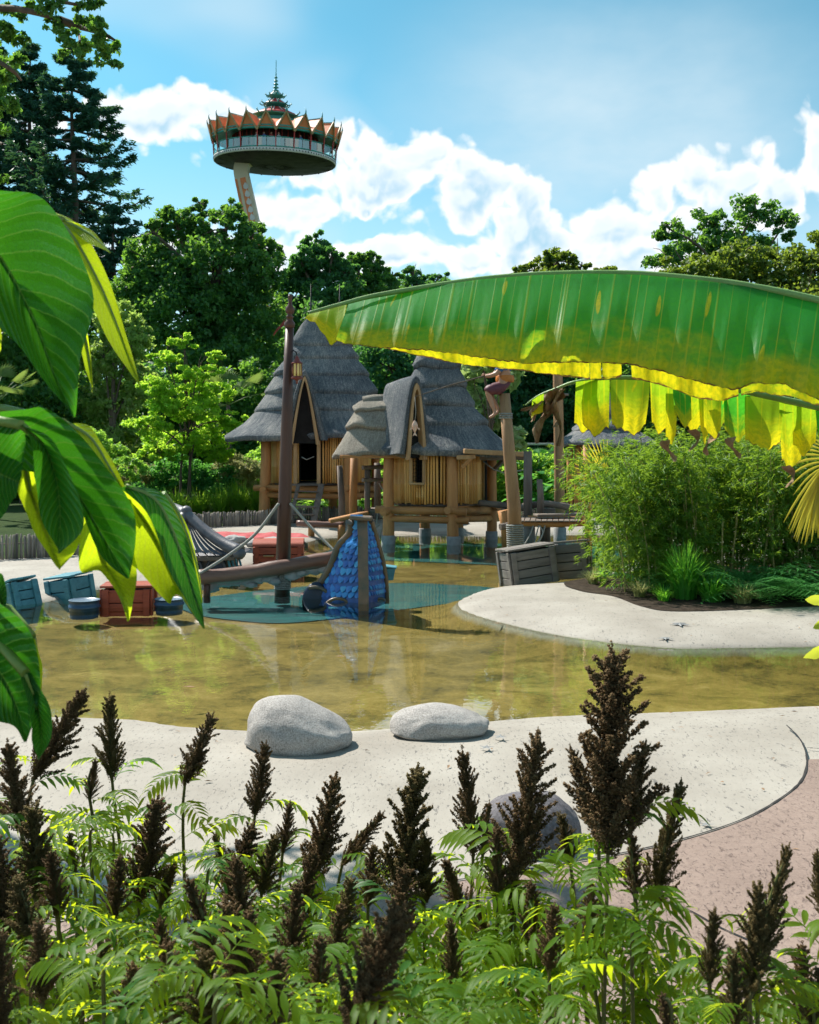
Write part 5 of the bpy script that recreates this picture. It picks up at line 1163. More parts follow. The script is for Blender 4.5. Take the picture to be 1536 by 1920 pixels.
# wooded backdrop beyond everything
lb = []
for i in range(26):
    px = -900 + i * 140 + random.uniform(-40, 40); Y = random.uniform(68, 80); top = random.uniform(580, 640); s_ = Y / F; lb.append((P(px, (top + 900) / 2, Y), (130 * s_, 4.0, (930 - top) / 2 * s_ * 1.05)))
v, f = crown_cards(lb, 70000, .6, .45, .22); props(link('distant_wood', np_mesh('distant_wood', v, f, M['leaf_dark'])), 'distant dark green wood behind the trees', 'wood', kind='stuff')

# conifers
def conifer(label, px, Y, py_base, py_top, reach, n_whorl, seed, py_first, mt='leaf_conifer'):
    rr = random.Random(seed); rg = np.random.default_rng(seed); sc_ = Y / 42; bx = XW(px, Y); root = empty('conifer', (bx, Y, .1), label=label, cat='conifer', group='tall conifers at the left')
    zt, z1 = ZW(py_top, Y), ZW(py_first, Y); mb = MB(); tk = [Vector((bx + .12 * math.sin(i * .9), Y, .1 + (zt - .1) * i / 14)) for i in range(15)]; mb.tube(tk, [.30 * sc_ * (1 - i / 14.5) + .02 for i in range(15)], 10)
    P_, D_, N_ = [], [], []
    for w in range(n_whorl):
        t = w / (n_whorl - 1); z = z1 + (zt - z1) * t; ln = reach * sc_ * (1 - t) ** .75 * rr.uniform(.75, 1.15) + .25
        for b in range(rr.choice((4, 5, 5, 6))):
            a = rr.uniform(0, 2 * math.pi); l = ln * rr.uniform(.55, 1.1); dirv = Vector((math.cos(a), math.sin(a), 0)); s0 = Vector((bx, Y, z))
            pts = catmull([s0, s0 + dirv * l * .4 + Vector((0, 0, -.03 * l)), s0 + dirv * l * .75 + Vector((0, 0, -.02 * l)), s0 + dirv * l + Vector((0, 0, .12 * l))], 9)
            mb.tube(pts, [.055 * sc_ * (1 - i / 10) + .008 for i in range(9)], 4, False)
            for i in range(2, 9):
                for q in range(4):
                    sd_ = dirv.cross(Vector((0, 0, 1))) * rr.choice((-1, 1)); tl = l * .26 * (1 - (i - 2) / 9) + .14 * sc_; e = pts[i] + (sd_ * rr.uniform(.4, 1) + dirv * .7).normalized() * tl * rr.uniform(.5, 1.1) + Vector((0, 0, rr.uniform(-.25, .08) * tl)); dv = np.array((e - pts[i]).normalized())
                    m_ = 12; tt = rg.random(m_)[:, None]; P_.append(np.array(pts[i]) + (np.array(e) - np.array(pts[i])) * tt + rg.normal(0, .05 * sc_, (m_, 3))); D_.append(dv + rg.normal(0, .45, (m_, 3))); N_.append(rg.normal(0, 1, (m_, 3)) + np.array((0, 0, .6)))
    p, d, n_ = np.concatenate(P_), np.concatenate(D_), np.concatenate(N_); v, f = cards(p, d, n_, rg.uniform(.18, .34, len(p)) * sc_, rg.uniform(.055, .095, len(p)) * sc_); link('crown', np_mesh('crown', v - np.array((bx, Y, .1)), f, M[mt]), root); mb.build('trunk', M['bark'], root)
conifer('tall dark conifer with long right-hand branches against the sky', 138, 62, 850, 95, 3.7, 19, 3, 430)
conifer('dark conifer standing just left of the tallest conifer', 58, 64, 850, 90, 3.0, 18, 5, 420)
conifer('lower spruce filling the gap below the tall conifers', 215, 60, 850, 395, 2.4, 14, 8, 640)
conifer('dark conifer cut off by the left picture edge', -20, 66, 850, 60, 2.8, 19, 9, 430)

# oak limb hanging in at the top left: the oak itself stands outside the picture
YO = 7.0; oak = empty('oak_tree', (XW(-420, YO), YO, .1), label='leafy oak branches hanging into the top left corner', cat='tree', group='trees behind the beach')
mb = MB(); mb.tube(catmull([(XW(-420, YO), YO, 0), (XW(-400, YO), YO, 4), P(-330, 20, YO), P(-260, -200, YO)], 12), [.22 - .012 * i for i in range(12)], 12); clumps = []
limbs = [[(-330, 60), (-150, 20), (0, 15), (60, 22), (110, 38), (145, 60), (150, 80)], [(-150, 20), (-40, -30), (60, -40), (110, 0), (160, 10)], [(-330, 100), (-150, 90), (-40, 100), (20, 130), (40, 150)], [(110, 38), (150, 50), (190, 62), (215, 75)], [(-330, 160), (-100, 220), (-20, 260), (5, 270)], [(60, -40), (120, -30), (175, -5)]]
for lm in limbs:
    pts = catmull([P(x, y, YO + .25 * math.sin(i * 1.7)) for i, (x, y) in enumerate(lm)], 16); mb.tube(pts, [.03 * (1 - i / 17) + .004 for i in range(16)], 6, False)
mb.build('trunk', M['bark'], oak)
for (x, y, r) in ((15, 60, 30), (40, 75, 20), (100, 45, 18), (95, 12, 26), (125, 65, 22), (150, 30, 24), (170, 5, 24), (180, 55, 30), (205, 80, 26), (195, 105, 22), (160, 85, 22), (125, 80, 16), (218, 118, 12), (150, 105, 12), (115, 98, 14), (30, 110, 22), (0, 150, 40), (-10, 200, 36), (5, 240, 16), (0, 335, 14), (10, 20, 20), (60, 8, 16), (40, 30, 14), (-60, 100, 70), (-100, 0, 80), (130, -30, 40), (40, -50, 50)):
    clumps.append((P(x, y, YO + random.uniform(-.3, .3)), (r / F * YO, r / F * YO * .8, r / F * YO * .75)))
v, f = crown_cards(clumps, 7500, .05, .03, .42, fill=.2); link('crown', np_mesh('crown', v - np.array(oak.location), f, M['leaf_oak']), oak)
# fan palms
def fan_palm(label, px, Y, py_c, py_base, n, r, mt, seed, group='fan palms'):
    rr = random.Random(seed); c = P(px, py_c, Y); root = empty('fan_palm', (c.x, Y, .1), label=label, cat='palm', group=group); MB().tube([(c.x, Y, .05), (c.x + .05, Y, ZW(py_base, Y)), tuple(c)], [.10, .09, .06], 9, jit=.08).build('trunk', M['bark'], root)
    for i in range(n):
        a = rr.uniform(0, 6.28); el = rr.uniform(-.3, 1.1); d = Vector((math.cos(a) * math.cos(el), math.sin(a) * math.cos(el), math.sin(el))); h = c + d * r * rr.uniform(.8, 1.1); mb = MB(); mb.tube([c, c.lerp(h, .5) + Vector((0, 0, .06)), h], [.015, .012, .01], 5); sd_ = d.cross(Vector((0, 0, 1))); sd_ = sd_.normalized() if sd_.length > .1 else Vector((1, 0, 0)); up = sd_.cross(d)
        for j in range(17):
            b = (j - 8) / 8 * 1.35; q = (d * math.cos(b) + sd_ * math.sin(b)).normalized(); e = h + q * r * .62 * (1 - .25 * abs(j - 8) / 8) + Vector((0, 0, -.10 * r)); m_ = h.lerp(e, .55) + up * .03; w = d.cross(q) ; wv = q.cross(up).normalized() * .022 * r * 1.4
            o = mb.addv([h, m_ + wv, e, m_ - wv]); mb.face((o, o + 1, o + 2)); mb.face((o, o + 2, o + 3))
        mb.build('frond', M[mt], root)
fan_palm('fan palm at the left edge above the hanging leaf', -12, 28, 760, 900, 12, 1.0, 'leaf_fan', 3); fan_palm('fan palm with drooping fronds beside the larger hut eave', 428, 31.5, 760, 930, 9, 1.0, 'leaf_fan', 5); fan_palm('fan palm low behind the pier posts', 1010, 33.2, 880, 960, 9, .9, 'leaf_fern', 7)

# tall grass and broad-leaved plants just behind the fence
def blades(c, n, h, spread, w, seed, lean=.5):
    rg = np.random.default_rng(seed); vs, fs = [], []; o = 0
    for i in range(n):
        a = rg.uniform(0, 2 * math.pi); r0 = rg.uniform(0, .25) * spread; L = h * rg.uniform(.55, 1.1); ln = rg.uniform(.1, 1) * lean * spread; d = np.array((math.cos(a), math.sin(a), 0)); s_ = np.array((-d[1], d[0], 0)) * w * rg.uniform(.6, 1.2); b = np.array(c) + d * r0; k = 5
        for j in range(k):
            t = j / (k - 1); p = b + d * ln * t ** 2 + np.array((0, 0, L * (t - .28 * t ** 3 * (ln / (.5 * spread + 1e-6))))); ww = (1 - t) ** .7; vs += [p - s_ * ww, p + s_ * ww]
        for j in range(k - 1): fs.append((o + 2 * j, o + 2 * j + 1, o + 2 * j + 3, o + 2 * j + 2))
        o += 2 * k
    return np.array(vs), np.array(fs)
def grass_clump(label, px, Y, n, h, spread, w, mt, seed, group, z=.13, name='grass_tuft', cat='grass tuft', yoff=0):
    c = (XW(px, Y), Y, z); v, f = blades((0, 0, 0), n, h, spread, w, seed, 1.0); o = link(name, np_mesh(name, v, f, M[mt])); o.location = c; return props(o, label, cat, group)
gl_ = ['tall bright grass clump behind the tip of the hanging green leaf', 'tall bright grass clump below the small tree stems', 'tall bright grass clump right of the small tree stems', 'tall bright grass clump left of the larger hut post', 'tall bright grass clump touching the larger hut post', 'tall grass clump behind the ship stern roof peak']
for i, (px, Y, h) in enumerate(((255, 26.6, 1.0), (375, 28.4, 1.05), (415, 28.3, 1.2), (450, 28.5, 1.3), (482, 28.4, 1.2), (330, 28.2, 1.0))): grass_clump(gl_[i], px, Y, 330, h, .9, .02, 'leaf_grass', 20 + i, 'tall grass clumps behind the fence')
def broad_plant(label, px, Y, py, n, r, mt, seed, group='broad-leaved plants behind the fence', up=.5, L=.42):
    rg = np.random.default_rng(seed); c = Vector((XW(px, Y), Y, .13)); root = empty('broadleaf_plant', c, label=label, cat='plant', group=group); top = ZW(py, Y)
    for i in range(n):
        a = rg.uniform(0, 6.28); e = c + Vector((math.cos(a) * r * rg.uniform(.2, 1), math.sin(a) * r * .8 * rg.uniform(.2, 1), (top - .13) * rg.uniform(.35, 1.0))); d = Vector((math.cos(a), math.sin(a), rg.uniform(-.5, .4) + up * .3)).normalized(); l = L * rg.uniform(.7, 1.2); mb = MB(); mb.tube([c, c.lerp(e, .6) + Vector((0, 0, .05)), e], [.012, .01, .006], 4, False); s_ = d.cross(Vector((0, 0, 1))).normalized(); rows = []
        for j in range(7):
            t = j / 6; p = e + d * l * t + Vector((0, 0, -.25 * l * t * t)); w = l * .36 * math.sin(math.pi * min(1, t * .92 + .08)) ** .8; rows.append([p - s_ * w + Vector((0, 0, .06 * w / .1 * .3)), p, p + s_ * w + Vector((0, 0, .06 * w / .1 * .3))])
        mb.grid(rows); mb.build('leaf', M[mt], root)
bl_ = ['broad-leaved plant seen below the larger hut floor, left', 'broad-leaved plant seen below the larger hut floor, middle', 'broad-leaved plant right of the larger hut front post', 'broad-leaved plant behind the rope bridge posts', 'broad-leaved plant behind the short pier post', 'broad-leaved plant left of the tall pier post', 'broad-leaved plant right of the tall pier post', 'broad-leaved plant beside the brown post near the bamboo']
for i, (px, Y, py) in enumerate(((525, 30.2, 930), (605, 30.3, 930), (640, 30.4, 925), (690, 31, 925), (1000, 32.2, 930), (1030, 32.3, 885), (1075, 32.3, 880), (1095, 32.2, 900))): broad_plant(bl_[i], px, Y, py, 26, .8, 'leaf_shrub' if i < 4 else 'leaf_fern', 40 + i, L=.38 if i < 4 else .6)
# ------------------------------------------------------------------ understorey wall of shrubs
for i, (px, label) in enumerate(((-60, 'dense dark understorey shrub at the far left behind the fence'), (110, 'dense understorey shrub behind the left fence, under the conifers'), (290, 'dense understorey shrub behind the bright small tree'), (470, 'dense understorey shrub left of the larger hut'), (700, 'dense understorey shrub between the two huts'), (900, 'dense understorey shrub right of the smaller hut'), (1120, 'dense understorey shrub behind the tall pier post'), (1330, 'dense understorey shrub behind the middle of the bamboo'), (1560, 'dense understorey shrub behind the right end of the bamboo'))):
    tree(label, [(px - 50, 800, 85, 70), (px + 60, 820, 85, 70), (px, 880, 130, 60), (px + 10, 740, 80, 60)], 40.5 + (i % 3) * .8, px, 13000, .24, .15, 'leaf_oak' if i % 2 else 'leaf_oak_b', tr=.08, cat='shrub', name='tall_shrub', group='shrubs behind the beach', twig=False)

# ------------------------------------------------------------------ bamboo clump on the island
def bamboo():
    rg = np.random.default_rng(21); base = G(1330, 1110, .12); root = empty('bamboo_clump', base, label='dense bamboo clump with hanging narrow leaves on the sandy island', cat='bamboo')
    P_, D_, N_ = [], [], []; cm_ = []
    edge = [(-1.0, 15.6), (8, 15.6)]
    n = 150
    for i in range(n):
        t = rg.random(); Y = 13.4 + 2.3 * rg.random() ** 1.4; xl = XW(1150 - (Y - 13.5) * 10, Y); x = xl + (5.6) * t + .1; h = rg.uniform(1.75, 2.2) * (1 - .12 * (t < .1)); lean = np.array((-1, -.25, 0)) * (.55 * math.exp(-t * 6)) + np.array((rg.normal(0, .10), rg.normal(-.08, .12), 0))
        pts = [Vector((x, Y, .1)) + Vector(lean) * (u ** 2) * h * .5 + Vector((0, 0, h * u)) for u in np.linspace(0, 1, 7)]
        cm_.append((pts, Y, rg.uniform(.009, .015)))
        m_ = 1150 if t < .35 else 900; u = rg.random(m_) ** .75; zi = np.clip(u, .06, 1); idx = zi * 6; i0 = np.minimum(idx.astype(int), 5); fr = (idx - i0)[:, None]; pa = np.array([tuple(p) for p in pts]); p = pa[i0] * (1 - fr) + pa[i0 + 1] * fr
        # leaves sit in small fans at twig ends
        nt = m_ // 6; tw = rg.normal(0, 1, (nt, 3)) * np.array((.22, .22, .15)); ti = rg.integers(0, nt, m_); p = p[ti] + tw[ti] + rg.normal(0, .02, (m_, 3)); keep = p[:, 2] > .16 + .40 * (rg.random(m_) if t > .25 else .2 * rg.random(m_)); p = p[keep]; k = len(p)
        d = rg.normal(0, .75, (k, 3)); d[:, 2] = -np.abs(rg.normal(.35, .4, k)); d += tw[ti][keep] * 2.0; P_.append(p); D_.append(d); N_.append(rg.normal(0, .6, (k, 3)) + np.array((0, 0, 1)))
    p, d, nn = map(np.concatenate, (P_, D_, N_)); v, f = cards(p, d, nn, rg.uniform(.09, .17, len(p)), rg.uniform(.013, .021, len(p)), .1)
    fo = link('foliage', np_mesh('foliage', v - np.array(base), f, M['leaf_bamboo']), root); fo['kind'] = 'stuff'
    for pts, Y, r in cm_:
        mb = MB(); q = [];
        mb.tube(pts, [r * (1 - .5 * i / 6) for i in range(7)], 6, False); mb.build('cane', M['cane_yellow'], root)
    # pale thick canes that show in the front
    for px in (1303, 1312, 1352, 1366, 1425, 1455, 1490):
        Y = 13.4 + rg.uniform(0, .3); a = Vector((XW(px, Y), Y, .1)); b = a + Vector((rg.normal(0, .08), rg.normal(0, .05), rg.uniform(1.0, 1.5))); m_ = 9; pts = [a.lerp(b, i / m_) for i in range(m_ + 1)]
        q, rd = [], []
        for i, c in enumerate(pts[:-1]): q += [c, c.lerp(pts[i + 1], .93), c.lerp(pts[i + 1], .96)]; rd += [.013, .013, .0165]
        MB().tube(q, rd, 7).build('cane', M['cane_yellow'], root)
bamboo()
IS = 'grass tufts on the island'
grass_clump('tall dark green grass tuft at the front of the bamboo', 1283, 12.85, 420, .86, .62, .012, 'leaf_tuft', 71, IS)
grass_clump('green arching tuft right beside the tall grass tuft', 1335, 12.6, 190, .45, .5, .010, 'leaf_tuft', 72, IS)
grass_clump('pale straw-coloured arching tuft at the bed edge, rightmost', 1392, 12.45, 200, .32, .42, .008, 'leaf_straw', 73, IS)
grass_clump('small straw tuft at the bed edge, middle one', 1200, 13.0, 150, .27, .30, .008, 'leaf_straw', 74, IS)
grass_clump('small yellowish tuft at the left tip of the soil bed', 1112, 14.3, 160, .25, .28, .008, 'leaf_straw', 75, IS)
grass_clump('low green tuft between the straw tuft and the tall grass', 1245, 12.65, 120, .27, .35, .009, 'leaf_tuft', 76, IS)
grass_clump('green tuft behind the yellowish tip tuft', 1125, 14.6, 110, .26, .32, .010, 'leaf_tuft', 77, IS)
# ferns on the right of the bed
def fern(label, px, Y, n, L, seed, z0=.14):
    rr = random.Random(seed); c = Vector((XW(px, Y), Y, z0)); root = empty('fern', c, label=label, cat='fern', group='ferns on the island')
    for i in range(n):
        a = rr.uniform(0, 6.28); d = Vector((math.cos(a), math.sin(a), 0)); l = L * rr.uniform(.7, 1.15); el = rr.uniform(.5, 1.1); pts = [c + d * l * t * math.cos(el * (1 - .7 * t)) + Vector((0, 0, l * (math.sin(el) * t - .45 * t * t))) for t in [k / 12 for k in range(13)]]
        mb = MB(); mb.tube(pts, [.006 * (1 - k / 14) for k in range(13)], 4, False)
        s_ = Vector((-d.y, d.x, 0))
        for k in range(2, 13):
            w = l * .26 * math.sin(math.pi * (k / 13) ** .8)
            for sg in (-1, 1):
                b = pts[k]; e = b + s_ * sg * w + d * w * .5 + Vector((0, 0, -.15 * w))
                for q in range(4):
                    t0 = b.lerp(e, q / 4); t1 = b.lerp(e, (q + 1.1) / 4); h = (1 - q / 5) * .016
                    o = mb.addv([t0, t0.lerp(t1, .5) + d * h, t1, t0.lerp(t1, .5) - d * h]); mb.face((o, o + 1, o + 2)); mb.face((o, o + 2, o + 3))
        mb.build('frond', M['leaf_fern'], root)
for i, (px, Y, lab) in enumerate(((1385, 13.3, 'dark green fern left in the fern bank at the right'), (1430, 13.0, 'dark green fern spreading at the bed edge, lowest one'), (1475, 13.3, 'dark green fern second from the right picture edge'), (1520, 13.0, 'dark green fern at the right picture edge'), (1215, 14.0, 'bluish fern under the bamboo left of the tall grass'), (1420, 14.0, 'upper fern in front of the pale bamboo canes'), (1500, 13.9, 'upper fern at the right under the hanging palm leaves'))): fern(lab, px, Y - .35, 34, 1.0 if i != 4 else .7, 80 + i, .14)
# palm leaf hanging in at the right edge and golden tips by the corner post
YPm = 6.0; pm = empty('hanging_palm', P(1700, 1150, YPm), label='yellow drooping palm leaf hanging in at the right picture edge', cat='palm'); MB().tube(catmull([(XW(1720, YPm), YPm, .1), P(1715, 900, YPm), P(1690, 800, YPm), P(1600, 815, YPm), P(1545, 860, YPm)], 14), [.07, .07, .06, .06, .05, .04, .03, .025, .02, .018, .016, .014, .012, .01], 8).build('stalk', M['leaf_stalk'], pm)
def strip(mb, a, b, w, sag=.0, n=6, side=None):
    s_ = side or Vector((1, 0, 0)); rows = []
    for i in range(n):
        t = i / (n - 1); p = Vector(a).lerp(Vector(b), t) + Vector((0, 0, -sag * math.sin(math.pi * t))); ww = w * (math.sin(math.pi * (.12 + .86 * t)) ** .7); rows.append([p - s_ * ww, p + Vector((0, .004, 0)), p + s_ * ww])
    mb.grid(rows)
for i in range(17):
    t = i / 16; a = P(1548 - 8 * t, 872 + 26 * t, YPm); b = P(1472 + 70 * t + random.uniform(-6, 6), 985 + 30 * math.sin(t * 3.1) + random.uniform(-8, 8), YPm - .1); mb = MB(); strip(mb, a, b, .011, -.03 * (1 - t)); mb.build('leaflet', M['leaf_palm'], pm)
for i in range(9):
    a = P(1540, 830 + i * 6, YPm + .3); b = P(1440 + i * 6, 800 + i * 16, YPm + .25); mb = MB(); strip(mb, a, b, .009, -.02, side=Vector((0, .3, 1))); mb.build('leaflet', M['leaf_palm'], pm)
gp_ = empty('golden_palm', G(1128, 1075, .12), label='golden fan of thin palm leaflets beside the brown pier post', cat='palm'); cgp = P(1140, 905, 15.6)
MB().tube([G(1140, 1078, .1), cgp], [.03, .02], 7).build('stalk', M['leaf_stalk'], gp_)
for i in range(26):
    a = R(80 + i * 7.2); e = P(1128 + 62 * math.cos(a), 890 - 75 * math.sin(a) * .9, 15.2 + .3 * math.sin(i)); mb = MB(); strip(mb, cgp, e, .012, -.03, side=Vector((-math.sin(a), 0, math.cos(a)))); mb.build('leaflet', M['leaf_palm'], gp_)
# ------------------------------------------------------------------ big near leaves at the left
def loft(curves, nu, nv, wave=.0, ph=0.0):
    """surface through K edge-to-edge curves of 3-D points; rows run along the leaf, columns across"""
    cs = [catmull(c, nu) for c in curves]; rows = []
    for i in range(nu):
        ctrl = [c[i] for c in cs]; row = catmull(ctrl, nv) if len(ctrl) > 2 else [ctrl[0].lerp(ctrl[1], j / (nv - 1)) for j in range(nv)]
        if wave:
            for j in range(nv):
                e = abs(2 * j / (nv - 1) - 1); row[j] = row[j] + Vector((0, 1, 0)) * wave * e * math.sin(i / nu * 17 + ph + j * .25)
        rows.append(row)
    return rows
def pl(pts, Y): return [P(p[0], p[1], Y + (p[2] if len(p) > 2 else 0)) for p in pts]
bp = empty('large_leaf_plant', (-1.05, 1.7, .12), label='plant with huge drooping green and lime leaves at the left picture edge', cat='plant')
MB().tube(catmull([(-1.05, 1.7, .1), (-1.02, 1.7, 1.0), (-.98, 1.65, 1.9), (-.95, 1.6, 2.7)], 12), [.03 - .0015 * i for i in range(12)], 10).build('stem', M['leaf_stalk'], bp)
def bigleaf(lft, mid, rgt, Y, m, wave=.006, ph=0.0, stalk=None):
    n = 30; mb = MB(); mb.grid(loft([pl(lft, Y), pl(mid, Y), pl(rgt, Y)], n, 19, wave, ph)); o = mb.build('leaf', M[m], bp)
    MB().tube(catmull(pl([(a, b, (c[0] if c else 0) + .004) for a, b, *c in mid], Y), 16), [.0045 * (1 - i / 17) + .0008 for i in range(16)], 6).build('midrib', M['leaf_stalk'], o)
    if stalk: MB().tube(catmull([P(mid[0][0], mid[0][1], Y + (mid[0][2] if len(mid[0]) > 2 else 0)), P(*stalk[0]), Vector(stalk[1])], 8), .007, 6).build('stalk', M['leaf_stalk'], o)
S1, S2 = (-.98, 1.66, 2.25), (-1.0, 1.68, 1.75)
# upper big leaf, lime leaf behind it, small ones
bigleaf([(-170, 420, .05), (-110, 520), (0, 615, -.03), (60, 680, -.03), (105, 742), (138, 782)], [(-130, 360), (-60, 410, .06), (0, 480, .07), (60, 590, .06), (102, 700, .03), (138, 782)], [(-110, 350), (0, 355, -.02), (95, 385, -.05), (172, 545, -.06), (152, 680, -.03), (139, 782)], 1.42, 'big_leaf_green', .006, 0, ((-250, 420, 1.55), S1))
bigleaf([(40, 392), (105, 450), (165, 560), (205, 640), (243, 698), (263, 724)], [(50, 385), (120, 425, .04), (176, 515, .05), (214, 600, .04), (243, 680, .02), (263, 724)], [(62, 385, .1), (140, 415, .08), (183, 478, .07), (218, 565, .06), (242, 645, .04), (263, 724)], 1.55, 'big_leaf_lime', .003, 1, ((-150, 390, 1.62), S1))
bigleaf([(112, 418), (140, 436), (165, 455), (190, 466), (207, 474)], [(118, 414), (145, 428, .02), (170, 442, .02), (192, 460, .01), (207, 474)], [(124, 414), (150, 420, .03), (175, 434, .03), (194, 456, .02), (207, 474)], 1.6, 'big_leaf_lime', .001, 2, ((-50, 400, 1.65), S1))
bigleaf([(140, 610), (150, 650), (160, 690), (170, 720), (173, 737)], [(150, 605), (160, 645, .02), (167, 690, .02), (172, 720), (173, 737)], [(160, 605), (168, 650, .03), (172, 690, .02), (174, 715), (173, 737)], 1.58, 'big_leaf_lime', .001, 2, ((-50, 560, 1.62), S1))
bigleaf([(-90, 620), (-60, 650), (-30, 668), (-8, 672), (2, 655)], [(-90, 600), (-55, 618), (-25, 628), (-5, 630), (3, 640)], [(-90, 590), (-50, 595), (-20, 605), (0, 615), (4, 630)], 1.6, 'big_leaf_lime', .001, 4, ((-150, 590, 1.62), S1))
# middle group
bigleaf([(-60, 850, 0), (40, 880), (105, 895, .0), (150, 945), (185, 1040), (241, 1084)], [(-90, 800), (10, 800, .04), (80, 838, .05), (140, 915, .05), (195, 1008, .03), (241, 1084)], [(-80, 780, .0), (40, 768, -.02), (100, 772, -.03), (190, 865, -.04), (252, 960, -.04), (242, 1084)], 1.38, 'big_leaf_green', .006, 1, ((-250, 800, 1.5), S2))
bigleaf([(-90, 900), (-60, 960), (-20, 985), (10, 960), (30, 930)], [(-110, 840), (-60, 860, .02), (-20, 880, .03), (15, 895, .02), (36, 905)], [(-110, 800), (-50, 790), (10, 796, -.02), (44, 812, -.02), (43, 890)], 1.33, 'big_leaf_green', .004, 3, ((-250, 860, 1.5), S2))
bigleaf([(48, 800), (62, 850), (66, 905), (80, 975), (111, 1037)], [(40, 797), (82, 835, .03), (104, 890, .035), (113, 960, .02), (111, 1037)], [(36, 797), (90, 818, -.01), (128, 880, -.02), (157, 985, -.02), (112, 1037)], 1.30, 'big_leaf_green', .003, 5, ((-200, 800, 1.45), S2))
bigleaf([(30, 880), (36, 930), (62, 990), (90, 1040), (112, 1067)], [(42, 850), (55, 920, .02), (80, 985, .02), (102, 1040, .01), (112, 1067)], [(60, 850), (95, 930, .03), (148, 1000, .02), (146, 1025, .01), (113, 1067)], 1.42, 'big_leaf_lime', .003, 2, ((-200, 830, 1.5), S2))
bigleaf([(152, 960), (150, 1010), (152, 1072), (185, 1068), (215, 1105), (240, 1165)], [(170, 940), (180, 1000, .02), (192, 1050, .03), (210, 1080, .02), (230, 1120), (240, 1165)], [(200, 940), (235, 990, .03), (252, 1040, .03), (256, 1080, .02), (252, 1120), (241, 1165)], 1.46, 'big_leaf_lime', .003, 6, ((-150, 850, 1.55), S2))
bigleaf([(112, 795), (160, 850), (200, 905), (230, 950), (255, 985)], [(120, 793), (168, 822, .03), (205, 880, .03), (238, 935, .02), (262, 990)], [(126, 794), (166, 798, .05), (196, 840, .05), (232, 905, .03), (266, 985)], 1.48, 'big_leaf_lime', .002, 6, ((-100, 790, 1.58), S2))
bigleaf([(232, 950), (240, 1040), (262, 1072), (318, 1132), (326, 1098), (383, 1178)], [(222, 925), (262, 965, .03), (296, 1020, .04), (325, 1085, .03), (356, 1140, .015), (383, 1178)], [(240, 915), (282, 955, .02), (306, 1010, .0), (330, 1080, .0), (358, 1135, .0), (383, 1178)], 1.48, 'big_leaf_lime', .003, 0, ((-100, 850, 1.6), S2))
bigleaf([(225, 915), (272, 955), (296, 1010), (322, 1078), (352, 1132), (382, 1176)], [(235, 912), (288, 936, .02), (318, 985, .03), (342, 1050, .03), (362, 1115, .02), (383, 1176)], [(245, 912), (302, 922, .05), (330, 965, .06), (358, 1030, .05), (374, 1105, .03), (384, 1176)], 1.47, 'big_leaf_green', .003, 2)
bigleaf([(300, 920), (322, 960), (345, 1010), (362, 1060), (376, 1130)], [(305, 925), (330, 958, .02), (352, 1010, .02), (369, 1065, .02), (378, 1130)], [(308, 928), (334, 955, .03), (358, 1005, .03), (373, 1070, .03), (381, 1130)], 1.56, 'big_leaf_lime', .001, 3)
# lower left
bigleaf([(-120, 1250), (-80, 1320), (-20, 1345), (20, 1360), (48, 1390)], [(-130, 1150), (-60, 1190, .03), (0, 1260, .03), (34, 1330, .02), (49, 1390)], [(-110, 1080), (-30, 1110, -.02), (48, 1175, -.03), (78, 1275, -.02), (50, 1390)], 1.30, 'big_leaf_green', .004, 1, ((-250, 1120, 1.45), (-1.03, 1.69, 1.45)))
bigleaf([(40, 1270), (50, 1310), (58, 1350), (60, 1385), (71, 1424)], [(48, 1262), (66, 1305, .01), (76, 1350, .02), (78, 1390, .01), (72, 1424)], [(58, 1262), (84, 1305), (99, 1352, -.01), (92, 1392), (73, 1424)], 1.28, 'big_leaf_green', .002, 4, ((-100, 1180, 1.4), (-1.03, 1.69, 1.45)))
bigleaf([(52, 1195), (60, 1235), (66, 1270), (66, 1300), (70, 1318)], [(60, 1195), (68, 1235, .01), (72, 1270, .01), (71, 1300), (71, 1318)], [(66, 1200), (77, 1238), (80, 1265), (77, 1298), (72, 1318)], 1.36, 'big_leaf_lime', .001, 4, ((-60, 1150, 1.42), (-1.03, 1.69, 1.45)))
bigleaf([(-40, 1060), (-20, 1100), (0, 1130), (5, 1150), (8, 1165)], [(-40, 1050), (-15, 1085), (2, 1115), (8, 1140), (9, 1165)], [(-40, 1045), (-10, 1070), (8, 1082), (12, 1120), (10, 1165)], 1.32, 'big_leaf_green', .002, 4, ((-160, 1050, 1.42), (-1.03, 1.69, 1.45)))

# ------------------------------------------------------------------ banana plant at the right: two leaves hanging across
bn = empty('banana_plant', (3.6, 2.5, .12), label='banana plant reaching in from the right with one whole and one torn leaf', cat='banana plant')
MB().tube(catmull([(3.6, 2.5, 0), (3.58, 2.5, .9), (3.5, 2.45, 1.7), (3.45, 2.45, 2.0)], 10), [.13 - .006 * i for i in range(10)], 14).build('stem', M['banana_rib'], bn)
YN = 2.4
RIB1 = [(580, 586, -.10), (640, 570, -.06), (700, 555, -.03), (800, 538, 0), (900, 524, .02), (1000, 516, .03), (1100, 513, .03), (1200, 515, .03), (1300, 524, .02), (1400, 537, .01), (1536, 565, .0), (1700, 612, .0), (1900, 680, .02), (2200, 800, .03)]
LOW1 = [(583, 592), (618, 628), (650, 600), (700, 640), (800, 666), (900, 676), (1000, 690), (1100, 697), (1200, 715), (1310, 742), (1360, 736), (1430, 748), (1536, 756), (1700, 790), (1900, 830), (2200, 840)]
rib = catmull(pl(RIB1, YN), 120); lf1 = MB().tube(rib, [.003 + .010 * (i / 119) ** .7 for i in range(120)], 8).build('whole_leaf', M['banana_rib'], bn)
def interp_px(pts, xs): return np.interp(xs, [p[0] for p in pts], [p[1] for p in pts])
ribx = lambda x: float(interp_px(RIB1, x)); 
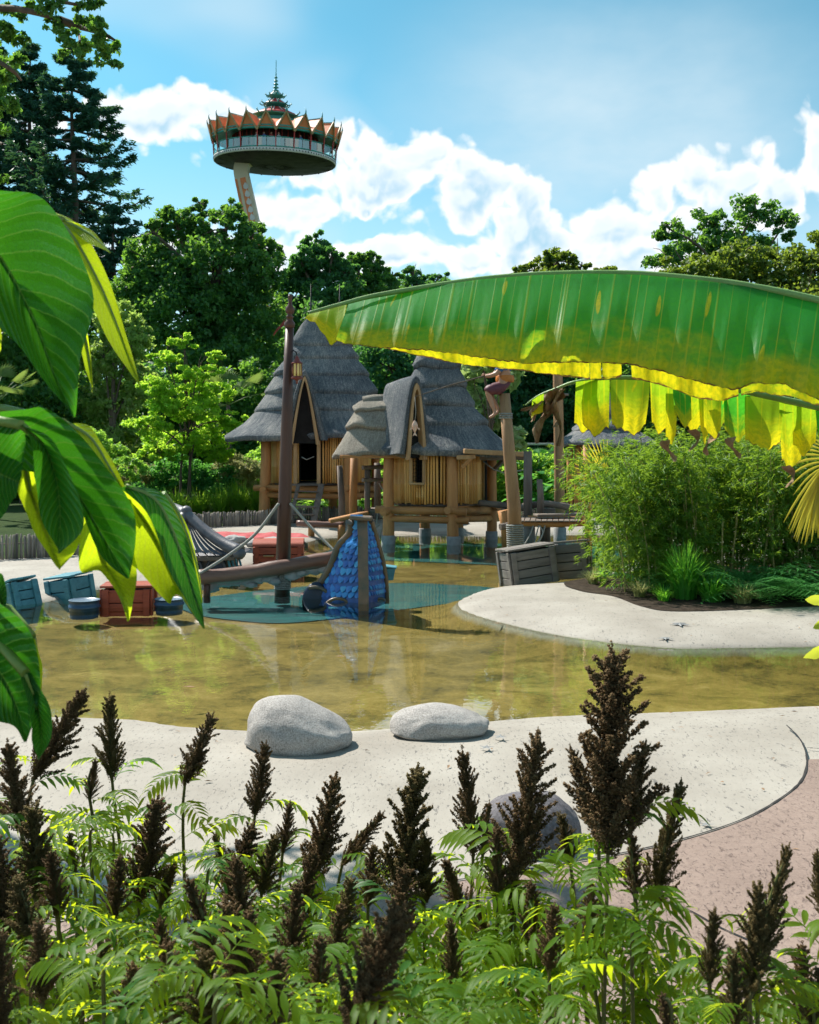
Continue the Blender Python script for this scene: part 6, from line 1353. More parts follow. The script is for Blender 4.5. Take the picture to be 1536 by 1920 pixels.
def lamina(x0, x1, low, depth, nu, nv, m, name, parent, slant=-24, u0=0.0, u1=1.0, notch=0.0, bow=.05, wav=.006, ribf=ribx, Y=YN, seed=1, ydepth=0.0, taper=0.0):
    rr = random.Random(seed); mb = MB(); rows = []; uvs = []
    for i in range(nu):
        t = i / (nu - 1); x = x0 + (x1 - x0) * t; zt_ = ribf(x); zb_ = float(interp_px(low, x)) + notch * (.5 * math.sin(x * .11 + seed) + .5 * math.sin(x * .37 + seed * 2) + .25 * rr.uniform(-1, 1)) ; row = []
        for j in range(nv):
            s_ = j / (nv - 1); yy = Y + ydepth * 0 + depth * (s_ ** 1.2) + bow * math.sin(math.pi * s_) * (-1 if depth < 0 else 1) + wav * math.sin(x * .085 + s_ * 1.5) * s_ + .0015 * math.sin(x * .31) * s_
            row.append(P(x + slant * s_ + ((x0 + x1) / 2 - x) * taper * s_ ** 2, zt_ + (zb_ - zt_) * s_, yy))
        rows.append(row)
    b = len(mb.v)
    for i, row in enumerate(rows): mb.addv(row, [(u0 + (u1 - u0) * i / (nu - 1), j / (nv - 1)) for j in range(nv)])
    for i in range(nu - 1):
        for j in range(nv - 1): mb.face((b + i * nv + j, b + i * nv + j + 1, b + (i + 1) * nv + j + 1, b + (i + 1) * nv + j), True)
    return mb.build(name, M[m], parent)
# near half of the whole leaf, in torn sections
LF = [(600, 600), (622, 640), (640, 632), (662, 646), (720, 655), (780, 664), (850, 669), (930, 681), (1010, 692), (1060, 700), (1130, 700), (1200, 703), (1260, 715), (1330, 735), (1400, 752), (1450, 738), (1500, 742), (1560, 770), (1700, 800), (1900, 840), (2200, 850)]
LF = [(x, y - (20 if x > 1010 else (10 if x > 740 else 4))) for x, y in LF]
lamina(582, 652, [(570, 590), (600, 606), (632, 648), (652, 630)], -.05, 16, 10, 'banana_yellow', 'leaf_section', lf1, -10, .0, .07, 3, .01, .004, seed=1)
lamina(655, 1000, LF, -.16, 90, 22, 'banana_green', 'leaf_section', lf1, -26, .07, .35, 1.6, .05, .008, seed=2)
lamina(1000, 1420, LF, -.17, 100, 22, 'banana_green', 'leaf_section', lf1, -26, .35, .66, 1.2, .06, .014, seed=3)
lamina(1420, 2150, LF, -.17, 130, 22, 'banana_green', 'leaf_section', lf1, -26, .66, 1.1, 2, .06, .016, seed=4)
# far half, lit from behind, hanging a little lower
LB = [(660, 640), (760, 664), (860, 684), (960, 694), (1050, 706), (1120, 712), (1160, 706), (1230, 722), (1300, 748), (1345, 752), (1400, 735), (1480, 745), (1600, 790), (2200, 900)]
lamina(690, 1080, LB, .03, 90, 16, 'banana_yellow', 'leaf_section', lf1, 10, .1, .42, .8, .0, .008, seed=5)
for i, (a, b) in enumerate(((1083, 1100), (1101, 1122), (1124, 1160))): lamina(a, b, LB, .03, 8, 14, 'banana_yellow', 'leaf_section', lf1, 6, .42 + i * .03, .44 + i * .03, 2, .0, .004, seed=6 + i)
lamina(1175, 1375, LB, .03, 50, 16, 'banana_yellow', 'leaf_section', lf1, 10, .5, .66, .9, .0, .008, seed=11); lamina(1380, 2100, LB, .03, 80, 16, 'banana_green', 'leaf_section', lf1, 10, .66, 1.1, 2, .0, .008, seed=12)
# second, torn leaf
RIB2 = [(985, 760, .1), (1010, 742, .08), (1045, 728, .05), (1080, 716, .02), (1150, 708, 0), (1250, 712, 0), (1350, 725, 0), (1450, 745, 0), (1536, 764, 0), (1700, 800, 0), (2200, 930, 0)]
Y2 = 2.75; lf2 = MB().tube(catmull(pl(RIB2, Y2), 60), [.002 + .010 * (i / 59) for i in range(60)], 8).build('torn_leaf', M['banana_rib'], bn); rib2 = lambda x: float(interp_px(RIB2, x))
strips = [(1083, 1118, 808, 'banana_yellow'), (1092, 1140, 815, 'banana_yellow'), (1148, 1216, 812, 'banana_yellow'), (1222, 1250, 812, 'banana_yellow'), (1252, 1268, 832, 'banana_yellow'), (1264, 1292, 800, 'banana_green'), (1290, 1316, 812, 'banana_yellow'), (1312, 1322, 834, 'banana_yellow'), (1322, 1350, 820, 'banana_yellow'), (1344, 1362, 806, 'banana_green'), (1360, 1404, 826, 'banana_green'), (1400, 1466, 840, 'banana_yellow'), (1464, 1500, 880, 'banana_yellow'), (1490, 1530, 850, 'banana_yellow'), (1532, 1590, 850, 'banana_green'), (1592, 1700, 870, 'banana_green'), (1702, 1900, 890, 'banana_green')]
for i, (a, b, y, m_) in enumerate(strips):
    nz = max(6, int((b - a) / 3)); lamina(a - 3, b + 3, [(a, y - 14 - (i * 5) % 9), ((a + b) / 2 + (i % 3 - 1) * (b - a) * .2, y + 6), (b, y - 10 - (i * 3) % 8)], .05 - .035 * (i % 3), nz, 14, m_, 'leaf_strip', lf2, -4 + (i * 5) % 9, i * .055, i * .055 + .05, 3.5, .015, .006, rib2, Y2 + .012 * (i % 4), 30 + i, taper=.06 + .12 * ((i * 7) % 5) / 5)
    if i % 2 == 0 and 1200 < a < 1500:                                  # withered brown ends
        x = (a + b) / 2 - 4; mb = MB(); rows = []
        for j in range(7):
            t = j / 6; c = P(x + 10 * math.sin(i + t * 4), y - 6 + 40 * t, Y2 - .01 + .02 * math.sin(t * 5 + i)); w = .010 * (1.25 - t) + .004 * math.sin(t * 9); rows.append([c - Vector((w, 0, 0)), c + Vector((0, .006 * math.sin(t * 6), 0)), c + Vector((w, 0, .003))])
        mb.grid(rows); mb.build('withered_end', M['dead_leaf'], lf2)
# dead tip of the torn leaf
for i, (x0, y0, x1, y1, w) in enumerate(((1035, 735, 1004, 832, .016), (1022, 740, 995, 790, .014), (1048, 730, 1040, 800, .012), (1040, 732, 1050, 835, .008), (1015, 745, 986, 770, .012), (1052, 728, 1022, 775, .018), (1030, 760, 1010, 815, .012))):
    mb = MB(); rows = []
    for j in range(12):
        t = j / 11; c = P(x0 + (x1 - x0) * t + 5 * math.sin(t * 7 + i), y0 + (y1 - y0) * t, Y2 - .03 + .02 * math.sin(t * 6 + i * 2)); ww = w * (1 - .35 * t) * (.8 + .35 * math.sin(t * 11 + i)); rows.append([c + Vector((ww * math.cos(q), .012 * math.sin(q * 2 + i), ww * .3 * math.sin(q + i))) for q in (math.pi, 2.2, 1.2, .2)])
    mb.grid(rows); mb.build('withered_end', M['dead_leaf'], lf2)
lamina(998, 1020, [(990, 790), (1008, 778), (1024, 770)], .0, 8, 8, 'banana_yellow', 'leaf_strip', lf2, -2, 0, .05, 2, .01, .003, rib2, Y2 - .05, 77)

# fig-like leaves at the right edge
fg = empty('fig_plant', (1.75, 2.4, .14), label='yellow-green lobed fig leaves poking in at the right edge', cat='plant')
MB().tube(catmull([(1.75, 2.4, .1), (1.4, 2.4, .9), P(1590, 1200, 2.4), P(1570, 1060, 2.4)], 10), .012, 7).build('stem', M['leaf_stalk'], fg)
def figleaf(px, py, L, ang, Y, seed):
    rr = random.Random(seed); mb = MB(); c = P(px, py, Y); s_ = L * Y / F; d = Vector((math.cos(ang), -.25, math.sin(ang))).normalized(); sd_ = d.cross(Vector((0, 1, .3))).normalized(); ctr = mb.addv([c]); ring = []
    for k in range(37):
        a = (k / 36 - .5) * 2 * 2.5; lob = .34 + .66 * (1 - abs(math.sin(a * 1.55))) ** .85; r = s_ * lob * (1 - .18 * abs(a) / 2.5) * rr.uniform(.93, 1.05); ring.append(c + d * r * math.cos(a) + sd_ * r * math.sin(a) + Vector((0, .10 * r * math.cos(a * 3), -.12 * r)))
    b = mb.addv(ring)
    for k in range(36): mb.face((ctr, b + k, b + k + 1), False)
    lf = mb.build('leaf', M['leaf_fig'], fg); MB().tube(catmull([c, c - d * s_ * .5, P(1580, 1160, 2.4)], 6), .004, 5).build('stalk', M['leaf_stalk'], lf)
figleaf(1548, 1215, 46, R(195), 2.3, 1); figleaf(1545, 1125, 40, R(170), 2.35, 2); figleaf(1560, 1158, 42, R(200), 2.42, 3); figleaf(1552, 1195, 30, R(230), 2.45, 4)
# ------------------------------------------------------------------ false spirea thicket in the foreground
def head_mesh(seed):
    """brown seed plume: axis with upright side spikes set with tiny capsules; unit length along +Z"""
    rg = np.random.default_rng(seed); pos, dr = [], []
    br = [(np.zeros(3), np.array((0, 0, 1.)), 1.0)]
    for i in range(72):
        t = (i / 72) ** .95 * .90; a = i * 2.4 + rg.uniform(-.3, .3); ln = (.25 * (1 - t) ** .8 + .045) * rg.uniform(.7, 1.25); tilt = rg.uniform(.40, .85); br.append((np.array((0, 0, t)), np.array((math.cos(a) * math.sin(tilt), math.sin(a) * math.sin(tilt), math.cos(tilt))), ln))
    for i in range(6):
        a = rg.uniform(0, 6.28); tilt = rg.uniform(.22, .42); br.append((np.array((0, 0, rg.uniform(0, .22))), np.array((math.cos(a) * math.sin(tilt), math.sin(a) * math.sin(tilt), math.cos(tilt))), rg.uniform(.28, .48)))
    chunks = []; V, Fc = [], []; o = 0
    for b, d, ln in br:
        main = ln > .9; n = int(380 if main else (70 + 420 * ln if ln < .27 else 700 * ln)); s_ = rg.random(n); s_ = (s_ * .8 + .2) if main else s_; off = rg.normal(0, 1, (n, 3)); off /= np.linalg.norm(off, axis=1, keepdims=True); rad = (.040 if ln > .27 else .029) * (1.08 - s_ * .7)
        p = b + d * (s_ * ln)[:, None] + off * (rad * rg.uniform(.3, 1, n))[:, None]; pos.append(p); dr.append(d * .8 + off * .7 + np.array((0, 0, .5)))
        V.append(np.array([b + np.array((.004, 0, 0)), b + np.array((-.004, .003, 0)), b + d * ln])); Fc.append(np.array([[o, o + 1, o + 2]])); o += 3
    p = np.concatenate(pos); d = np.concatenate(dr); d /= np.linalg.norm(d, axis=1, keepdims=True); n = len(p); u = np.cross(d, rg.normal(0, 1, (n, 3))); u /= np.linalg.norm(u, axis=1, keepdims=True); w = np.cross(d, u); L = rg.uniform(.012, .021, n)[:, None]; r = rg.uniform(.0045, .0075, n)[:, None]
    vs = np.stack([p - d * L * .5, p + u * r, p - u * r * .5 + w * r * .87, p - u * r * .5 - w * r * .87, p + d * L * .5], 1).reshape(-1, 3); base = np.arange(n)[:, None] * 5
    q = np.array([(0, 2, 1), (0, 3, 2), (0, 1, 3), (4, 1, 2), (4, 2, 3), (4, 3, 1)]); fs = (base[:, None, :] + q[None]).reshape(-1, 3)
    v2, f2 = merge([(vs, fs), (np.concatenate(V), np.concatenate(Fc))]); return np_mesh('seed_head', v2, f2, M['seed_olive' if seed % 3 == 0 else 'seed_brown'])
HEADS = [head_mesh(100 + i) for i in range(6)]
def spirea_leaf(seed):
    rr = random.Random(seed); mb = MB(); n = rr.choice((6, 7, 8)); pts = [Vector((t * math.cos(.0) * (1 - .12 * t), 0, .22 * math.sin(t * 2.2) - .30 * t * t)) for t in [k / (n + 1) for k in range(n + 2)]]
    mb.tube(pts, [.008 * (1 - i / (n + 2.5)) for i in range(n + 2)], 3, False)
    def leaflet(b, d, L, W):
        up = Vector((0, 0, 1)); s_ = d.cross(up).normalized() * W; sag = rr.uniform(.15, .6); st = []
        for t, w in ((0, .12), (.25, .85), (.55, 1.0), (.82, .5)): c = b + d * L * t + up * (-sag * L * t * t + .012); st.append((c - s_ * w + up * W * .35 * w, c, c + s_ * w + up * W * .35 * w))
        tip = b + d * L + up * (-sag * L - .01); o = mb.addv([p for r in st for p in r] + [tip])
        for i in range(3):
            for j in (0, 1): a = o + i * 3 + j; mb.face((a, a + 1, a + 4, a + 3), True)
        mb.face((o + 9, o + 10, o + 12), True); mb.face((o + 10, o + 11, o + 12), True)
    for k in range(1, n + 1):
        t = k / (n + 1); L = .34 * (1 - .45 * abs(t - .35) * 1.3) * rr.uniform(.9, 1.1); fw = (pts[k + 1] - pts[k]).normalized()
        for sg in (-1, 1): leaflet(pts[k], (fw * .6 + Vector((0, sg, 0)) * .85 + Vector((0, 0, .05))).normalized(), L, .039)
    leaflet(pts[-1], (pts[-1] - pts[-2]).normalized(), .26, .037); return mb.mesh('leaf', M['leaf_spirea_yellow' if seed == 299 else ('leaf_spirea_old' if seed in (201,) else 'leaf_spirea')])
LEAVES = [spirea_leaf(200 + i) for i in range(7)] + [spirea_leaf(210 + i) for i in range(3)]
SH = {}
SHRUBS = {'a': (40, 2.4, 'false spirea shrub with dark seed plumes in the left corner'), 'b': (260, 2.9, 'false spirea shrub with two slim upright plumes left of the tall boulder'), 'c': (520, 2.6, 'false spirea shrub with leaning plumes below the tall boulder'), 'd': (760, 2.4, 'false spirea shrub with a broad plume cluster at the picture centre'), 'e': (1010, 2.2, 'false spirea shrub with slender plumes in front of the dark boulder'),
          'f': (1180, 1.8, 'false spirea shrub with the tallest and largest seed plume'), 'g': (1430, 1.5, 'false spirea shrub with a leaning plume near the right corner'), 'h': (1560, 1.8, 'false spirea sprig cut off by the right picture edge'), 'i': (640, 1.35, 'nearest false spirea shrub with a blurred fat plume at the bottom'), 'j': (200, 1.7, 'near false spirea shrub with small plumes at the bottom left')}
for kx, (px, Y, lab) in SHRUBS.items(): SH[kx] = empty('false_spirea', (XW(px, Y), Y, .14), label=lab, cat='shrub', group='false spirea shrubs in the foreground')
rgS = random.Random(77)
def leaf_at(stem, Mi, p, az, L, pitch=0.0):
    Mx = Matrix.Translation(p) @ Euler((rgS.uniform(-.4, .4), pitch, az)).to_matrix().to_4x4() @ Matrix.Scale(L, 4); link('leaf', rgS.choice(LEAVES), stem, Mi @ Mx)
def stem(kx, tip, base, w, Y, leaves=12, low=.35, head=True, gx=None):
    root = SH[kx]; Mi = wm(root).inverted(); b, t = P(*base, Y), P(*tip, Y); g = Vector((b.x + (b.x - t.x) * 1.1 + rgS.uniform(-.12, .12) if gx is None else gx, Y + rgS.uniform(-.15, .15), .12)); pts = catmull([g, g.lerp(b, .5) + Vector((rgS.uniform(-.03, .03), 0, 0)), b, b.lerp(t, .9)], 14)
    so = MB().tube(pts, [(.0065 if Y > 1.8 else .0045) * (1 - i / 18) + .001 for i in range(14)], 6, False).build('stem', M['spirea_stem'], root)
    if head:
        d = t - b; m3 = frame(d, (math.cos(rgS.uniform(0, 6)), math.sin(rgS.uniform(0, 6)), 0)); ww = w * Y / F / .27; link('seed_head', rgS.choice(HEADS), so, Mi @ (Matrix.Translation(b) @ m3.to_4x4() @ Matrix.Diagonal((ww, ww, d.length, 1))))
    az = rgS.uniform(0, 6)
    for i in range(leaves):
        u = low + ((.70 if head else .99) - low) * (i / max(1, leaves - 1)); f = u * 13; j = min(int(f), 12); p = pts[j].lerp(pts[j + 1], f - j); az += 2.4 + rgS.uniform(-.3, .3); leaf_at(so, Mi, p, az, rgS.uniform(.115, .20) * (1 if Y > 1.8 else .75), rgS.uniform(-.35, .1))
    return so
HD = [  # shrub, tip, base, width px, distance
    ('a', (162, 1290), (62, 1462), 62, 2.7), ('b', (206, 1297), (210, 1462), 46, 3.0), ('b', (402, 1334), (346, 1472), 46, 3.0), ('a', (14, 1386), (40, 1560), 60, 2.3), ('a', (60, 1500), (75, 1690), 70, 2.2), ('a', (-10, 1560), (10, 1760), 80, 1.9),
    ('b', (298, 1490), (262, 1690), 74, 2.5), ('b', (330, 1615), (300, 1700), 30, 2.5), ('c', (500, 1388), (478, 1530), 44, 2.9), ('c', (478, 1540), (425, 1690), 60, 2.5), ('c', (520, 1560), (490, 1680), 46, 2.5), ('c', (632, 1446), (585, 1660), 66, 2.6), ('c', (590, 1590), (560, 1730), 46, 2.4),
    ('d', (784, 1430), (748, 1700), 92, 2.3), ('d', (722, 1520), (640, 1625), 34, 2.7), ('d', (800, 1560), (795, 1700), 40, 2.3), ('d', (866, 1398), (888, 1605), 50, 2.6), ('d', (918, 1500), (905, 1605), 24, 2.6), ('e', (832, 1606), (868, 1720), 42, 2.4), ('e', (1010, 1366), (970, 1640), 84, 2.1), ('e', (930, 1545), (935, 1700), 40, 2.1), ('e', (900, 1690), (915, 1800), 36, 2.2), ('e', (995, 1650), (1000, 1780), 46, 2.0),
    ('f', (1147, 1206), (1140, 1600), 140, 1.75), ('f', (1068, 1395), (1120, 1560), 40, 1.8), ('f', (1212, 1385), (1180, 1560), 40, 1.8), ('f', (1278, 1458), (1225, 1700), 52, 1.85), ('f', (1050, 1520), (1070, 1620), 36, 2.2), ('g', (1482, 1578), (1425, 1800), 46, 1.6), ('g', (1425, 1650), (1405, 1880), 70, 1.5), ('g', (1340, 1700), (1330, 1850), 40, 1.5), ('g', (1240, 1860), (1260, 1960), 34, 1.4), ('h', (1532, 1590), (1545, 1720), 40, 1.9), ('h', (1505, 1765), (1500, 1910), 50, 1.8), ('h', (1540, 1810), (1530, 1950), 60, 1.7),
    ('i', (760, 1690), (655, 1940), 100, 1.15), ('i', (350, 1640), (400, 1800), 46, 1.9), ('i', (420, 1680), (470, 1880), 66, 1.5), ('i', (560, 1650), (545, 1800), 50, 1.8), ('i', (640, 1690), (630, 1800), 40, 1.9), ('i', (380, 1780), (390, 1960), 80, 1.3), ('i', (520, 1780), (515, 1930), 60, 1.45),
    ('j', (205, 1760), (165, 1860), 36, 1.9), ('j', (300, 1715), (305, 1870), 46, 1.7), ('j', (0, 1740), (-5, 1960), 60, 1.4), ('j', (130, 1560), (140, 1640), 26, 2.6), ('c', (400, 1560), (430, 1650), 26, 2.7), ('d', (700, 1580), (690, 1700), 40, 2.4),
    ('a', (30, 1640), (60, 1790), 60, 1.8), ('a', (95, 1590), (110, 1720), 46, 2.1), ('j', (70, 1720), (80, 1880), 56, 1.6), ('j', (250, 1800), (240, 1940), 50, 1.5), ('b', (180, 1420), (168, 1500), 24, 2.9), ('b', (225, 1600), (215, 1720), 40, 2.3), ('c', (440, 1600), (455, 1740), 50, 2.2), ('c', (545, 1500), (530, 1600), 30, 2.7), ('c', (660, 1640), (640, 1760), 44, 2.1),
    ('d', (760, 1620), (745, 1780), 60, 2.0), ('d', (845, 1720), (850, 1850), 40, 1.9), ('e', (960, 1600), (965, 1720), 44, 2.1), ('e', (1040, 1690), (1030, 1820), 44, 1.8), ('f', (1110, 1650), (1105, 1780), 44, 1.8), ('f', (1185, 1560), (1190, 1680), 40, 1.8), ('i', (470, 1700), (450, 1860), 60, 1.6), ('i', (600, 1750), (600, 1890), 50, 1.5), ('i', (310, 1760), (330, 1930), 66, 1.4), ('i', (690, 1740), (700, 1880), 46, 1.6), ('g', (1375, 1780), (1380, 1930), 50, 1.4)]
for hd in HD: stem(*hd, leaves=9 if hd[4] > 1.6 else 7)
# leafy shoots without plumes fill the thicket
def shoots(kx, n, x0, x1, y0, y1, Y0, Y1, leaves=10):
    for _ in range(n):
        Y = rgS.uniform(Y0, Y1); x = rgS.uniform(x0, x1); y = rgS.uniform(y0, y1); stem(kx, (x + rgS.uniform(-20, 20), y), (x, y + 60), 0, Y, leaves, .30, False)
shoots('a', 6, -30, 130, 1580, 1740, 2.1, 2.9); shoots('b', 8, 100, 420, 1540, 1740, 2.4, 3.1); shoots('c', 7, 400, 660, 1690, 1800, 2.3, 3.0); shoots('d', 5, 640, 860, 1760, 1840, 2.1, 2.7); shoots('e', 5, 830, 1060, 1750, 1850, 1.9, 2.5)
shoots('f', 5, 1040, 1240, 1690, 1840, 1.6, 2.2); shoots('g', 2, 1240, 1420, 1800, 1910, 1.4, 1.9); shoots('h', 3, 1500, 1580, 1810, 1910, 1.6, 2.1); shoots('i', 7, 330, 780, 1820, 1930, 1.2, 1.8, 9); shoots('j', 8, -40, 330, 1770, 1920, 1.3, 2.1, 9); shoots('e', 4, 780, 1100, 1850, 1930, 1.4, 1.8, 9)

# ------------------------------------------------------------------ fallen leaves and bits lying on the sand
def litter():
    rg = np.random.default_rng(5); n = 900; pts = np.column_stack([rg.uniform(-6, 7, n), rg.uniform(3.6, 13.5, n)]); sd = sdist(POOL, pts); k = (sd > .05) & (rg.random(n) < .35 + .65 * np.exp(-np.maximum(sd, 0) / .5)); pts = pts[k]; z = hfun(sd[k]) + .012; m_ = len(pts)
    d = np.column_stack([rg.normal(size=m_), rg.normal(size=m_), rg.normal(0, .12, m_)]); v, f = cards(np.column_stack([pts, z]), d, np.tile((0, 0, 1.), (m_, 1)) + rg.normal(0, .25, (m_, 3)), rg.uniform(.015, .055, m_), rg.uniform(.006, .022, m_))
    o = link('leaf_litter', np_mesh('leaf_litter', v, f, M['dead_leaf'])); props(o, 'small brown leaf litter scattered over the pale sand', 'leaf litter', kind='stuff')
    for px, py, lab in ((357, 1287, 'dark fallen leaf floating on the water above the tall boulder'), (935, 1168, 'fallen leaf floating beside the tip of the sand spit'), (640, 1230, 'fallen leaf floating in front of the scaled bow')):
        c = G(px, py, .006); v, f = cards(np.array([c]), np.array([(1., .3, 0)]), np.array([(0, 0, 1.)]), .12, .04, .06); props(link('floating_leaf', np_mesh('floating_leaf', v, f, M['dead_leaf'])), lab, 'leaf', 'leaves floating on the pool')
litter()
# ------------------------------------------------------------------ observation tower far behind
def tower():
    YT_ = 129.0; k = YT_ / F; cx = XW(516, YT_); Zr = 39.4
    tw = empty('observation_tower', (XW(560, YT_), YT_, 0), label='pagoda-roofed observation tower disc on a slanting arm above the trees', cat='tower')
    C = Vector((cx, YT_, Zr)); tilt = Matrix.Rotation(R(4.5), 4, 'X') @ Matrix.Rotation(R(1.2), 4, 'Y'); T = Matrix.Translation(C) @ tilt
    cap = empty('capsule_frame', (0, 0, 0)); bpy.data.objects.remove(cap)
    def put(mb, name, m, parent=None):
        mb.v = [tuple(T @ Vector((p[0], p[1], p[2] if p[2] < 4 else 4 + (p[2] - 4) * .80))) for p in mb.v]; return mb.build(name, M[m], parent or tw)
    put(MB().lathe([(.3, -.35), (3.0, -.3), (6.0, -.15), (7.6, .05), (7.75, .12)], 72), 'underside', 'tower_dark')
    for i in range(16):
        a = i * math.pi / 8; put(MB().beam((1.2 * math.cos(a), 1.2 * math.sin(a), -.36), (7.4 * math.cos(a), 7.4 * math.sin(a), -.02), .14, .08), 'spoke', 'tower_dark')
    band = put(MB().lathe([(7.75, .10), (7.85, .14), (7.85, .55), (7.78, .6), (7.3, .62)], 96), 'rim_band', 'tower_white')
    dm = MB().box((0, 0, 0), (.10, .06, .16)).mesh('rim_dot', M['tower_dark']); Ti = wm(tw).inverted()
    for i in range(120):
        a = i * 2 * math.pi / 120; link('rim_dot', dm, band, Ti @ T @ Matrix.Translation((7.86 * math.cos(a), 7.86 * math.sin(a), .35)) @ Matrix.Rotation(a + math.pi / 2, 4, 'Z'))
    put(MB().lathe([(7.3, .6), (.5, .6)], 48), 'deck', 'tower_dark')
    NG = 22
    for i in range(NG * 2):
        a0, a1 = i * math.pi / NG + .004, (i + 1) * math.pi / NG - .004; put(MB().lathe([(7.8, .62), (7.8, 1.75)], 3, a0=a0, a1=a1), 'glass_panel', 'tower_glass')
    put(MB().lathe([(7.76, 1.74), (7.86, 1.74), (7.86, 1.84), (7.76, 1.84), (7.76, 1.74)], 96), 'handrail', 'tower_green'); put(MB().lathe([(7.78, .6), (7.86, .6), (7.86, .72), (7.78, .72)], 96), 'kick_rail', 'tower_green')
    put(MB().lathe([(5.4, .6), (5.4, 3.4)], 66), 'core_wall', 'tower_maroon')
    for i in range(44):
        a = i * math.pi / 22; put(MB().beam((5.45 * math.cos(a), 5.45 * math.sin(a), .6), (5.45 * math.cos(a), 5.45 * math.sin(a), 3.4), .12, .12), 'wall_batten', 'tower_red')
    put(MB().lathe([(7.9, 2.72), (8.05, 2.74), (8.05, 2.95), (7.9, 3.0), (5.4, 3.3)], 88), 'eave_ring', 'tower_green')
    put(MB().lathe([(7.7, 2.9), (7.0, 3.4), (5.4, 4.6), (3.2, 5.3), (2.4, 5.6)], 66), 'main_roof', 'tower_orange')
    for i in range(NG):
        a = 2 * math.pi * (i + .5) / NG; hw = math.pi / NG
        def pt(r, b, z): return Vector((r * math.cos(a + b), r * math.sin(a + b), z))
        put(MB().beam(pt(7.85, hw, .6), pt(8.0, hw, 2.75), .11, .11), 'pillar', 'tower_red')
        g = MB(); o = g.addv([pt(8.05, -hw, 2.85), pt(8.05, hw, 2.85), pt(8.5, 0, 4.7), pt(5.6, 0, 4.9), pt(6.4, -hw, 3.8), pt(6.4, hw, 3.8)]); g.face((o, o + 1, o + 2)); g.face((o, o + 2, o + 3, o + 4)); g.face((o + 1, o + 5, o + 3, o + 2)); gb = put(g, 'gable', 'tower_orange')
        for sg in (-1, 1): put(MB().beam(pt(8.12, sg * hw, 2.55), pt(8.6, 0, 4.85), .16, .20), 'barge_board', 'tower_gold', gb)
        put(MB().beam(pt(8.15, -hw * .75, 3.12), pt(8.15, hw * .75, 3.12), .07, .16), 'tie_beam', 'tower_green', gb)
        put(MB().tube([pt(8.55, 0, 4.7), pt(8.65, 0, 5.0), pt(8.7, 0, 5.35), pt(8.62, 0, 5.75)], [.11, .10, .05, .01], 6), 'finial', 'tower_green', gb)
        put(MB().beam(pt(8.45, 0, 4.78), pt(5.6, 0, 4.98), .10, .10), 'ridge', 'tower_green', gb)
    put(MB().lathe([(2.5, 4.8), (2.5, 6.1)], 36), 'drum', 'tower_green')
    def tier(z, r, h, rt, m, nf, fl):
        ro = put(MB().lathe([(r, z), (r * 1.02, z + .08), (r * .86, z + h * .35), (rt * 1.15, z + h * .85), (rt, z + h)], 36), 'tier_roof', m); put(MB().lathe([(rt * 1.2, z - .45), (r * .98, z - .05), (r * 1.03, z), (r * 1.03, z + .12)], 36), 'tier_eave', 'tower_green', ro)
        for i in range(nf):
            a = 2 * math.pi * i / nf; d = Vector((math.cos(a), math.sin(a), 0)); put(MB().tube([d * r * .9 + Vector((0, 0, z + .05)), d * (r + fl * .5) + Vector((0, 0, z + .05)), d * (r + fl) + Vector((0, 0, z + fl * .5)), d * (r + fl * .85) + Vector((0, 0, z + fl * 1.0))], [.10, .11, .08, .02], 5), 'horn', 'tower_green', ro); put(MB().beam(d * r * .98 + Vector((0, 0, z + .12)), d * rt + Vector((0, 0, z + h)), .12, .1), 'roof_rib', 'tower_white', ro)
    tier(6.35, 3.15, 1.5, 1.2, 'tower_red', 12, .7); tier(8.35, 1.55, .95, .6, 'tower_red', 10, .5); tier(9.75, .95, .8, .35, 'tower_green', 9, .4)
    pr = [(.35, 10.5)]
    for i in range(5): z = 10.6 + i * .52; r = .46 - i * .06; pr += [(r, z), (r * .85, z + .10), (r * .3, z + .28), (r * .3, z + .42)]
    pr += [(.08, 13.3), (.05, 13.4), (.04, 15.4), (.001, 15.5)]; put(MB().lathe(pr, 14), 'spire', 'tower_green')
    # arm
    path = [(478, 286), (460, 300), (453, 318), (456, 340), (463, 372), (472, 415), (492, 510), (520, 650), (556, 860)]; cpts = catmull([P(x, y, YT_ - 1 - .0 * i) for i, (x, y) in enumerate(path)], 40); mb = MB(); rows = []
    for i, p in enumerate(cpts):
        t = (cpts[min(i + 1, 39)] - cpts[max(i - 1, 0)]).normalized(); s_ = Vector((0, 1, 0)).cross(t).normalized(); s_ = s_ if s_.x > 0 else -s_; w = .82 + .25 * i / 39; w = w * (1.15 if i < 6 else 1); f_ = Vector((0, 1, 0)) * .8; rows.append([p - s_ * w - f_, p + s_ * w - f_, p + s_ * w + f_, p - s_ * w + f_, p - s_ * w - f_])
    mb.grid(rows, False); arm = mb.build('arm', M['tower_cream'], tw)
    mb = MB(); rows = []; sl = [i for i in range(40) if cpts[i].z < ZW(338, YT_)]
    for i in sl:
        t = (cpts[min(i + 1, 39)] - cpts[max(i - 1, 0)]).normalized(); s_ = Vector((0, 1, 0)).cross(t).normalized(); s_ = s_ if s_.x > 0 else -s_; p = cpts[i] + s_ * .12 + Vector((0, -.83, 0)); rows.append([p - s_ * .36, p + s_ * .36])
    mb.grid(rows, False); pn = mb.build('arm_panel', M['tower_orange'], arm)
    mb = MB(); rows = []
    for i in sl:
        t = (cpts[min(i + 1, 39)] - cpts[max(i - 1, 0)]).normalized(); s_ = Vector((0, 1, 0)).cross(t).normalized(); s_ = s_ if s_.x > 0 else -s_; p = cpts[i] - s_ * .72 + Vector((0, -.83, 0)); rows.append([p - s_ * .2, p + s_ * .12])
    mb.grid(rows, False); mb.build('arm_panel', M['tower_orange'], arm)
    a, b = P(461, 349, YT_ - 1.9), P(474, 412, YT_ - 1.9); d = (b - a)
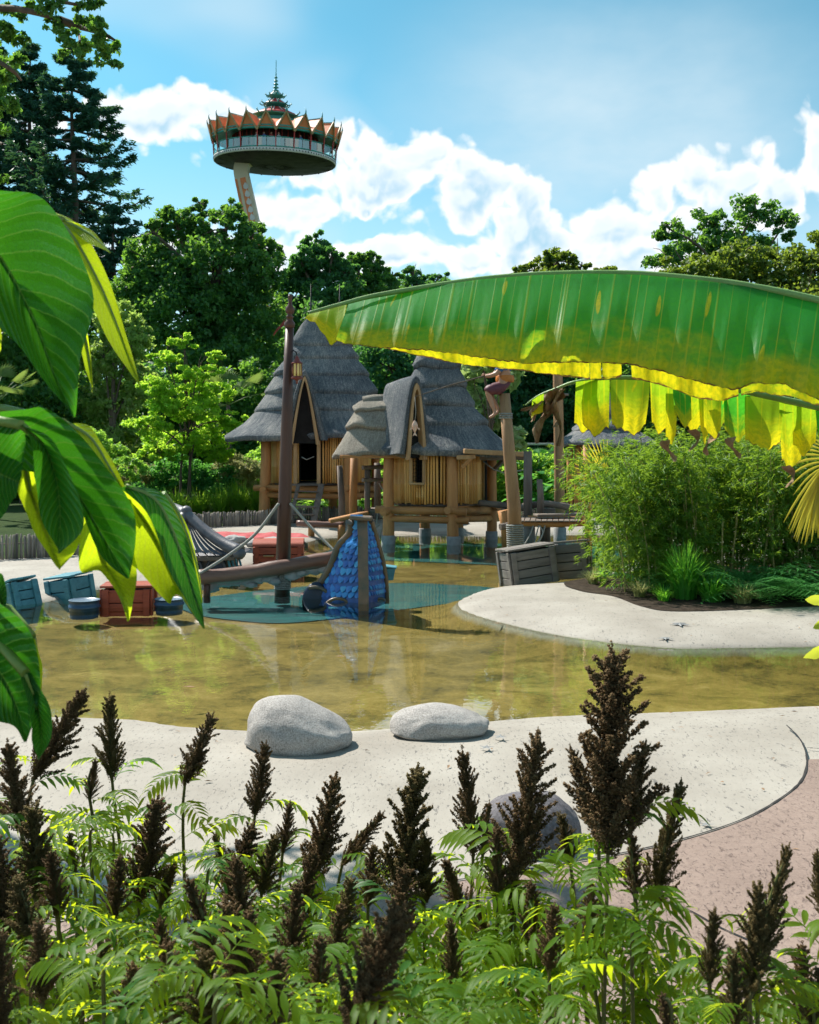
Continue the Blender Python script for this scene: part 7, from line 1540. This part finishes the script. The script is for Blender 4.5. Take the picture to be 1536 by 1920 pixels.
    for i in range(16):
        c = a + d * (i / 4.3); dn = d.normalized(); s_ = Vector((0, 1, 0)).cross(dn).normalized(); mb = MB(); o = mb.addv([c - dn * .55, c - dn * .15 + s_ * .3, c + dn * .2 + s_ * .34, c + dn * .42, c + dn * .2 - s_ * .34, c - dn * .15 - s_ * .3]); mb.face(range(o, o + 6)); mb.build('leaf_ornament', M['tower_white'], pn)
    # visitors at the railing
    rr = random.Random(5); lab = ['visitor in grey at the tower railing, left of centre', 'visitor in blue at the tower railing, near the centre', 'visitor in red at the tower railing, centre', 'visitor in grey at the tower railing, right of centre', 'visitor in blue at the tower railing, right side', 'visitor in red at the tower railing, far right']
    for i, a in enumerate((-1.75, -1.62, -1.5, -1.38, -1.0, -.8)):
        b0 = T @ Vector((7.35 * math.cos(a), 7.35 * math.sin(a), .62)); pr_ = empty('person', b0, label=lab[i], cat='person', group='visitors on the tower deck'); V3 = Vector
        skin_body('body', [(V3((0, 0, .9)), .15), (V3((0, 0, 1.2)), .17), (V3((0, 0, 1.42)), .15), (V3((0, 0, 1.52)), .06), (V3((0, -.01, 1.66)), .10), (V3((.22, 0, 1.38)), .06), (V3((.28, -.1, 1.08)), .05), (V3((.2, -.3, 1.12)), .04), (V3((-.22, 0, 1.38)), .06), (V3((-.28, -.1, 1.08)), .05), (V3((-.2, -.3, 1.12)), .04), (V3((.1, 0, .82)), .10), (V3((.11, 0, .45)), .075), (V3((.11, 0, .06)), .05), (V3((.11, -.15, .04)), .045), (V3((-.1, 0, .82)), .10), (V3((-.11, 0, .45)), .075), (V3((-.11, 0, .06)), .05), (V3((-.11, -.15, .04)), .045)],
                  [(0, 1), (1, 2), (2, 3), (3, 4), (2, 5), (5, 6), (6, 7), (2, 8), (8, 9), (9, 10), (0, 11), (11, 12), (12, 13), (13, 14), (0, 15), (15, 16), (16, 17), (17, 18)], M[('clothes_a', 'clothes_b', 'clothes_c')[i % 3]], pr_, 0, 1)
        lump(b0 + V3((0, -.01, 1.70)), .12, .12, .13, i + 1, 'head', M['skin'], pr_, 2, .03)
tower()
